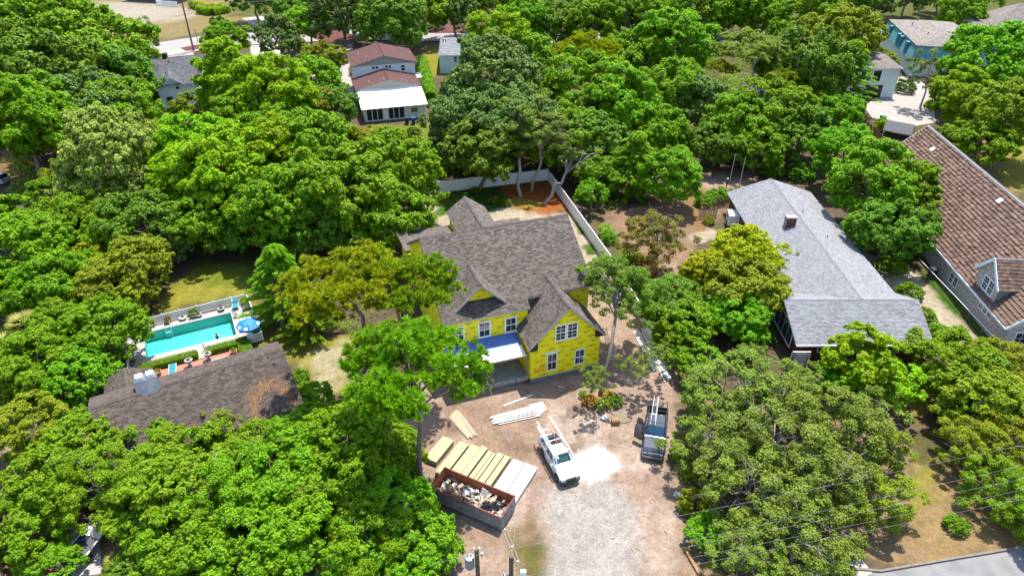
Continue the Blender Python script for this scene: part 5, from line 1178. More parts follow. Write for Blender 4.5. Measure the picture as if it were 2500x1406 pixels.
# brick patio: separate bricks
patio = MB(); patio.prism([PW(0.2, -10.2).xy, PW(9.6, -10.2).xy, PW(9.6, -7.5).xy, PW(0.2, -7.5).xy], -0.05, 0.03)
pt = patio.build("brick_patio", "mortar"); tag(pt, kind="structure")
mat("brick_patio_mat", (0.42, 0.17, 0.11), 0.9, var=0.2, island=0.25)
bkm = MB().bbox((0, 0, 0.0), (0.29, 0.135, 0.05), 0.008).mesh("brick", "brick_patio_mat"); cnt = 0; rest = MB()
for r_ in range(20):
    for c_ in range(31):
        x = 0.4 + c_ * 0.305 + (0.15 if r_ % 2 else 0); y = -7.6 - r_ * 0.15; p = PW(x, y, 0.045)
        if cnt < 300 and r_ < 10: link_obj("brick", bkm, pt, p, (0, 0, PYAW)); cnt += 1
        else: rest.box(p, (0.29, 0.135, 0.05), PYAW)
tag(rest.build("bricks", "brick_patio_mat", pt), kind="stuff")
rug = MB(); rug.bbox((0, 0, 0.02), (2.6, 0.85, 0.05), 0.01); ro = rug.build("stone_slab", "concrete_pale"); ro.location = PW(7.3, -8.85, 0.08); ro.rotation_euler = (0, 0, PYAW); tag(ro, "pale stone slab lying on the brick patio", "slab")
# loungers
mat("sling_teal", (0.008, 0.17, 0.20), 0.7, var=0.08)
def lounger(label, p, rz, back=0.35):
    r = thing("sun_lounger", label, "sun lounger", p, rz, "teal sun loungers")
    s = MB(); s.slab([(-0.33, -0.95, 0.36), (0.33, -0.95, 0.36), (0.33, 0.25, 0.36), (-0.33, 0.25, 0.36)], 0.05); s.build("seat", "sling_teal", r)
    s = MB(); s.slab([(-0.33, 0.27, 0.36), (0.33, 0.27, 0.36), (0.33, 0.95, 0.36 + back), (-0.33, 0.95, 0.36 + back)], 0.05); s.build("backrest", "sling_teal", r)
    f_ = MB()
    for x in (-0.35, 0.35): f_.tube([(x, -0.97, 0.33), (x, 0.25, 0.33), (x, 0.97, 0.33 + back)], 0.022, 6)
    f_.build("frame", "metal_white", r)
    for x in (-0.33, 0.33):
        for y in (-0.8, 0.4): MB().tube([(x, y, 0), (x, y, 0.33)], 0.02, 6).build("leg", "metal_white", r)
    return r
lounger("teal sun lounger on the pool deck beside the white fence", at(576, 748).to_3d() + Vector((0, 0, 0.07)), PYAW + R(-8))
lounger("teal sun lounger on the brick patio behind the hedge", PW(2.45, -8.75, 0.07), PYAW + R(-6), 0.1)
lounger("teal sun lounger half hidden under the blue umbrella", PW(10.7, -4.6, 0.07), PYAW + R(60), 0.2)
# umbrella with white patches
UMB = at(606, 790, 2.35); UMB.z = 0.07
um = thing("patio_umbrella", "blue patio umbrella with white panels at the pool's right end", "umbrella", UMB, PYAW)
mat("canvas_blue", (0.012, 0.17, 0.55), 0.6, var=0.08); mat("canvas_white", (0.7, 0.7, 0.72), 0.7)
cv = MB(); nseg = 8
for k in range(nseg):
    a0, a1 = 2 * math.pi * k / nseg, 2 * math.pi * (k + 1) / nseg; am = (a0 + a1) / 2
    ring = lambda r_, z, a: (r_ * math.cos(a), r_ * math.sin(a), z)
    cv.add([(0, 0, 2.75), ring(0.7, 2.58, a0), ring(0.66, 2.54, am), ring(0.7, 2.58, a1), ring(1.3, 2.2, a0), ring(1.2, 2.16, am), ring(1.3, 2.2, a1), ring(1.31, 2.06, a0), ring(1.21, 2.02, am), ring(1.31, 2.06, a1)], [(0, 1, 2), (0, 2, 3), (1, 4, 5, 2), (2, 5, 6, 3), (4, 7, 8, 5), (5, 8, 9, 6)])
cvo = cv.build("canopy", "canvas_blue", um)
for k in (4, 5, 7):
    am = 2 * math.pi * (k + 0.5) / nseg; c, s = math.cos(am), math.sin(am); t = MB(); P = [Vector((r_ * c - o * s, r_ * s + o * c, z)) for (r_, o, z) in ((0.92, -0.16, 2.40), (0.92, 0.16, 2.40), (1.17, 0.2, 2.22), (1.17, -0.2, 2.22))]; t.slab(P, 0.012); t.build("white_panel", "canvas_white", cvo)
MB().tube([(0, 0, 0), (0, 0, 2.75)], 0.025, 8).build("pole", "metal_white", um)
for k in range(nseg): a0 = 2 * math.pi * k / nseg; MB().beam((0.03 * math.cos(a0), 0.03 * math.sin(a0), 2.68), (1.28 * math.cos(a0), 1.28 * math.sin(a0), 2.17), 0.02).build("rib", "metal_white", um)
tb = thing("patio_table", "round white table under the blue umbrella", "table", UMB); MB().lathe([(0.5, 0.68), (0.52, 0.70), (0.5, 0.72)], n=20).build("table_top", "metal_white", tb)
for k in range(4): a0 = k * 1.571; MB().tube([(0.4 * math.cos(a0), 0.4 * math.sin(a0), 0), (0.33 * math.cos(a0), 0.33 * math.sin(a0), 0.68)], 0.02, 6).build("leg", "metal_white", tb)
def chair(label, p, rz):
    r = thing("patio_chair", label, "chair", p, rz, "metal patio chairs"); MB().bbox((0, 0, 0.42), (0.45, 0.45, 0.04), 0.01).build("seat", "metal_grey", r)
    bk = MB(); bk.beam((-0.2, 0.22, 0.44), (-0.2, 0.3, 0.9), 0.03); bk.beam((0.2, 0.22, 0.44), (0.2, 0.3, 0.9), 0.03)
    for z in (0.6, 0.75, 0.88): bk.beam((-0.2, 0.26, z), (0.2, 0.26, z), 0.03, 0.06)
    bk.build("backrest", "metal_grey", r)
    for x in (-0.19, 0.19):
        for y in (-0.19, 0.19): MB().tube([(x, y, 0), (x, y, 0.42)], 0.015, 6).build("leg", "metal_grey", r)
chair("metal chair on the pool deck up-left of the blue umbrella", PW(9.75, -1.3, 0.07), PYAW + 0.5); chair("metal chair on the pool deck behind the blue umbrella", PW(10.7, -1.0, 0.07), PYAW - 0.4); chair("metal chair right below the blue umbrella", PW(11.1, -5.6, 0.07), PYAW + 2.4)
# pots, urns
mat("terracotta", (0.42, 0.17, 0.08), 0.8, var=0.15); mat("stone_urn", (0.40, 0.38, 0.35), 0.85, var=0.2); mat("pot_white", (0.68, 0.66, 0.62), 0.7); mat("earth", (0.10, 0.07, 0.045), 0.95)
def plant(parent, z, r, leafm="leaf_mid", proto="bush3"):
    me_ = PROTO[proto][0]
    if not me_.materials: me_.materials.append(M(leafm))
    o = link_obj("plant", me_, parent, (0, 0, z), (0, 0, random.random() * 6), (r, r, r * 1.1)); o.material_slots[0].link = 'OBJECT'; o.material_slots[0].material = M(leafm); return o
def potted(label, p, prof, matn, pr, leafm, name="potted_plant", cat="potted plant", pz=None):
    r = thing(name, label, cat, p); MB().lathe(prof, n=18).build("pot", matn, r, smooth=False); zt = prof[-1][1] if pz is None else pz; MB().lathe([(prof[-1][0] * 0.85, zt - 0.08), (prof[-1][0] * 0.85, zt - 0.04)], n=14).build("soil", "earth", r); plant(r, zt, pr, leafm); return r
POT = [(0.20, 0), (0.30, 0.22), (0.36, 0.36), (0.40, 0.37), (0.40, 0.44), (0.35, 0.44)]; BOWL = [(0.16, 0), (0.20, 0.10), (0.40, 0.28), (0.42, 0.34), (0.38, 0.34)]
URN = [(0.24, 0), (0.24, 0.12), (0.11, 0.20), (0.10, 0.36), (0.16, 0.44), (0.34, 0.62), (0.38, 0.80), (0.43, 0.84), (0.43, 0.90), (0.36, 0.90)]
potted("terracotta pot with plant between lounger and left hedge", PW(1.05, -8.4, 0.07), POT, "terracotta", 0.34, "leaf_olive"); potted("terracotta pot with succulent under the right hedge", PW(8.6, -8.2, 0.07), POT, "terracotta", 0.34, "leaf_bright")
potted("grey stone urn left of the path gap in the hedges", PW(4.15, -8.5, 0.07), URN, "stone_urn", 0.2, "leaf_grey", "stone_urn", "urn"); potted("grey stone urn right of the path gap in the hedges", PW(6.05, -8.2, 0.07), URN, "stone_urn", 0.2, "leaf_grey", "stone_urn", "urn")
for (x, y, pf, mt, pr, lm, lab) in ((-1.0, 0.6, POT, "pot_white", 0.45, "leaf_dark", "potted plant at the pool fence's left corner"), (0.35, 0.75, BOWL, "pot_white", 0.3, "leaf_dark", "white bowl planter by the pool fence, second from the left"), (2.6, 1.0, POT, "terracotta", 0.42, "leaf_red", "tall reddish potted plant by the pool ladder"), (4.2, 0.95, BOWL, "pot_white", 0.26, "leaf_bright", "small planter by the middle of the pool fence"), (5.4, 1.0, POT, "pot_white", 0.62, "leaf_mid", "broad leafy potted plant against the middle of the pool fence"), (5.9, 0.75, BOWL, "stone_urn", 0.25, "leaf_mid", "grey bowl planter beside the broad leafy plant"), (8.4, 0.9, BOWL, "stone_urn", 0.2, "leaf_olive", "grey bowl planter by the fence left of the lounger"), (11.1, 1.0, POT, "terracotta", 0.55, "leaf_mid", "potted palm in the pool fence's right corner"), (11.2, 0.0, POT, "stone_urn", 0.35, "leaf_dark", "dark potted shrub at the right end of the pool deck"), (-1.2, -5.4, BOWL, "terracotta", 0.3, "leaf_olive", "terracotta bowl planter at the deck's lower left")): potted(lab, PW(x, y, 0.07), pf, mt, pr, lm)
fl_ = thing("garden_statue", "small grey statue on the left edge of the pool deck", "statue", PW(-1.2, -2.8, 0.07)); MB().bbox((0, 0, 0.15), (0.35, 0.35, 0.3), 0.02).build("plinth", "stone_urn", fl_); MB().lathe([(0.12, 0.3), (0.14, 0.45), (0.10, 0.6), (0.06, 0.7), (0.09, 0.8), (0.05, 0.9)], n=12).build("figure", "stone_urn", fl_, smooth=True)
# gate rails at the path gap
gt = thing("path_gate", "white gate rails at the gap between the two hedges", "gate", PW(5.05, -6.3, 0.05), PYAW)
for x in (0.0, 0.75): MB().bx(x - 0.05, x + 0.05, -0.05, 0.05, 0, 1.15).build("post", "vinyl_white", gt)
MB().bx(0.0, 0.06, -1.0, 0.0, 0.9, 0.98).build("rail", "vinyl_white", gt)
# person in the pool
pp = at(531, 826, -0.14); skin_m = mat("skin", (0.45, 0.25, 0.17), 0.6, var=0.05); mat("hair", (0.055, 0.035, 0.022), 0.7); mat("swim_dark", (0.03, 0.04, 0.07), 0.6)
per = thing("person", "person standing chest deep in the pool with arms spread out", "person", (pp.x, pp.y, -D_), PYAW + R(200))
J = [(0, 0, 0.88), (0, 0, 1.08), (0, -0.01, 1.26), (0, 0, 1.40), (0, 0, 1.48), (0, 0.02, 1.58), (0, 0.02, 1.69), (0.17, 0, 1.38), (0.33, 0.12, 1.22), (0.52, 0.26, 1.14), (0.60, 0.31, 1.13), (-0.17, 0, 1.38), (-0.34, 0.10, 1.22), (-0.53, 0.22, 1.14), (-0.61, 0.26, 1.13), (0.10, 0, 0.82), (0.11, 0.03, 0.46), (0.11, 0, 0.08), (0.11, 0.12, 0.04), (-0.10, 0, 0.82), (-0.12, 0.05, 0.46), (-0.12, 0, 0.08), (-0.12, 0.12, 0.04)]
E_ = [(0, 1), (1, 2), (2, 3), (3, 4), (4, 5), (5, 6), (3, 7), (7, 8), (8, 9), (9, 10), (3, 11), (11, 12), (12, 13), (13, 14), (0, 15), (15, 16), (16, 17), (17, 18), (0, 19), (19, 20), (20, 21), (21, 22)]
Rd = [0.14, 0.13, 0.145, 0.09, 0.055, 0.085, 0.075, 0.065, 0.048, 0.035, 0.03, 0.065, 0.048, 0.035, 0.03, 0.085, 0.06, 0.04, 0.035, 0.085, 0.06, 0.04, 0.035]
me_ = bpy.data.meshes.new("body"); me_.from_pydata(J, E_, []); bo = link_obj("body", me_, per); me_.materials.append(M("skin"))
sk = bo.modifiers.new("skin", 'SKIN'); sk.use_smooth_shade = True
if not me_.skin_vertices: 
    bpy.context.view_layer.objects.active = bo
for i, sv in enumerate(me_.skin_vertices[0].data): sv.radius = (Rd[i], Rd[i] * (0.7 if i in (1, 2) else 1.0)); sv.use_root = (i == 0)
bo.modifiers.new("sub", 'SUBSURF').levels = 1; bo.modifiers["sub"].render_levels = 2
hm = MB(); hm.lathe([(0.02, 0.12), (0.06, 0.105), (0.092, 0.06), (0.10, 0.0), (0.09, -0.05)], (0, -0.012, 1.66), n=14, cap=False); hm.build("hair", "hair", per, smooth=True)
tp = MB(); tp.lathe([(0.155, 1.12), (0.162, 1.22), (0.150, 1.32)], n=16, cap=False); tpo = tp.build("swim_top", "swim_dark", per, smooth=True); tpo.scale = (1, 0.74, 1)
for sx in (1, -1):
    hb = MB(); bx0 = Vector((0.60 * sx, 0.31 if sx > 0 else 0.26, 1.13)); dr = Vector((0.75 * sx, 0.55, -0.05)).normalized(); sd = Vector((-dr.y, dr.x, 0))
    hb.tube([bx0, bx0 + dr * 0.05, bx0 + dr * 0.10], [0.028, 0.042, 0.036], 8)
    for q, (o, ln) in enumerate(((-0.03, 0.075), (-0.01, 0.088), (0.01, 0.084), (0.03, 0.065))): s0 = bx0 + dr * 0.09 + sd * o; hb.tube([s0, s0 + dr * ln * 0.55, s0 + dr * ln - Vector((0, 0, 0.015))], [0.010, 0.009, 0.006], 6)
    s0 = bx0 + dr * 0.04 + sd * 0.035 * sx; hb.tube([s0, s0 + (dr * 0.6 + sd * 0.6 * sx) * 0.055], [0.012, 0.008], 6); hb.build("hand", "skin", per, smooth=True)
fc = MB(); fc.tube([(0, 0.105, 1.635), (0, 0.128, 1.60)], [0.010, 0.016], 6); fc.tube([(0.085, 0.02, 1.63), (0.10, 0.015, 1.60)], 0.016, 6); fc.tube([(-0.085, 0.02, 1.63), (-0.10, 0.015, 1.60)], 0.016, 6); fc.build("nose_and_ears", "skin", per, smooth=True)
ey = MB(); ey.lathe([(0.004, -0.01), (0.012, 0), (0.004, 0.01)], (0.034, 0.098, 1.64), n=8); ey.lathe([(0.004, -0.01), (0.012, 0), (0.004, 0.01)], (-0.034, 0.098, 1.64), n=8); ey.tube([(-0.025, 0.108, 1.57), (0.025, 0.108, 1.57)], 0.007, 5); ey.build("eyes_and_mouth", "hair", per)
# ================================================================ ROADS, DRIVES, FENCES, POLES
m, n, l, b = new_mat("asphalt_pale")
def road_mat(name, c0, c1):
    m, n, l, b = new_mat(name); tc = n.new("ShaderNodeTexCoord"); t = n.new("ShaderNodeTexNoise"); t.inputs["Scale"].default_value = 0.6; t.inputs["Detail"].default_value = 8; l.new(tc.outputs["Object"], t.inputs["Vector"])
    t2 = n.new("ShaderNodeTexNoise"); t2.inputs["Scale"].default_value = 25; t2.inputs["Detail"].default_value = 3; l.new(tc.outputs["Object"], t2.inputs["Vector"])
    ad = n.new("ShaderNodeMath"); ad.operation = 'MULTIPLY_ADD'; ad.inputs[1].default_value = 0.35; l.new(t2.outputs[0], ad.inputs[0]); l.new(t.outputs[0], ad.inputs[2])
    cr = n.new("ShaderNodeValToRGB"); cr.color_ramp.elements[0].position = 0.45; cr.color_ramp.elements[0].color = (*c0, 1); cr.color_ramp.elements[1].position = 0.85; cr.color_ramp.elements[1].color = (*c1, 1); l.new(ad.outputs[0], cr.inputs[0]); l.new(cr.outputs[0], b.inputs["Base Color"]); b.inputs["Roughness"].default_value = 0.92; b.inputs["Specular IOR Level"].default_value = 0.2
mat("kerb_stone", (0.30, 0.25, 0.20), 0.9, var=0.25); road_mat("road_far", (0.21, 0.19, 0.175), (0.27, 0.25, 0.23)); road_mat("street_near", (0.13, 0.128, 0.128), (0.20, 0.195, 0.19)); road_mat("drive_pale", (0.24, 0.215, 0.19), (0.30, 0.275, 0.245)); road_mat("mulch_red", (0.06, 0.020, 0.015), (0.12, 0.042, 0.030))
def sheet(name, px, matn, z=0.03, world=False, label=None):
    P = [Vector((p[0], p[1], 0)) if world else at(p[0], p[1]) for p in px]; mb = MB(); mb.prism([(p.x, p.y) for p in P], z - 0.12, z); o = mb.build(name, matn); tag(o, kind="structure"); return o
sheet("road", [(-140, 150), (-118, 160), (-92, 172), (-88, 179.5), (-75.7, 190), (-44, 197), (-19, 195.4), (10, 193), (80, 196), (260, 215), (260, 226), (80, 207), (10, 204), (-22, 206.6), (-47, 208), (-82.4, 204.7), (-96.4, 194), (-125, 172), (-150, 158)], "road_far", 0.03, True)
def kerb(pts, name="kerb", w=0.18, h=0.13):
    mb = MB()
    for a, b in zip(pts[:-1], pts[1:]): mb.beam((*a, h / 2 - 0.02), (*b, h / 2 - 0.02), w, h + 0.08)
    tag(mb.build(name, "kerb_stone"), kind="structure")
kerb([(-92, 172), (-88, 179.5), (-75.7, 190), (-44, 197), (-19, 195.4), (10, 193), (80, 196)]); kerb([(80, 207.2), (10, 204.2), (-22, 206.8), (-47, 208.2), (-82.4, 204.9), (-96.4, 194.2), (-125, 172.2)])
sheet("driveway", [(610, 112), (680, 108), (690, 150), (640, 152), (690, 190), (620, 190)], "drive_pale", 0.042)
sheet("driveway", [(818, 100), (860, 98), (862, 140), (850, 170), (868, 235), (850, 240), (828, 190)], "drive_pale", 0.042)
sheet("driveway", [(590, 45), (640, 40), (700, 75), (640, 85)], "drive_pale", 0.042)
sheet("parking_apron", [(360, 140), (440, 118), (500, 135), (390, 160)], "drive_pale", 0.044)
sheet("patio_slab", [(690, 165), (775, 150), (790, 185), (700, 195)], "concrete", 0.044)
for k, q in enumerate(([(440, 118), (560, 95), (566, 106), (455, 126)], [(470, 130), (560, 115), (562, 122), (478, 138)], [(720, 60), (800, 70), (890, 92), (880, 106), (800, 108), (740, 85)], [(800, 92), (890, 88), (890, 106), (800, 112)], [(1030, 60), (1135, 55), (1135, 82), (1040, 82)])): sheet("mulch_bed", q, "mulch_red", 0.05 + 0.004 * k)
sheet("driveway", [(2110, 262), (2190, 190), (2225, 185), (2270, 215), (2285, 300), (2215, 312), (2130, 290)], "drive_pale", 0.04)
jt = MB()
for a, b in (((2195, 195), (2270, 235)), ((2150, 235), (2235, 310)), ((2175, 215), (2260, 270))): A_ = at(*a); B_ = at(*b); jt.beam((A_.x, A_.y, 0.042), (B_.x, B_.y, 0.042), 0.12, 0.01)
tag(jt.build("paving_joint", "concrete"), kind="structure")
# near street with kerb
SK = [(20, 33.2), (25.2, 33.0), (28.1, 32.75), (34, 33.8), (40.3, 34.9), (60, 38.5), (110, 48)]
sheet("street", SK + [(110, 38), (60, 27), (34, 23), (0, 20), (-60, 18), (-60, 26), (0, 28.0), (14, 30.5)], "street_near", 0.0, True); kerb(SK)
sheet("driveway_apron", [(2010, 1370), (2090, 1345), (2130, 1400), (2040, 1440)], "concrete_pale", 0.05)
# ---- white vinyl privacy fence round the back yard
def panel_fence(name, label, pts, h=1.9, pl=2.4, matn="vinyl_white", pm="vinyl_white", pw=0.13, zb=0.0):
    root = thing(name, label, "fence", pts[0]); O = Vector(pts[0]); po = MB().bx(-pw / 2, pw / 2, -pw / 2, pw / 2, -0.1, h + 0.06).lathe([(pw * 0.72, h + 0.06), (pw * 0.72, h + 0.09), (0.01, h + 0.16)], n=4).mesh("post", pm)
    for k in range(len(pts) - 1):
        a, b = Vector(pts[k]) - O, Vector(pts[k + 1]) - O; d = b - a; n_ = max(1, round(d.length / pl)); ang = math.atan2(d.y, d.x); L = d.length / n_
        pmsh = MB(); 
        pmsh.bx(-L / 2 + pw / 2, L / 2 - pw / 2, -0.025, 0.025, 0.12, h - 0.09); pmsh.bx(-L / 2 + pw / 2, L / 2 - pw / 2, -0.045, 0.045, h - 0.09, h); pmsh.bx(-L / 2 + pw / 2, L / 2 - pw / 2, -0.045, 0.045, 0.03, 0.12)
        for i in range(int(L / 0.28)): x = -L / 2 + 0.2 + i * 0.28; pmsh.bx(x, x + 0.012, -0.032, 0.032, 0.13, h - 0.10)
        pmesh = pmsh.mesh("panel", matn)
        for i in range(n_ + 1):
            p = a + d * (i / n_)
            if i or not k: link_obj("post", po, root, (p.x, p.y, zb), (0, 0, ang))
        for i in range(n_): p = a + d * ((i + 0.5) / n_); link_obj("panel", pmesh, root, (p.x, p.y, zb), (0, 0, ang))
    return root
panel_fence("privacy_fence", "white vinyl privacy fence around the new house's back yard", [at(1040, 474), at(1337, 440), at(1484, 648), at(1560, 775), at(1590, 830)])
# old pickets
def wood_pickets(label, a, b, n_, h, matn="wood_old", cat="fence", w=0.11, seed=0):
    g = np.random.default_rng(seed); A_ = at(*a); B_ = at(*b); root = thing("wooden_fence", label, cat, A_); d = B_ - A_; ang = math.atan2(d.y, d.x)
    for i in range(n_):
        p = d * (i / (n_ - 1)); hh = h * (0.9 + 0.15 * g.random()); mb = MB(); mb.prism([(-w / 2, -0.012), (w / 2, -0.012), (w / 2, 0.012), (-w / 2, 0.012)], 0, hh); mb.add([(-w / 2, -0.012, hh), (w / 2, -0.012, hh), (0, -0.012, hh + 0.1), (-w / 2, 0.012, hh), (w / 2, 0.012, hh), (0, 0.012, hh + 0.1)], [(0, 1, 2), (5, 4, 3), (0, 2, 5, 3), (1, 4, 5, 2)])
        o = mb.build("picket", matn, root); o.location = p; o.rotation_euler = (R(3 * (g.random() - 0.5)), R(5 * (g.random() - 0.5)), ang)
    for z in (0.3, h - 0.3): MB().beam(Vector((0, 0, z)), d + Vector((0, 0, z)), 0.05, 0.08).build("rail", matn, root)
    return root
wood_pickets("weathered picket fence beside the white van", (1706, 533), (1748, 530), 15, 1.6, seed=1); wood_pickets("weathered picket fence behind the white van reaching the grey roof", (1742, 508), (1795, 502), 18, 1.5, seed=2); wood_pickets("weathered picket fence under the spreading tree right of the white fence", (1535, 530), (1650, 520), 34, 1.4, seed=3)
wood_pickets("new cedar board fence beside the concrete drive", (2098, 330), (2146, 352), 24, 1.9, "wood_cedar", w=0.24, seed=4); wood_pickets("cedar board fence behind the first, along the concrete drive", (2092, 305), (2140, 340), 24, 1.8, "wood_cedar", w=0.24, seed=5)
# chain-link along the brick house
cl = [at(2238, 652), at(2330, 750), at(2425, 853)]; root = thing("wire_fence", "low wire fence with pale top rail along the brick house", "fence", cl[0]); O = cl[0]
for k in range(2):
    a, b = cl[k] - O, cl[k + 1] - O; MB().tube([a + Vector((0, 0, 1.2)), b + Vector((0, 0, 1.2))], 0.035, 6).build("top_rail", "metal_white", root); n_ = int((b - a).length / 2.4)
    for i in range(n_ + 1): p = a + (b - a) * (i / n_); MB().tube([p, p + Vector((0, 0, 1.22))], 0.03, 6).build("post", "metal_grey", root)
    wm = MB(); d = b - a; L = d.length
    for i in range(int(L / 0.3)):
        p = a + d * (i * 0.3 / L); q = a + d * min(1, (i * 0.3 + 1.1) / L); wm.beam(p + Vector((0, 0, 0.08)), q + Vector((0, 0, 1.15)), 0.006); wm.beam(q + Vector((0, 0, 0.08)), p + Vector((0, 0, 1.15)), 0.006)
    tag(wm.build("wire_mesh", "metal_grey", root), kind="stuff")
# ---- utility poles and wires
mat("pole_wood", (0.20, 0.17, 0.115), 0.9, var=0.3, scale=6, bump=0.5); mat("wire", (0.42, 0.42, 0.42), 0.5); mat("transformer", (0.42, 0.45, 0.48), 0.45, metal=0.3); mat("ceramic", (0.62, 0.62, 0.60), 0.3)
def transformer(parent, p, r=0.27, h=0.95):
    t = MB(); t.lathe([(r * 0.9, 0), (r, 0.05), (r, h - 0.12), (r * 0.92, h - 0.04), (r * 0.3, h)], p, n=18); to = t.build("transformer", "transformer", parent)
    for k in (-1, 1): MB().lathe([(0.04, 0), (0.06, 0.05), (0.035, 0.1), (0.055, 0.15), (0.03, 0.25)], Vector(p) + Vector((0.1 * k, 0.05, h - 0.04)), n=10).build("bushing", "ceramic", to)
    return to
p1 = thing("utility_pole", "wooden utility pole with a grey transformer at the bottom edge", "utility pole", (-2.25, 28.1, 0)); MB().tube([(0, 0, -0.3), (0.02, 0, 4.5), (0, 0, 9.0)], [0.19, 0.17, 0.14], 12).build("pole", "pole_wood", p1)
transformer(p1, (-0.48, -0.1, 7.3), 0.31, 1.05); MB().lathe([(0.07, 0), (0.1, 0.05), (0.05, 0.2), (0.09, 0.3)], (0.32, 0.15, 8.1), n=10).build("cutout", "ceramic", p1)
for dx in (-0.14, 0.14): MB().lathe([(0.05, 0), (0.08, 0.06), (0.04, 0.1), (0.07, 0.16)], (dx, 0, 8.95), n=10).build("insulator", "ceramic", p1)
p2 = thing("utility_pole", "dark utility pole with double crossarms and leaning transformer at the bottom edge", "utility pole", (-0.05, 27.0, 0)); MB().tube([(0, 0, -0.3), (0, 0, 9.8)], [0.18, 0.14], 12).build("pole", "pole_wood", p2)
ca_ = at(1231, 1292, 9.5); cb_ = at(1266, 1378, 9.5); dd_ = (cb_ - ca_).normalized(); sd_ = Vector((-dd_.y, dd_.x, 0))
for k in (-1, 1): MB().beam(ca_ - p2.location + sd_ * 0.11 * k, cb_ - p2.location + sd_ * 0.11 * k, 0.09, 0.12).build("crossarm", "wood_old", p2)
transformer(p2, (-0.38, -0.2, 7.2), 0.25, 0.9); mid_ = (ca_ + cb_) / 2 - p2.location
for t in (0.05, 0.55, 0.95): q = ca_ - p2.location + (cb_ - ca_) * t; MB().lathe([(0.04, 0), (0.07, 0.05), (0.035, 0.1), (0.06, 0.16)], q + Vector((0, 0, 0.06)), n=10).build("insulator", "ceramic", p2)
MB().bbox((0.75, -0.35, 8.6), (0.35, 0.25, 0.5), 0.03).build("switch_box", "metal_white", p2)
WI = [((1640, 1252), (2520, 1075), 9.6), ((1650, 1322), (2520, 1125), 9.3), ((1600, 1350), (2520, 1160), 9.0), ((1600, 1405), (2520, 1195), 7.4), ((1650, 1420), (2520, 1220), 7.0)]
wl_ = ["topmost wire of five crossing the lower right", "second wire from the top in the lower right", "middle wire of five crossing the lower right", "fourth wire from the top in the lower right", "lowest wire of five crossing the lower right"]
for (a, b, z), lb in zip(WI, wl_):
    A_ = at(*a, z); B_ = at(*b, z); d = B_ - A_; S_ = A_ - d * 0.55; E__ = B_ + d * 0.5; pts = []
    S_.z = 9.4; 
    for i in range(19): t = i / 18; p = S_ * (1 - t) + E__ * t; p.z -= 1.0 * 4 * t * (1 - t) * 0.35; pts.append(p)
    o = MB().tube(pts, 0.0065, 5).build("overhead_wire", "wire"); tag(o, lb, "wire", "overhead wires")
gw_ = [p2.location + Vector((0.1, 0.1, 9.2)), at(1240, 1180, 4.0), at(1258, 1085, 2.2), at(1275, 1000, 5.2)]
o = MB().tube([p2.location + Vector((0, 0, 9.2)), at(1262, 1250, 6.0), at(1258, 1120, 5.0), at(1180, 905, 4.2)], 0.012, 5).build("service_wire", "wire"); tag(o, "thin service wire from the dark utility pole to the new house", "wire")
fpz = at(473, 125); fp = thing("street_pole", "tall dark utility pole beside the far road", "utility pole", fpz); MB().tube([(0, 0, -0.3), (0, 0, 7), (0, 0, 15)], [0.24, 0.2, 0.15], 10).build("pole", "bark_pine", fp); MB().beam((-1.1, 0, 14.3), (1.1, 0, 14.3), 0.12).build("crossarm", "wood_old", fp)
for k, (y0, y1) in enumerate(((12.6, 12.2), (11.8, 11.4), (11.0, 10.7))): o = MB().tube([fpz + Vector((0, 0, y0)), fpz + Vector((30, 16, y0 - 0.9)), fpz + Vector((60, 32, y1))], 0.03, 5).build("overhead_wire", "wire"); tag(o, ["upper", "middle", "lower"][k] + " wire of three beside the far road", "wire", "wires by the far road")
# yard posts and lamp
for px_, lb in (((1782, 442), "left of two pale bare posts in the yard behind the grey house"), ((1806, 450), "right of two pale bare posts in the yard behind the grey house")):
    p = at(*px_); o = MB().tube([(0, 0, -0.1), (0.05, 0.05, 2.2), (0.15, 0.1, 4.6)], [0.07, 0.06, 0.05], 8).build("clothes_post", "bark_pale"); o.location = p; tag(o, lb, "post", "pale yard posts")
lp = thing("lamp_post", "short dark lamp post with white globe in the bare yard", "lamp post", at(1771, 469)); MB().tube([(0, 0, 0), (0, 0, 2.0)], 0.08, 8).build("post", "black_paint", lp); MB().lathe([(0.05, 2.0), (0.16, 2.08), (0.2, 2.2), (0.16, 2.32), (0.04, 2.38)], n=14).build("globe", "ceramic", lp, smooth=True)
cs = thing("road_sign_post", "grey finial post with arms beside the far road", "sign post", at(483, 103)); MB().tube([(0, 0, 0), (0, 0, 3.4)], 0.08, 8).build("post", "metal_grey", cs); MB().beam((-0.9, 0, 2.3), (0.9, 0, 2.3), 0.12).build("arm", "metal_grey", cs)
# bins
mat("bin_blue", (0.01, 0.05, 0.22), 0.5); mat("bin_dark", (0.03, 0.035, 0.04), 0.5); mat("bin_green", (0.01, 0.16, 0.10), 0.5)
def bin_(label, p, matn, rz=0.0, s=1.0):
    r = thing("wheelie_bin", label, "bin", p, rz, scale=(s, s, s)); b_ = MB(); b_.loft([[(-0.24, -0.27, 0.06), (0.24, -0.27, 0.06), (0.24, 0.25, 0.06), (-0.24, 0.25, 0.06)], [(-0.31, -0.36, 0.98), (0.31, -0.36, 0.98), (0.31, 0.34, 0.98), (-0.31, 0.34, 0.98)]]); b_.build("body", matn, r); MB().bbox((0, -0.02, 1.03), (0.66, 0.76, 0.09), 0.03).build("lid", matn, r)
    for x in (-0.27, 0.27): w_ = MB(); w_.tube([(x - 0.03, 0.28, 0.1), (x + 0.03, 0.28, 0.1)], 0.1, 12); w_.build("wheel", "black_paint", r)
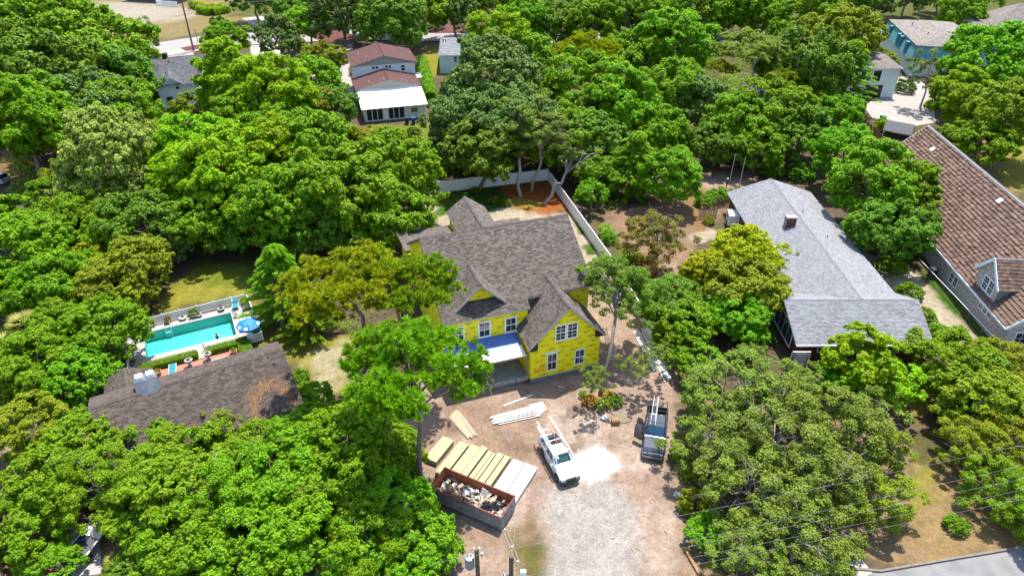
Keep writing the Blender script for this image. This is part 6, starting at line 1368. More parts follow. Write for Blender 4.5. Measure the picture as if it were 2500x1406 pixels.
bin_("blue bin against the white house's rear wall", at(1010, 303), "bin_blue", 0.2, 1.25); bin_("dark bin left of the blue one at the white house", at(994, 303), "bin_dark", 0.2, 1.25); bin_("blue bin at the side of the slate roofed cottage", at(373, 235), "bin_blue", 0.4, 1.3); bin_("blue bin by the cottage's back door", at(421, 276), "bin_blue", 0.4, 1.4); bin_("green bin on the concrete drive", at(2152, 300), "bin_green", 0.5, 1.3); bin_("black bin against the tiled brick house", at(2272, 676), "bin_dark", 0.3, 1.2)
tp_ = at(2190, 332, 0); tn = thing("dark_tarpaulin_shelter", "dark blue tarpaulin shelter beside the brown tiled roof", "shelter", tp_, R(-35)); mat("tarp", (0.035, 0.045, 0.075), 0.6, var=0.3)
MB().slab([(-2.4, -2, 1.2), (2.4, -2, 1.2), (2.4, 0, 2.6), (-2.4, 0, 2.6)], 0.05).slab([(-2.4, 2, 1.2), (2.4, 2, 1.2), (2.4, 0, 2.6), (-2.4, 0, 2.6)], 0.05).build("canopy", "tarp", tn)
for x in (-2.3, 2.3):
    for y in (-1.9, 1.9): MB().tube([(x, y, 0), (x, y, 1.25)], 0.05, 6).build("leg", "metal_grey", tn)
# ================================================================ VEHICLES
def paint(name, c, rough=0.3, coat=0.6, var=0.03): mat(name, c, rough, var=var, scale=2, spec=0.5, coat=coat)
paint("paint_white", (0.72, 0.72, 0.71)); paint("paint_dark", (0.020, 0.026, 0.040), 0.25, 0.9); paint("paint_silver", (0.52, 0.54, 0.56), 0.35)
mat("tyre", (0.018, 0.018, 0.018), 0.9); mat("rim", (0.42, 0.42, 0.43), 0.35, metal=0.8); mat("plastic_black", (0.02, 0.02, 0.022), 0.6); mat("chrome", (0.62, 0.62, 0.63), 0.15, metal=1.0); mat("lamp_clear", (0.65, 0.66, 0.67), 0.15); mat("lamp_red", (0.30, 0.01, 0.01), 0.2); mat("aluminium", (0.62, 0.63, 0.65), 0.35, metal=0.7); mat("fibreglass_orange", (0.45, 0.17, 0.08), 0.55); mat("interior", (0.06, 0.055, 0.05), 0.8)
def sect(x, hw, z0, z1, r=0.10, tuck=0.0):
    """body cross-section with rounded shoulders"""
    return [(x, -hw + tuck, z0), (x, -hw, z0 + (z1 - z0) * 0.35), (x, -hw, z1 - r), (x, -hw + r, z1), (x, hw - r, z1), (x, hw, z1 - r), (x, hw, z0 + (z1 - z0) * 0.35), (x, hw - tuck, z0)]
def wheel(parent, x, y, r=0.39, w=0.25):
    s = 1 if y > 0 else -1; t = MB(); prof = [(r * 0.62, -w / 2), (r * 0.93, -w / 2), (r, -w / 2 + 0.04), (r, w / 2 - 0.04), (r * 0.93, w / 2), (r * 0.62, w / 2)]; t.lathe(prof, n=24, cap=True)
    o = t.build("wheel", "tyre", parent); o.location = (x, y, r); o.rotation_euler = (R(-90 * s), 0, 0)
    h = MB(); h.lathe([(r * 0.62, w / 2 - 0.03), (r * 0.60, w / 2 + 0.012), (r * 0.45, w / 2 - 0.02), (r * 0.16, w / 2 + 0.005), (0.02, w / 2 + 0.01)], n=20)
    for k in range(6): a = k * math.pi / 3; h.box((r * 0.36 * math.cos(a), r * 0.36 * math.sin(a), w / 2 + 0.004), (r * 0.42, 0.05, 0.03), a)
    h.build("rim", "rim", o); return o
def ladder(name, label, a, b, width=0.42, matn="aluminium", rail=0.075, rungs=None, group=None, up=(0, 0, 1), parent=None, cat="ladder"):
    a = Vector(a); b = Vector(b); d = (b - a).normalized(); s = d.cross(Vector(up)).normalized() * width / 2; mb = None
    root = thing(name, label, cat, a) if parent is None else parent; o = a if parent is None else Vector((0, 0, 0))
    for k in (-1, 1): MB().beam(a - o + s * k, b - o + s * k, 0.035, rail, up).build("rail", matn, root)
    n_ = rungs or int((b - a).length / 0.30)
    for i in range(n_): p = a - o + (b - a) * ((i + 0.5) / n_); MB().tube([p - s, p + s], 0.018, 6).build("rung", matn, root)
    return root
def pickup(label, p, rz, pm, L=5.35, W=1.88, hood=1.08, belt=1.12, roof=1.80, bed=1.55, scale=1.0, open_doors=False, chrome="chrome", glass="glass_dark", cab=(0.78, -1.05)):
    v = thing("pickup_truck", label, "pickup truck", p, rz, scale=(scale,) * 3); hw = W / 2; F_ = L / 2; cf, cb = cab; wf, wr = F_ - 0.92, -F_ + 1.22
    b = MB(); b.loft([sect(F_ - 0.05, hw * 0.86, 0.42, 0.86, 0.08, 0.04), sect(F_ - 0.18, hw * 0.95, 0.36, 0.98, 0.10), sect(F_ - 0.5, hw, 0.34, hood - 0.02, 0.12), sect(cf + 0.15, hw, 0.34, hood + 0.02, 0.12), sect(cf - 0.05, hw, 0.34, belt, 0.10), sect(cb, hw, 0.34, belt, 0.06), sect(cb - 0.02, hw, 0.34, 0.62, 0.04), sect(-F_ + 0.02, hw * 0.98, 0.42, 0.62, 0.04)]); b.build("body", pm, v)
    for y in (-1, 1):
        q = MB(); q.loft([[(cb - 0.04, y * (hw - 0.07), 0.6), (cb - 0.04, y * hw, 0.6), (cb - 0.04, y * hw, bed - 0.38), (cb - 0.04, y * (hw - 0.07), bed - 0.36)], [(-F_ + 0.02, y * (hw - 0.07), 0.6), (-F_ + 0.02, y * hw * 0.985, 0.6), (-F_ + 0.02, y * hw * 0.985, bed - 0.38), (-F_ + 0.02, y * (hw - 0.07), bed - 0.36)]][::y]); q.build("bed_side", pm, v)
    MB().bx(cb - 0.11, cb - 0.05, -hw + 0.08, hw - 0.08, 0.64, bed - 0.40).build("bed_front", pm, v); MB().bx(-F_ - 0.02, -F_ + 0.05, -hw + 0.08, hw - 0.08, 0.60, bed - 0.38).build("tailgate", pm, v); MB().bx(-F_ + 0.05, cb - 0.12, -hw + 0.075, hw - 0.075, 0.625, 0.66).build("bed_floor", "plastic_black", v)
    # greenhouse
    tw = hw - 0.20; xf, xr = cf - 0.62, cb + 0.16
    g = MB(); g.loft([[(cf + 0.02, -hw + 0.05, belt - 0.02), (cf + 0.02, hw - 0.05, belt - 0.02), (cb, hw - 0.05, belt - 0.02), (cb, -hw + 0.05, belt - 0.02)], [(xf, -tw, roof - 0.04), (xf, tw, roof - 0.04), (xr, tw, roof - 0.04), (xr, -tw, roof - 0.04)], [(xf - 0.10, -tw + 0.1, roof), (xf - 0.10, tw - 0.1, roof), (xr + 0.08, tw - 0.1, roof), (xr + 0.08, -tw + 0.1, roof)]]); g.build("cab", pm, v)
    def lerp(a, b, t): return Vector(a) * (1 - t) + Vector(b) * t
    def quadpane(name, A, B, C, D, i0, i1, j0, j1, off, matn):
        """A-B bottom edge, D-C top edge"""
        P = [lerp(lerp(A, B, i), lerp(D, C, i), j) for i, j in ((i0, j0), (i1, j0), (i1, j1), (i0, j1))]; nn = (P[1] - P[0]).cross(P[3] - P[0]).normalized(); mb = MB(); mb.add([q + nn * off for q in P] + [q - nn * 0.01 for q in P], [(0, 1, 2, 3), (7, 6, 5, 4), (0, 4, 5, 1), (1, 5, 6, 2), (2, 6, 7, 3), (3, 7, 4, 0)]); return mb.build(name, matn, v)
    zb, zt = belt - 0.02, roof - 0.04
    quadpane("windshield", (cf + 0.02, -hw + 0.05, zb), (cf + 0.02, hw - 0.05, zb), (xf, tw, zt), (xf, -tw, zt), 0.05, 0.95, 0.08, 0.93, 0.012, glass)
    quadpane("rear_window", (cb, hw - 0.05, zb), (cb, -hw + 0.05, zb), (xr, -tw, zt), (xr, tw, zt), 0.10, 0.90, 0.15, 0.88, 0.012, glass)
    for y, nm in ((-1, 0), (1, 1)):
        A, B = (cb, y * (hw - 0.05), zb), (cf + 0.02, y * (hw - 0.05), zb); C_, D_ = (xf, y * tw, zt), (xr, y * tw, zt)
        if y == 1: A, B, C_, D_ = B, A, D_, C_
        for (i0, i1) in ((0.07, 0.44), (0.50, 0.86)) if y == -1 else ((0.14, 0.50), (0.56, 0.93)): quadpane("side_window", A, B, C_, D_, i0, i1, 0.10, 0.88, 0.012, glass)
        mr = MB(); mr.bbox((cf - 0.10, y * (hw + 0.12), belt + 0.05), (0.12, 0.22, 0.20), 0.03); mr.build("mirror", pm if pm == "paint_white" else "plastic_black", v)
        if not (open_doors and y == -1):
            for xa in ((cf - 0.02, cf - 0.95), (cf - 0.98, cb + 0.1)):
                dl = MB(); dl.bx(xa[1], xa[1] + 0.012, y * hw - 0.006, y * hw + 0.006, 0.45, belt - 0.06); dl.bx(xa[1] + 0.08, xa[1] + 0.24, y * hw - 0.01, y * hw + 0.025, belt - 0.22, belt - 0.18); dl.build("door_handle", "plastic_black", v)
    MB().bx(F_ - 0.09, F_ - 0.02, -hw * 0.50, hw * 0.50, 0.62, 0.90).build("grille", "plastic_black" if chrome != "chrome" else chrome, v)
    gb = MB()
    for k in range(3): gb.bx(F_ - 0.03, F_, -hw * 0.48, hw * 0.48, 0.65 + k * 0.08, 0.68 + k * 0.08)
    gb.build("grille_bar", "chrome", v)
    for y in (-1, 1):
        MB().bbox((F_ - 0.13, y * hw * 0.70, 0.80), (0.18, 0.32, 0.18), 0.03).build("headlight", "lamp_clear", v); MB().bbox((-F_ + 0.02, y * (hw - 0.09), 0.92), (0.08, 0.14, 0.34), 0.02).build("taillight", "lamp_red", v)
    fb = MB(); fb.loft([[(F_ - 0.10, -hw * 0.98, 0.40), (F_ - 0.10, -hw * 0.98, 0.62), (F_ - 0.35, -hw * 1.01, 0.62), (F_ - 0.35, -hw * 1.01, 0.40)], [(F_ + 0.07, -hw * 0.7, 0.40), (F_ + 0.07, -hw * 0.7, 0.62), (F_ - 0.2, -hw * 0.7, 0.62), (F_ - 0.2, -hw * 0.7, 0.40)], [(F_ + 0.07, hw * 0.7, 0.40), (F_ + 0.07, hw * 0.7, 0.62), (F_ - 0.2, hw * 0.7, 0.62), (F_ - 0.2, hw * 0.7, 0.40)], [(F_ - 0.10, hw * 0.98, 0.40), (F_ - 0.10, hw * 0.98, 0.62), (F_ - 0.35, hw * 1.01, 0.62), (F_ - 0.35, hw * 1.01, 0.40)]]); fb.build("front_bumper", chrome, v)
    MB().bx(-F_ - 0.14, -F_ - 0.03, -hw * 0.9, hw * 0.9, 0.42, 0.58).build("rear_bumper", chrome, v)
    hl = MB(); hl.bx(cf + 0.2, F_ - 0.45, -0.012, 0.012, hood + 0.005, hood + 0.03); hl.bx(cf + 0.02, cf + 0.16, -hw * 0.8, hw * 0.8, belt - 0.06, belt - 0.02); hl.build("cowl", "plastic_black", v)
    for x in (wf, wr):
        for y in (-1, 1):
            ar = MB(); ar.tube([(x, y * (hw - 0.10), 0.42), (x, y * (hw + 0.012), 0.42)], 0.47, 20); ar.build("wheel_arch", "plastic_black", v); wheel(v, x, y * (hw - 0.09), 0.39, 0.26)
    if open_doors:
        for xh, ln in ((cf - 0.02, 0.95), (cf - 1.0, 0.80)):
            d = MB(); d.bx(-ln, 0, -0.05, 0.05, 0.42, belt - 0.02); do = d.build("open_door", pm, v); do.location = (xh, -hw - 0.03, 0); do.rotation_euler = (0, 0, R(62))
            fr2 = MB(); fr2.beam((0, 0, belt - 0.02), (-0.35, 0.12, roof - 0.1), 0.06); fr2.beam((-0.35, 0.12, roof - 0.1), (-ln, 0.12, roof - 0.1), 0.06); fr2.beam((-ln, 0.12, roof - 0.1), (-ln, 0, belt - 0.02), 0.06); fr2.build("door_frame", pm, do); gl = MB(); gl.add([(-0.02, 0.01, belt), (-0.36, 0.115, roof - 0.12), (-ln + 0.03, 0.115, roof - 0.12), (-ln + 0.03, 0.01, belt)], [(0, 1, 2, 3)]); gl.build("door_glass", glass, do); MB().bx(-ln + 0.06, -0.06, 0.05, 0.075, 0.50, belt - 0.12).build("door_panel", "interior", do)
        MB().bx(cb + 0.1, cf - 0.05, -hw - 0.004, -hw + 0.03, 0.46, belt - 0.05).build("door_opening", "interior", v)
    return v
# white pickup with a tube rack
wp = pickup("white pickup truck with ladder rack parked on the dirt lot", (4.15, 43.55, 0.0), math.atan2(-3.07, 1.17), "paint_white", L=5.25, glass="glass_green", chrome="plastic_black", cab=(0.95, -0.95), roof=1.76)
def rack(v, x0, x1, w, z, matn, posts, tube=0.035):
    r = MB()
    for y in (-w, w): r.tube([(x0, y, z), (x1, y, z)], tube, 8)
    for x in posts:
        r.tube([(x, -w, z), (x, w, z)], tube * 0.9, 8)
    for x in posts[:2]:
        for y in (-w, w): r.tube([(x, y, z), (x, y * 1.02, 1.12)], tube * 0.9, 8)
    for y in (-w, w): r.tube([(x1, y, z), (x1 + 0.35, y * 0.98, 1.15)], tube * 0.9, 8)
    return r.build("ladder_rack", matn, v)
rack(wp, -3.1, 1.1, 0.80, 2.02, "metal_white", (-2.45, -1.05, 0.4), 0.05)
lw = MB(); lw.lathe([(0.17, 0), (0.17, 0.012)], n=20); 
for x in (-1.45, -2.05):
    ci = MB(); ci.tube([(x, -0.945, 0.90), (x, -0.952, 0.90)], 0.19, 20); ci.build("round_decal", "lamp_clear", wp); c2 = MB(); c2.tube([(x, -0.95, 0.90), (x, -0.957, 0.90)], 0.12, 16); c2.build("decal_centre", "vinyl_grey", wp)
bx_ = MB(); bx_.bbox((-1.35, 0.3, 0.85), (0.5, 0.6, 0.4), 0.02); bx_.build("tool_box", "plastic_black", wp)
def vw(v, p): 
    c, s = math.cos(v.rotation_euler.z), math.sin(v.rotation_euler.z); sc_ = v.scale[0]; return Vector((v.location.x + (p[0] * c - p[1] * s) * sc_, v.location.y + (p[0] * s + p[1] * c) * sc_, v.location.z + p[2] * sc_))
ladder("extension_ladder", "orange brown fibreglass ladder on the white pickup's rack", vw(wp, (0.35, 0.25, 2.12)), vw(wp, (-2.55, 0.35, 2.12)), 0.40, "fibreglass_orange", 0.08)
o = MB().tube([vw(wp, (1.2, -0.62, 2.11)), vw(wp, (-3.6, -0.62, 2.11))], 0.06, 8).build("white_pipe", "metal_white"); tag(o, "long white pipe along the left of the white pickup's rack", "pipe")
o = MB().tube([vw(wp, (-0.4, 0.72, 2.11)), vw(wp, (-3.9, 0.72, 2.11))], 0.05, 8).build("white_pipe", "metal_white"); tag(o, "white pipe sticking out behind the right of the white pickup's rack", "pipe")
# dark pickup, doors open
bp_ = pickup("black pickup truck with both passenger doors open beside the live oaks", (13.25, 46.75, 0.0), R(-103.6), "paint_dark", L=5.85, W=2.02, hood=1.16, belt=1.22, roof=1.94, bed=1.72, open_doors=True, glass="glass_blue", cab=(1.0, -1.25))
rack(bp_, -2.8, 0.6, 0.82, 2.18, "plastic_black", (-2.6, -1.4, 0.2), 0.035)
ladder("extension_ladder", "silver aluminium extension ladder on the black pickup", vw(bp_, (0.7, -0.35, 2.26)), vw(bp_, (-3.2, -0.25, 2.26)), 0.44, "aluminium", 0.09); ladder("extension_ladder", "second silver ladder section stacked on the black pickup", vw(bp_, (0.3, -0.37, 2.38)), vw(bp_, (-2.9, -0.27, 2.38)), 0.36, "aluminium", 0.08)
bb_ = MB(); g = np.random.default_rng(3)
for k in range(7): bb_.bbox((-2.2 + 1.2 * g.random(), -0.6 + 1.2 * g.random(), 0.85), (0.3 + 0.3 * g.random(), 0.3 + 0.2 * g.random(), 0.3 + 0.2 * g.random()), 0.03, g.random() * 3)
tag(bb_.build("bed_load", "vinyl_white", bp_), kind="stuff")
# white van under the grey roof
def van(label, p, rz):
    v = thing("van", label, "van", p, rz); hw = 0.98; b = MB(); b.loft([sect(2.7, hw * 0.8, 0.5, 0.95, 0.1), sect(2.4, hw * 0.95, 0.38, 1.15, 0.12), sect(1.5, hw, 0.36, 1.30, 0.14), sect(0.9, hw, 0.36, 2.05, 0.20), sect(0.4, hw, 0.36, 2.18, 0.22), sect(-2.55, hw, 0.40, 2.18, 0.22), sect(-2.66, hw * 0.97, 0.48, 2.10, 0.22)]); b.build("body", "paint_white", v)
    for y in (-0.46, 0.46): MB().bbox((-2.655, y, 1.62), (0.05, 0.78, 0.62), 0.02).build("rear_window", "glass_dark", v); MB().bbox((-2.60, y * 1.95, 1.0), (0.10, 0.12, 0.35), 0.02).build("taillight", "lamp_red", v)
    MB().bx(-2.70, -2.66, -0.01, 0.01, 0.6, 2.0).build("door_seam", "plastic_black", v); MB().bx(-2.85, -2.66, -0.9, 0.9, 0.42, 0.58).build("rear_bumper", "plastic_black", v); MB().bx(-2.69, -2.66, -0.6, -0.2, 0.75, 0.9).build("number_plate", "vinyl_grey", v)
    ws_ = MB(); ws_.add([(1.55, -0.85, 1.32), (1.55, 0.85, 1.32), (0.93, 0.72, 2.02), (0.93, -0.72, 2.02)], [(0, 1, 2, 3)]); ws_.build("windshield", "glass_dark", v)
    for y in (-1, 1): MB().bx(0.5, 1.3, y * hw - 0.015, y * hw + 0.012, 1.3, 1.8).build("side_window", "glass_dark", v)
    for x in (1.75, -1.6):
        for y in (-1, 1): wheel(v, x, y * (hw - 0.1), 0.36, 0.24)
    return v
van("white van reversed under the grey roof's carport", at(1800, 556) + Vector((1.2, 0.4, 0)), R(-8))
def suv(label, p, rz, pm):
    v = thing("parked_car", label, "car", p, rz); hw = 0.93; b = MB(); b.loft([sect(2.35, hw * 0.8, 0.45, 0.75, 0.1), sect(2.1, hw * 0.95, 0.35, 0.92, 0.12), sect(0.9, hw, 0.33, 1.02, 0.12), sect(-2.1, hw, 0.33, 1.08, 0.12), sect(-2.35, hw * 0.93, 0.42, 1.05, 0.12)]); b.build("body", pm, v)
    g = MB(); g.loft([[(1.0, -hw + 0.06, 1.0), (1.0, hw - 0.06, 1.0), (-2.25, hw - 0.06, 1.04), (-2.25, -hw + 0.06, 1.04)], [(0.25, -hw + 0.2, 1.56), (0.25, hw - 0.2, 1.56), (-1.85, hw - 0.2, 1.60), (-1.85, -hw + 0.2, 1.60)]]); g.build("greenhouse", "glass_dark", v); MB().bbox((-0.8, 0, 1.60), (2.1, 1.44, 0.06), 0.02).build("roof", pm, v)
    for y in (-1, 1):
        MB().bbox((-2.30, y * 0.72, 0.9), (0.10, 0.28, 0.22), 0.02).build("taillight", "lamp_red", v); MB().bbox((2.24, y * 0.62, 0.72), (0.14, 0.3, 0.14), 0.02).build("headlight", "lamp_clear", v); MB().beam((-0.1, y * 0.82, 1.28), (-0.22, y * 0.74, 1.58), 0.08).build("pillar", pm, v)
    for x in (1.45, -1.4):
        for y in (-1, 1): wheel(v, x, y * (hw - 0.08), 0.34, 0.22)
    MB().bx(-2.45, -2.3, -0.85, 0.85, 0.40, 0.58).build("rear_bumper", pm, v); MB().bx(-2.40, -2.34, -0.25, 0.25, 0.62, 0.75).build("number_plate", "vinyl_grey", v); return v
sp = at(-12, 447); suv("silver car parked under the trees at the left edge", (sp.x, sp.y, 0), R(172), "paint_silver")
# boat on the pad at lower left
bt = at(205, 1335); sheet("boat_pad", [(165, 1290), (240, 1275), (250, 1400), (175, 1410)], "concrete_pale", 0.03)
bo_ = thing("boat", "white boat with dark cover under the trees at lower left", "boat", (bt.x + 0.6, bt.y - 0.3, 0.0), R(78)); h_ = MB()
def bs_(x, w, zk, zt): return [(x, -w, zt), (x, -w * 0.75, zk + (zt - zk) * 0.35), (x, 0, zk), (x, w * 0.75, zk + (zt - zk) * 0.35), (x, w, zt)]
h_.loft([bs_(-2.2, 0.85, 0.35, 1.0), bs_(-0.8, 0.95, 0.33, 1.02), bs_(0.8, 0.85, 0.36, 1.08), bs_(1.8, 0.5, 0.45, 1.15), bs_(2.4, 0.06, 0.8, 1.22)]); h_.build("hull", "paint_white", bo_); cv_ = MB(); cv_.loft([[(-2.15, -0.8, 1.02), (-2.15, 0.8, 1.02), (-2.15, 0.3, 1.2), (-2.15, -0.3, 1.2)], [(0.4, -0.82, 1.07), (0.4, 0.82, 1.07), (0.4, 0.3, 1.35), (0.4, -0.3, 1.35)]]); cv_.build("cover", "tarp", bo_)
tr_ = MB(); tr_.beam((-2.0, -0.5, 0.3), (2.8, 0, 0.35), 0.08); tr_.beam((-2.0, 0.5, 0.3), (2.8, 0, 0.35), 0.08); tr_.build("trailer", "metal_grey", bo_)
for y in (-0.85, 0.85): wheel(bo_, -0.8, y, 0.28, 0.18)
# corner of a neighbouring roof at the lower left
ro_ = thing("corner_roof_shed", "grey shingle roof corner at the lower left edge of the photo", "shed", (at(-60, 1400).x, at(-60, 1400).y - 1.5, 0), R(35)); MB().bx(-2, 2.6, -2, 2.2, 0, 2.3).build("wall", "siding_cream", ro_)
roof_plane(ro_, [(-2.5, -2.4, 2.3), (3.0, -2.4, 2.3), (0.8, 0, 3.5), (-0.5, 0, 3.5)], (1, 0, 0), "shingle_brown", seed=111); roof_plane(ro_, [(3.0, -2.4, 2.3), (3.0, 2.4, 2.3), (0.8, 0, 3.5)], (0, 1, 0), "shingle_brown", seed=112); roof_plane(ro_, [(-2.5, 2.4, 2.3), (3.0, 2.4, 2.3), (0.8, 0, 3.5), (-0.5, 0, 3.5)], (1, 0, 0), "shingle_brown", seed=113); roof_plane(ro_, [(-2.5, -2.4, 2.3), (-2.5, 2.4, 2.3), (-0.5, 0, 3.5)], (0, 1, 0), "shingle_brown", seed=114)
# ================================================================ BUILDING SITE
mat("dumpster_grey", (0.21, 0.21, 0.20), 0.7, var=0.25, scale=1.5, bump=0.2, bscale=8); mat("dumpster_rust", (0.40, 0.13, 0.05), 0.85, var=0.4, scale=1.4, bump=0.3, bscale=10); mat("rim_red", (0.27, 0.07, 0.04), 0.7, var=0.2)
mat("foam_yellow", (0.66, 0.58, 0.29), 0.7, var=0.06, island=0.10); mat("foam_edge", (0.60, 0.50, 0.20), 0.8); mat("foam_white", (0.50, 0.495, 0.47), 0.6, var=0.05); mat("lumber", (0.58, 0.46, 0.30), 0.8, var=0.12, scale=6, island=0.25); mat("board_white", (0.50, 0.49, 0.46), 0.6, var=0.06, island=0.08); mat("cardboard", (0.46, 0.28, 0.13), 0.85, var=0.15, island=0.2); mat("plastic_bag", (0.03, 0.03, 0.035), 0.3); mat("plastic_film", (0.62, 0.63, 0.66), 0.3, var=0.2, scale=6)
dL, dW, dH = 6.8, 2.45, 1.55
du = thing("dumpster", "long grey roll-off dumpster with rusty inside full of building waste", "dumpster", (-3.3, 39.05, 0.0), R(-27.3))
x0, x1, y0, y1 = -dL / 2, dL / 2, -dW / 2, dW / 2
o_ = MB(); o_.bx(x0, x1, y0, y0 + 0.06, 0.18, dH); o_.bx(x0, x1, y1 - 0.06, y1, 0.18, dH); o_.bx(x0, x0 + 0.06, y0 + 0.06, y1 - 0.06, 0.18, dH); o_.bx(x1 - 0.06, x1, y0 + 0.06, y1 - 0.06, 0.18, dH); o_.build("shell", "dumpster_grey", du)
i_ = MB(); i_.bx(x0 + 0.06, x1 - 0.06, y0 + 0.06, y0 + 0.075, 0.2, dH - 0.02); i_.bx(x0 + 0.06, x1 - 0.06, y1 - 0.075, y1 - 0.06, 0.2, dH - 0.02); i_.bx(x0 + 0.06, x0 + 0.075, y0 + 0.075, y1 - 0.075, 0.2, dH - 0.02); i_.bx(x1 - 0.075, x1 - 0.06, y0 + 0.075, y1 - 0.075, 0.2, dH - 0.02); i_.bx(x0 + 0.06, x1 - 0.06, y0 + 0.06, y1 - 0.06, 0.18, 0.22); i_.build("lining", "dumpster_rust", du)
r_ = MB(); r_.bx(x0 - 0.03, x1 + 0.03, y0 - 0.04, y0 + 0.08, dH, dH + 0.09); r_.bx(x0 - 0.03, x1 + 0.03, y1 - 0.08, y1 + 0.04, dH, dH + 0.09); r_.bx(x0 - 0.03, x0 + 0.08, y0 + 0.08, y1 - 0.08, dH, dH + 0.09); r_.bx(x1 - 0.08, x1 + 0.03, y0 + 0.08, y1 - 0.08, dH, dH + 0.09); r_.build("top_rail", "rim_red", du)
for i in range(10):
    xx = x0 + 0.25 + i * (dL - 0.5) / 9
    for y in (y0 - 0.05, y1): MB().bx(xx - 0.05, xx + 0.05, y, y + 0.05, 0.2, dH).build("stiffener", "dumpster_grey", du)
for y in (-0.5, 0.45): MB().bx(x1, x1 + 0.05, y, y + 0.1, 0.2, dH).build("stiffener", "dumpster_grey", du)
for y in (-0.8, 0.8): MB().bx(x0, x1, y - 0.08, y + 0.08, 0.02, 0.18).build("skid", "dumpster_rust", du)
for x in (x0 + 0.5, x1 - 0.5):
    for y in (-0.9, 0.9): w_ = MB(); w_.tube([(x, y - 0.08, 0.12), (x, y + 0.08, 0.12)], 0.12, 12); w_.build("roller", "plastic_black", du)
dc = MB(); dc.tube([(-0.6, y0 - 0.001, 0.95), (-0.6, y0 - 0.008, 0.95)], 0.17, 20); dc.build("round_sticker", "vinyl_grey", du)
pc = MB(); pc.bx(-2.1, -1.3, y0 - 0.008, y0 - 0.001, 0.5, 0.85); pc.build("patched_paint", "block_grey", du)
# waste in the dumpster: separate things where they can be told apart, the rest one heap
DX = lambda p: vw(du, p)
g = np.random.default_rng(8); hp = MB()
for k in range(220):
    x = x0 + 0.3 + (dL - 0.6) * g.random(); y = y0 + 0.25 + (dW - 0.5) * g.random(); z = 0.55 + 0.65 * g.random() * (1 - 0.3 * abs(x) / 3.4); hp.cur = int(g.choice([0, 0, 0, 1, 1, 2, 3]))
    hp.box((x, y, z), (0.15 + 0.9 * g.random() ** 2, 0.06 + 0.25 * g.random(), 0.02 + 0.06 * g.random()), g.random() * 3.1, (g.random() - 0.5) * 0.9, (g.random() - 0.5) * 0.9)
ho = hp.build("building_waste", ["board_white", "lumber", "cardboard", "vinyl_grey"], None); ho.location = du.location; ho.rotation_euler = du.rotation_euler; tag(ho, "heap of white and tan offcuts inside the dumpster", "waste", kind="stuff")
def crate(label, p, d, rz, matn, name="cardboard_box", cat="box", tilt=0.0):
    o = MB().bbox((0, 0, d[2] / 2), d, 0.015).bx(-d[0] / 2, d[0] / 2, -0.03, 0.03, d[2], d[2] + 0.004).build(name, matn); o.location = p; o.rotation_euler = (tilt, 0, rz); tag(o, label, cat); return o
crate("brown cardboard box lying in the left half of the dumpster", DX((-1.9, -0.25, 1.1)), (0.8, 0.55, 0.45), R(-60), "cardboard", tilt=0.35); crate("second cardboard box at the dumpster's near side", DX((-1.2, -0.75, 1.1)), (0.6, 0.45, 0.35), R(-20), "cardboard", tilt=-0.3); crate("white board offcut standing in the middle of the dumpster", DX((0.75, 0.5, 1.05)), (0.62, 0.05, 0.55), R(-40), "board_white", "board_offcut", "board", tilt=-0.5)
def bag(label, p, r, matn="plastic_bag"):
    g = np.random.default_rng(int(abs(p[0] * 1000)) % 9999); V = []; n1, n2 = 10, 14
    for i in range(n1 + 1):
        th_ = math.pi * i / n1
        for j in range(n2): ph_ = 2 * math.pi * j / n2; rr = r * (0.75 + 0.5 * g.random()); V.append((rr * math.sin(th_) * math.cos(ph_) * 1.2, rr * math.sin(th_) * math.sin(ph_), rr * math.cos(th_) * 0.7 + r * 0.5))
    F = [(i * n2 + j, i * n2 + (j + 1) % n2, (i + 1) * n2 + (j + 1) % n2, (i + 1) * n2 + j) for i in range(n1) for j in range(n2)]
    o = MB().add(V, F).build("rubbish_bag", matn); o.location = p; tag(o, label, "bag"); return o
bag("black rubbish bag at the dumpster's right end", DX((2.3, 0.0, 0.95)), 0.42); bag("crumpled black plastic nearer the dumpster's middle", DX((1.5, -0.35, 0.95)), 0.36); bag("white plastic bag under the live oak beside the drive", at(1712, 1178), 0.45, "plastic_film"); bag("pale plastic sheet crumpled on the dirt by the drive", at(1655, 1210), 0.32, "plastic_film"); bag("clear plastic wrap by the wooden box on the dirt lot", at(1476, 1022), 0.3, "plastic_film")
# foam board stacks
D_st = (at(1205, 1189, 0.45) - at(1254, 1118, 0.45)); Lst = 4.3; D_st.normalize()
def stack(label, a, b, h, matn="foam_yellow", L=Lst, name="foam_board_stack", cat="board stack", group="stacks of foam boards behind the dumpster", layer=0.07, seed=0):
    A_ = at(*a, h); B_ = at(*b, h); A_.z = B_.z = 0; W_v = B_ - A_; wid = W_v.dot(Vector((-D_st.y, D_st.x, 0))); wv = Vector((-D_st.y, D_st.x, 0)) * wid; g = np.random.default_rng(seed)
    root = thing(name, label, cat, A_, 0.0, group); n_ = int(h / layer); sk = MB()
    for t in (0.15, 0.5, 0.85): sk.beam(D_st * L * t, D_st * L * t + wv, 0.09, 0.09)
    sk.build("bearer", "lumber", root)
    for i in range(n_):
        z = 0.05 + i * layer; j1, j2 = (g.random(2) - 0.5) * 0.10; o1 = D_st * j1; p = [o1 + wv * (0.01 + j2 * 0.15), o1 + wv * (0.99 + j2 * 0.15), o1 + wv * (0.99 + j2 * 0.15) + D_st * L, o1 + wv * (0.01 + j2 * 0.15) + D_st * L]
        MB().prism([(q.x, q.y) for q in p], z, z + layer - 0.008).build("board", matn, root)
    return root, wv
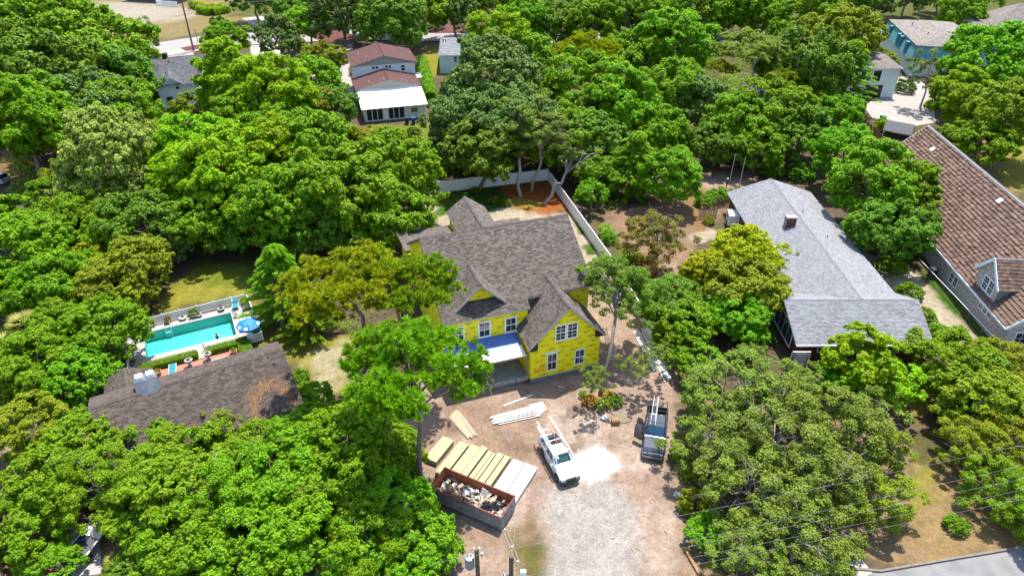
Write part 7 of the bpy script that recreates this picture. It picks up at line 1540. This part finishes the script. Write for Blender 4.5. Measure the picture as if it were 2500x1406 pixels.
for k, (a, b, h, L, lb) in enumerate((((1080, 1064), (1109, 1073), 0.55, 3.0, "leftmost yellow foam board stack, beside the pine trunk"), ((1122, 1076), (1147, 1081), 0.47, 4.2, "second yellow foam board stack from the pine trunk"), ((1150, 1084), (1174, 1090), 0.40, 4.2, "third yellow foam board stack from the pine trunk"), ((1177, 1087), (1190, 1094), 0.54, 4.2, "narrow high yellow stack in the middle of the foam row"), ((1192, 1099), (1203, 1103), 0.40, 4.2, "narrow yellow stack right of the high one in the foam row"), ((1204, 1104), (1211, 1107), 0.47, 4.2, "narrowest pale stack in the foam row"), ((1217, 1103), (1232, 1107), 0.54, 4.2, "pale topped yellow stack, third from the white boards"), ((1233, 1110), (1246, 1115), 0.47, 4.2, "yellow stack next to the white boards"))): stack(lb, a, b, h, L=L, seed=200 + k)
for k, (a, b, lb) in enumerate((((1254, 1118), (1281, 1130), "left white printed board stack behind the dumpster"), ((1283, 1130), (1312, 1142), "right white printed board stack behind the dumpster"))):
    rt, wv = stack(lb, a, b, 0.42, "foam_white", 4.3, seed=220 + k); pm_ = MB(); g = np.random.default_rng(k)
    for i in range(7):
        for j in range(2):
            for q in range(3): c = D_st * (0.45 + i * 0.58 + 0.12 * q) + wv * (0.22 + 0.5 * j); pm_.box(c + Vector((0, 0, 0.405 + 0.004)), (0.16 + 0.1 * g.random(), 0.035, 0.004), math.atan2(wv.y, wv.x))
    tag(pm_.build("printed_lettering", "vinyl_grey", rt), kind="stuff")
def plank(label, a, b, w, h, z=0.0, matn="lumber", name="plank", cat="plank", group=None):
    A_ = at(*a, z + h); B_ = at(*b, z + h); o = MB().beam(Vector((0, 0, z + h / 2 - A_.z + A_.z)), B_ - A_ + Vector((0, 0, z + h / 2)), w, h).build(name, matn); o.location = (A_.x, A_.y, 0); tag(o, label, cat, group); return o
def pile(label, a0, b0, a1, b1, n_, w, matn, name, cat, seed, layers=2, h=0.045, jit=0.35):
    """parallel boards between two edges given in the photograph, each its own part"""
    g = np.random.default_rng(seed); A0, B0, A1, B1 = at(*a0), at(*b0), at(*a1), at(*b1); root = thing(name, label, cat, A0)
    for ly in range(layers):
        for i in range(n_ - ly * 2):
            t = (i + 0.5 + ly) / n_; a = A0.lerp(A1, t) - A0; b = B0.lerp(B1, t) - A0; d = (b - a); sh = (g.random() - 0.5) * jit; a2 = a + d * sh * 0.3; b2 = b + d * sh * 0.3 * g.random(); z = 0.03 + ly * (h + 0.006) + 0.01 * g.random()
            MB().beam(a2 + Vector((0, 0, z + h / 2)), b2 + Vector(((g.random() - 0.5) * 0.2, (g.random() - 0.5) * 0.2, z + h / 2 + 0.01 * g.random())), w * (0.7 + 0.5 * g.random()), h).build("board", matn, root)
    return root
pile("pile of pale lumber boards on the dirt left of the white trim", (1096, 1020), (1140, 1072), (1118, 1000), (1166, 1062), 9, 0.14, "lumber", "lumber_pile", "lumber pile", 1, 2)
pile("long white trim boards laid on the dirt behind the white pickup", (1202, 1016), (1300, 990), (1212, 1040), (1318, 1018), 7, 0.10, "board_white", "trim_board_pile", "board pile", 2, 2, jit=0.6)
pile("long stack of white gutters along the fence side, nearer the house", (1548, 815), (1596, 908), (1560, 806), (1604, 896), 6, 0.15, "board_white", "gutter_stack", "board stack", 3, 3); pile("long stack of white trim along the fence side, nearer the hollies", (1565, 808), (1622, 930), (1580, 802), (1640, 922), 7, 0.16, "board_white", "trim_stack", "board stack", 4, 3)
pile("two boards laid against the porch edge", (1214, 905), (1240, 938), (1222, 902), (1248, 934), 2, 0.12, "lumber", "porch_boards", "boards", 5, 1)
plank("long white plank lying in front of the porch", (1230, 990), (1300, 963), 0.18, 0.05, matn="board_white"); plank("thin white strip in the shade before the garage wall", (1362, 942), (1378, 946), 0.08, 0.04, matn="board_white"); plank("thin lath on the edge of the garage's shadow", (1385, 962), (1402, 948), 0.06, 0.04, matn="lumber"); plank("long lath on the edge of the garage's shadow", (1372, 966), (1408, 944), 0.05, 0.03); plank("white post lying by the flower bed under the oak", (1452, 1006), (1474, 977), 0.14, 0.12, matn="board_white"); plank("timber edging beam beside the drive at the bottom", (1672, 1335), (1708, 1400), 0.22, 0.18, matn="wood_cedar")
ply = MB().prism([(p.x, p.y) for p in (at(1290, 988), at(1325, 980), at(1335, 1000), at(1312, 1018))], 0.02, 0.045).build("plywood_sheet", "trim_cream"); tag(ply, "pale plywood sheet lying behind the white trim boards", "plywood")
cr = crate("orange wooden crate on the dirt between the flower bed and black pickup", at(1502, 1032), (0.75, 0.6, 0.45), 0.1, "wood_cedar", "wooden_crate", "crate"); MB().bx(-0.25, 0.3, -0.2, 0.25, 0.455, 0.52).build("crate_content", "cardboard", cr)
bs_o = MB().prism([(p.x, p.y) for p in (at(1490, 1005), at(1535, 1003), at(1542, 1028), at(1515, 1034))], 0.015, 0.04).build("plywood_sheet", "wood_old"); tag(bs_o, "dark plywood sheet under the orange crate", "plywood")
wt_ = thing("wheel_rim_frame", "white metal step frame standing behind the lot's oak", "ladder", at(1492, 880)); ladder("x", None, Vector((0, 0, 0.05)), Vector((0.25, 0.2, 1.9)), 0.5, "metal_white", parent=wt_, up=(0, 1, 0)); wt_.name = "step_ladder"
st_ = ladder("extension_ladder", "aluminium ladder leaning by the garage's right wall", at(1484, 838), at(1476, 800, 4.0), 0.42, "aluminium", up=(0, -1, 0.3))
# loose offcuts and twigs scattered over the lot
g = np.random.default_rng(31); sc2 = MB(); k = 0
LOT = [tuple(at(*q))[:2] for q in ((1090, 985), (1290, 960), (1440, 930), (1600, 960), (1640, 1130), (1640, 1380), (1340, 1300), (1180, 1330), (1300, 1180), (1080, 1080))]
while k < 260:
    x = -9 + 26 * g.random(); y = 27 + 26 * g.random()
    if inside(LOT, x, y): sc2.cur = int(g.choice([0, 1, 1, 1, 1, 2])); sc2.box((x, y, 0.012), (0.06 + 0.42 * g.random() ** 3, 0.015 + 0.03 * g.random(), 0.012), g.random() * 3.1); k += 1
tag(sc2.build("loose_offcuts", ["board_white", "wood_old", "lumber"]), "small scattered wood offcuts and twigs on the dirt lot", "offcuts", kind="stuff")
# ================================================================ PINES, PALMS, NAMED TREES, UNDERGROWTH
def tree_px(name, label, cat, base_px, crown_px, zc, rp, rv, proto, leafm, base_z=0.0, **kw):
    B = at(*base_px); C = at(*crown_px, zc); Rr = rp * depth_of(C) / FPX
    return tree(name, label, cat, (B.x, B.y, 0), Rr, Rr * rv, zc, proto, leafm, shift=(C.x - B.x, C.y - B.y), **kw)
def extra_crown(root, crown_px, zc, rp, rv, proto, leafm):
    C = at(*crown_px, zc); Rr = rp * depth_of(C) / FPX; me_ = PROTO[proto][0]
    if not me_.materials: me_.materials.append(M(leafm))
    o = link_obj("crown", me_, root, C - root.location, (0, 0, random.random() * 6), (Rr, Rr, Rr * rv)); o.material_slots[0].link = 'OBJECT'; o.material_slots[0].material = M(leafm); return o
pk = dict(bark="bark_pine", limbs=16, thick=0.8, reach=0.95, twigs=2)
pa = tree_px("pine_tree", "tall long-needled pine in front of the new house, trunk by the dumpster", "tree", (1030, 1200), (1010, 905), 12.5, 165, 0.95, "pine1", "leaf_pine2", **pk); extra_crown(pa, (1120, 935), 11.0, 85, 0.8, "pine3", "leaf_pine2"); extra_crown(pa, (930, 850), 12.5, 90, 0.8, "pine2", "leaf_pine2")
pb = tree_px("pine_tree", "yellow tipped long-needled pine left of the new house roof", "tree", (905, 880), (850, 695), 13.0, 145, 0.75, "pine2", "leaf_pine", **pk); extra_crown(pb, (930, 650), 13.5, 85, 0.7, "pine3", "leaf_pine")
pc_ = tree_px("pine_tree", "pine overlapping the left edge of the new house roof", "tree", (960, 880), (1010, 695), 12.5, 112, 0.8, "pine2", "leaf_pine2", **pk)
tree_px("pine_tree", "yellow green pine in the back wood beside the white outbuilding", "tree", (1440, 230), (1430, 130), 12.0, 75, 0.9, "pine1", "leaf_pine", **pk)
pd_ = tree_px("pine_tree", "open branched pine with bare grey limbs at upper right", "tree", (1835, 290), (1830, 120), 13.0, 85, 0.7, "pine2", "leaf_pale", bark="bark_pale", limbs=22, thick=0.8, reach=1.0, twigs=3); extra_crown(pd_, (1900, 190), 10, 45, 0.7, "pine3", "leaf_olive"); extra_crown(pd_, (1765, 170), 10, 45, 0.7, "pine3", "leaf_olive")
tree_px("feathery_tree", "feathery bright green tree between the pool fence and the pines", "tree", (690, 800), (685, 690), 5.0, 95, 1.1, "frond1", "leaf_bright", bark="bark", limbs=4); tree_px("feathery_tree", "second feathery tree right of the blue umbrella", "tree", (740, 830), (745, 755), 3.6, 75, 1.1, "frond1", "leaf_mid", bark="bark", limbs=4)
# oak standing on the lot
oa = tree_px("lot_oak_tree", "leaning oak on the dirt lot right of the garage", "tree", (1465, 965), (1500, 690), 8.5, 85, 0.75, "airy2", "leaf_dark", bark="bark", limbs=14, thick=1.0, reach=1.0, twigs=4)
extra_crown(oa, (1560, 720), 7.0, 85, 0.7, "airy2", "leaf_dark"); extra_crown(oa, (1450, 920), 4.0, 50, 0.8, "sparse1", "leaf_grey"); extra_crown(oa, (1545, 895), 3.6, 45, 0.7, "sparse1", "leaf_grey"); extra_crown(oa, (1600, 860), 4.2, 48, 0.7, "sparse1", "leaf_grey"); extra_crown(oa, (1470, 650), 8.5, 45, 0.7, "sparse1", "leaf_dark")
# bare limbed oaks in the back corner of the yard
bt1 = tree_px("bare_limbed_oak", "grey trunked oak with open crown inside the back fence, left of three", "tree", (1272, 480), (1280, 300), 9.5, 90, 0.8, "airy1", "leaf_grey", bark="bark_grey", limbs=18, thick=0.9, reach=1.0, twigs=5, bend=0.09); extra_crown(bt1, (1240, 365), 6.5, 50, 0.6, "sparse1", "leaf_olive")
bt2 = tree_px("bare_limbed_oak", "oak with thin bare limbs at the fence corner, middle of three", "tree", (1298, 466), (1340, 330), 8.5, 78, 0.7, "airy2", "leaf_grey", bark="bark_grey", limbs=20, thick=0.8, reach=1.0, twigs=5, bend=0.10)
bt3 = tree_px("bare_limbed_oak", "oak leaning right over the white fence with bare pale limbs", "tree", (1327, 500), (1420, 375), 5.5, 72, 0.6, "sparse1", "leaf_grey", bark="bark_grey", limbs=22, thick=1.1, reach=1.05, twigs=6, bend=0.08)
for o_m in [o for o in bpy.data.objects if o.get("label", "").find("crape myrtle with red blossom") >= 0]:
    for (dx, dy, dz, r_) in ((-1.2, -1.5, 3.0, 1.0), (0.6, -2.2, 2.2, 1.1), (1.8, -0.6, 3.4, 0.8), (-0.4, -2.6, 1.6, 0.9)):
        bo2 = link_obj("blossom", PROTO["sparse1"][0], o_m, (dx, dy, dz), (0, 0, dx), (r_, r_, r_ * 0.7)); bo2.material_slots[0].link = 'OBJECT'; bo2.material_slots[0].material = M("leaf_blossom")
# shrubs, flower bed, hedges, far bushes
def shrub(label, px, r, leafm, proto="bush1", cat="bush", zs=0.9, name="bush", group=None):
    p = at(*px); rt = thing(name, label, cat, p, 0, group); me_ = PROTO[proto][0]
    if not me_.materials: me_.materials.append(M(leafm))
    o = link_obj("foliage", me_, rt, (0, 0, r * 0.35), (0, 0, random.random() * 6), (r, r, r * zs)); o.material_slots[0].link = 'OBJECT'; o.material_slots[0].material = M(leafm); MB().tube([(0, 0, -0.05), (0, 0, r * 0.5)], 0.04 + 0.03 * r, 6).build("stem", "bark", rt); return rt
for (px, r, lm, lb) in (((1440, 985), 0.9, "leaf_orange", "orange yellow shrub left in the flower bed under the lot's oak"), ((1470, 995), 0.9, "leaf_mid", "green shrub in the middle of the flower bed under the lot's oak"), ((1500, 985), 0.95, "leaf_dark", "dark shrub right in the flower bed under the lot's oak"), ((1485, 970), 0.7, "leaf_orange", "orange shrub behind the flower bed's middle"), ((1425, 968), 0.6, "leaf_bright", "bright shrub at the flower bed's left end")): shrub(lb, px, r, lm, "bush3", zs=0.8)
for (px, r, lm, lb) in (((1485, 590), 1.3, "leaf_bright", "spiky bright shrub just outside the white fence"), ((1540, 640), 1.6, "leaf_olive", "olive shrub below the crape myrtle's left side"), ((1715, 500), 1.5, "leaf_bright", "bright shrub left of the weathered picket fence"), ((1750, 490), 1.8, "leaf_bright", "bright shrub above the weathered picket fence"), ((1790, 485), 1.5, "leaf_mid", "shrub under the grey roof's upper corner"), ((1730, 545), 0.9, "leaf_olive", "low shrub at the white van's left side"), ((1690, 700), 1.6, "leaf_mid", "shrub at the drive's edge below the crape myrtle"), ((1880, 430), 2.0, "leaf_bright", "shrub behind the grey roof's peak, left"), ((1950, 435), 2.2, "leaf_bright", "shrub behind the grey roof's peak, right"), ((2250, 780), 1.4, "leaf_bright", "bright shrub at the grey front wing's right end"), ((2215, 725), 1.6, "leaf_bright", "bright shrub beside the grey roof's right eave"), ((2170, 660), 1.8, "leaf_mid", "shrub between the grey roof and the sandy strip"), ((2140, 615), 1.8, "leaf_dark", "dark shrub at the grey roof's shaded eave"), ((2290, 830), 1.7, "leaf_bright", "bright shrub in front of the sandy strip"), ((2205, 225), 2.4, "leaf_deep", "rounded dark bush against the garage wall"), ((2155, 318), 2.0, "leaf_lime", "lime bush beside the green bin"), ((1055, 72), 3.6, "leaf_bright", "rounded bright bush beyond the far road"), ((1060, 260), 1.5, "leaf_bright", "bush at the white house's hedge end"), ((1010, 330), 1.4, "leaf_dark", "dark shrub at the white house's back lawn"), ((735, 925), 1.0, "leaf_bright", "bright shrub at the pool house's right gable"), ((745, 960), 1.1, "leaf_mid", "shrub at the pool house's lower right corner"), ((880, 990), 1.7, "leaf_bright", "bright shrub left of the tall pine's crown"), ((950, 960), 1.6, "leaf_mid", "shrub under the tall pine"), ((1400, 350), 2.2, "leaf_bright", "bright bush behind the fence corner"), ((1095, 405), 2.0, "leaf_bright", "bush behind the left of the back fence"), ((1160, 470), 0.8, "leaf_mid", "small weed clump in the back yard grass"), ((1205, 495), 0.9, "leaf_grey", "grey brush heap behind the new house, left"), ((1235, 500), 0.9, "leaf_grey", "grey brush heap behind the new house, right"), ((60, 985), 1.4, "leaf_olive", "olive bush at the lower left lawn"), ((1690, 1240), 1.5, "leaf_olive", "olive bush at the drive's right edge"), ((1660, 1120), 1.0, "leaf_bright", "bright bush right of the black pickup's front"), ((1690, 1160), 1.2, "leaf_olive", "bush below the black pickup under the live oaks"), ((2330, 1290), 1.0, "leaf_mid", "bush on the street verge")): shrub(lb, px, r, lm)
# long hedge beside the white house and sculpted hedges at the field
def long_hedge(label, pts, w, h, leafm, seed):
    g = np.random.default_rng(seed); P = [at(*q) for q in pts]; rt = thing("long_hedge", label, "hedge", P[0]); C = []; N = []; core_ = MB()
    for a, b in zip(P[:-1], P[1:]):
        d = b - a; L = d.length; dn = d.normalized(); s = Vector((-dn.y, dn.x, 0)); k = int(L * (w + 2 * h) * 55); core_.beam(a - P[0] + Vector((0, 0, h * 0.42)), b - P[0] + Vector((0, 0, h * 0.42)), w * 0.7, h * 0.75)
        t = g.random(k); th_ = g.random(k) * math.pi; rr = 1 + 0.10 * g.normal(size=k) + 0.12 * np.sin(t * L * 1.7)
        for i in range(k): c, sn = math.cos(th_[i]), math.sin(th_[i]); p = a - P[0] + d * t[i] + s * (c * w / 2 * rr[i]); C.append((p.x, p.y, sn ** 0.6 * h * rr[i])); N.append(tuple(s * c + Vector((0, 0, sn)) + Vector(g.normal(size=3) * 0.4)))
    C = np.array(C); N = unit(np.array(N)); me_ = leaf_mesh("hedge_leaves", C, N, 0.28, 0.17, g.random(len(C)), g); me_.materials.append(M(leafm)); core_.build("branches", "leaf_dark", rt); link_obj("foliage", me_, rt); return rt
long_hedge("long bright hedge along the right side of the maroon roofed house", [(1030, 165), (1040, 200), (1052, 250)], 2.6, 2.4, "leaf_bright", 1); long_hedge("wavy sculpted hedge at the sandy field's far edge, upper", [(470, 18), (510, 30), (545, 26)], 2.6, 2.2, "leaf_yellow", 2); long_hedge("wavy sculpted hedge at the sandy field's far edge, lower", [(485, 33), (520, 38), (560, 30)], 2.4, 2.0, "leaf_lime", 3)
# dark cypress-like shrubs by the far drive
shrub("narrow dark evergreen behind the road's small tree", (528, 75), 1.6, "leaf_deep", zs=2.4); shrub("second narrow dark evergreen behind the road's small tree", (545, 72), 1.7, "leaf_dark", zs=2.2)
# fan palms
def palm(label, px, h, r, leafm="leaf_frond", seed=0, fans=16):
    g = np.random.default_rng(seed); p = at(*px, h); rt = thing("fan_palm", label, "palm", (p.x, p.y, 0)); MB().tube([(0, 0, -0.1), (0.05, 0, h * 0.5), (0, 0, h)], [0.2, 0.17, 0.16], 8).build("trunk", "bark", rt); C = []; A = []; N = []; T = []
    for k in range(fans):
        a = 2 * math.pi * k / fans + g.random() * 0.3; el = 0.75 * g.random() - 0.1; d = np.array([math.cos(a) * math.cos(el), math.sin(a) * math.cos(el), math.sin(el)]); hub = np.array([0, 0, h]) + d * r * 0.45; side = unit(np.cross(d, [0, 0, 1.0])); upv = np.cross(side, d); tn = g.random()
        for q in np.linspace(-1.15, 1.15, 17): ax = unit(d * math.cos(q) + side * math.sin(q) - np.array([0, 0, 0.25])); C.append(hub + ax * r * 0.30); A.append(ax); N.append(unit(upv + g.normal(size=3) * 0.2)); T.append(0.6 * tn + 0.4 * g.random())
        C.append(np.array([0, 0, h]) + d * r * 0.22); A.append(d); N.append(upv); T.append(0.8)
    me_ = leaf_mesh("fronds", np.array(C), np.array(N), r * 0.6, r * 0.06, np.array(T), g, axis=np.array(A)); me_.materials.append(M(leafm)); link_obj("fronds", me_, rt); return rt
palm("fan palm with pale fronds at the left edge", (60, 790), 3.4, 1.9, seed=1, fans=22); palm("lower fan palm below its taller neighbour at the left edge", (20, 835), 2.4, 1.7, seed=2, fans=20); palm("small fan palm at the bottom edge right of the boat", (290, 1370), 1.2, 1.1, seed=3, fans=16); palm("palmetto just outside the white fence", (1478, 560), 1.0, 1.2, "leaf_bright", seed=4, fans=16); palm("palmetto between the fan palms", (95, 815), 1.6, 1.3, "leaf_bright", seed=5, fans=16)
# undergrowth filling the woods (nobody could count it)
UG = [([(0, 330), (380, 240), (500, 300), (860, 330), (1045, 420), (1000, 545), (930, 640), (760, 650), (620, 605), (480, 628), (380, 740), (290, 900), (200, 990), (0, 950)], 1.0), ([(40, 1070), (215, 1030), (740, 1010), (950, 1070), (1020, 1180), (1060, 1290), (1080, 1340), (960, 1450), (480, 1450), (420, 1270), (40, 1240)], 0.9), ([(1070, 250), (1150, 130), (1400, 90), (1900, 80), (2080, 120), (2090, 250), (1960, 380), (1700, 400), (1560, 470), (1500, 560), (1345, 415), (1070, 425)], 1.0), ([(0, 90), (140, 100), (330, 130), (370, 230), (0, 330)], 0.8), ([(1590, 690), (1650, 720), (1730, 870), (1700, 930), (1640, 830)], 0.9), ([(1990, 430), (2120, 400), (2270, 620), (2230, 660), (2200, 740), (2100, 560)], 1.0), ([(1720, 960), (2180, 920), (2200, 1180), (2080, 1300), (1700, 1330), (1690, 1100)], 0.22), ([(2280, 860), (2520, 880), (2520, 1200), (2380, 1200), (2300, 1080)], 0.6), ([(2260, 120), (2520, 60), (2520, 330), (2400, 330), (2290, 260)], 0.6), ([(420, 200), (800, 160), (860, 300), (500, 300)], 0.8), ([(620, 640), (760, 650), (930, 650), (960, 780), (860, 830), (700, 830), (640, 760)], 0.8), ([(760, 950), (860, 940), (960, 960), (960, 1060), (760, 1010)], 0.7), ([(1760, 640), (1900, 640), (1930, 800), (1880, 870), (1780, 860)], 0.6)]
g = np.random.default_rng(5); CC = []; NN = []; TT = []; LL = []
for poly, dens in UG:
    P = [tuple(at(*q))[:2] for q in poly]; xs = [p[0] for p in P]; ys = [p[1] for p in P]; area = 0.5 * abs(sum(P[i][0] * P[(i + 1) % len(P)][1] - P[(i + 1) % len(P)][0] * P[i][1] for i in range(len(P)))); nb = int(area * dens * 0.16)
    bx_ = g.uniform(min(xs), max(xs), nb * 3); by_ = g.uniform(min(ys), max(ys), nb * 3); far = np.clip(by_ / 90.0, 0.6, 2.2); ok = sdist(bx_, by_, P) > 0.6; bx_, by_, far = bx_[ok][:nb], by_[ok][:nb], far[ok][:nb]
    for x, y, fr_ in zip(bx_, by_, far):
        r = (0.7 + 0.9 * g.random()) * (0.8 + 0.3 * fr_); k = int(70 / max(1, fr_ * 0.9)); d = rand_dirs(g, k); d[:, 2] = np.abs(d[:, 2]); t0 = g.random()
        CC.append(np.stack([x + d[:, 0] * r, y + d[:, 1] * r, 0.1 + d[:, 2] * r * (0.7 + 0.5 * g.random())], -1)); NN.append(unit(d + np.array([0, 0, 0.4]) + g.normal(size=(k, 3)) * 0.5)); TT.append(0.5 * t0 + 0.5 * g.random(k)); LL.append(np.full(k, 0.30 * fr_ ** 0.8) * (0.6 + 0.6 * g.random(k)))
CC = np.concatenate(CC); NN = np.concatenate(NN); TT = np.concatenate(TT); LL = np.concatenate(LL)
um_ = leaf_mesh("undergrowth", CC, NN, LL, LL * 0.6, TT, g); um_.materials.append(M("leaf_mid")); tag(link_obj("undergrowth", um_), "leafy undergrowth filling the ground beneath the woods", "undergrowth", kind="stuff")
print("undergrowth leaves", len(CC))
print("objects", len(bpy.data.objects), "tris", sum(len(m.polygons) for m in bpy.data.meshes)*2)
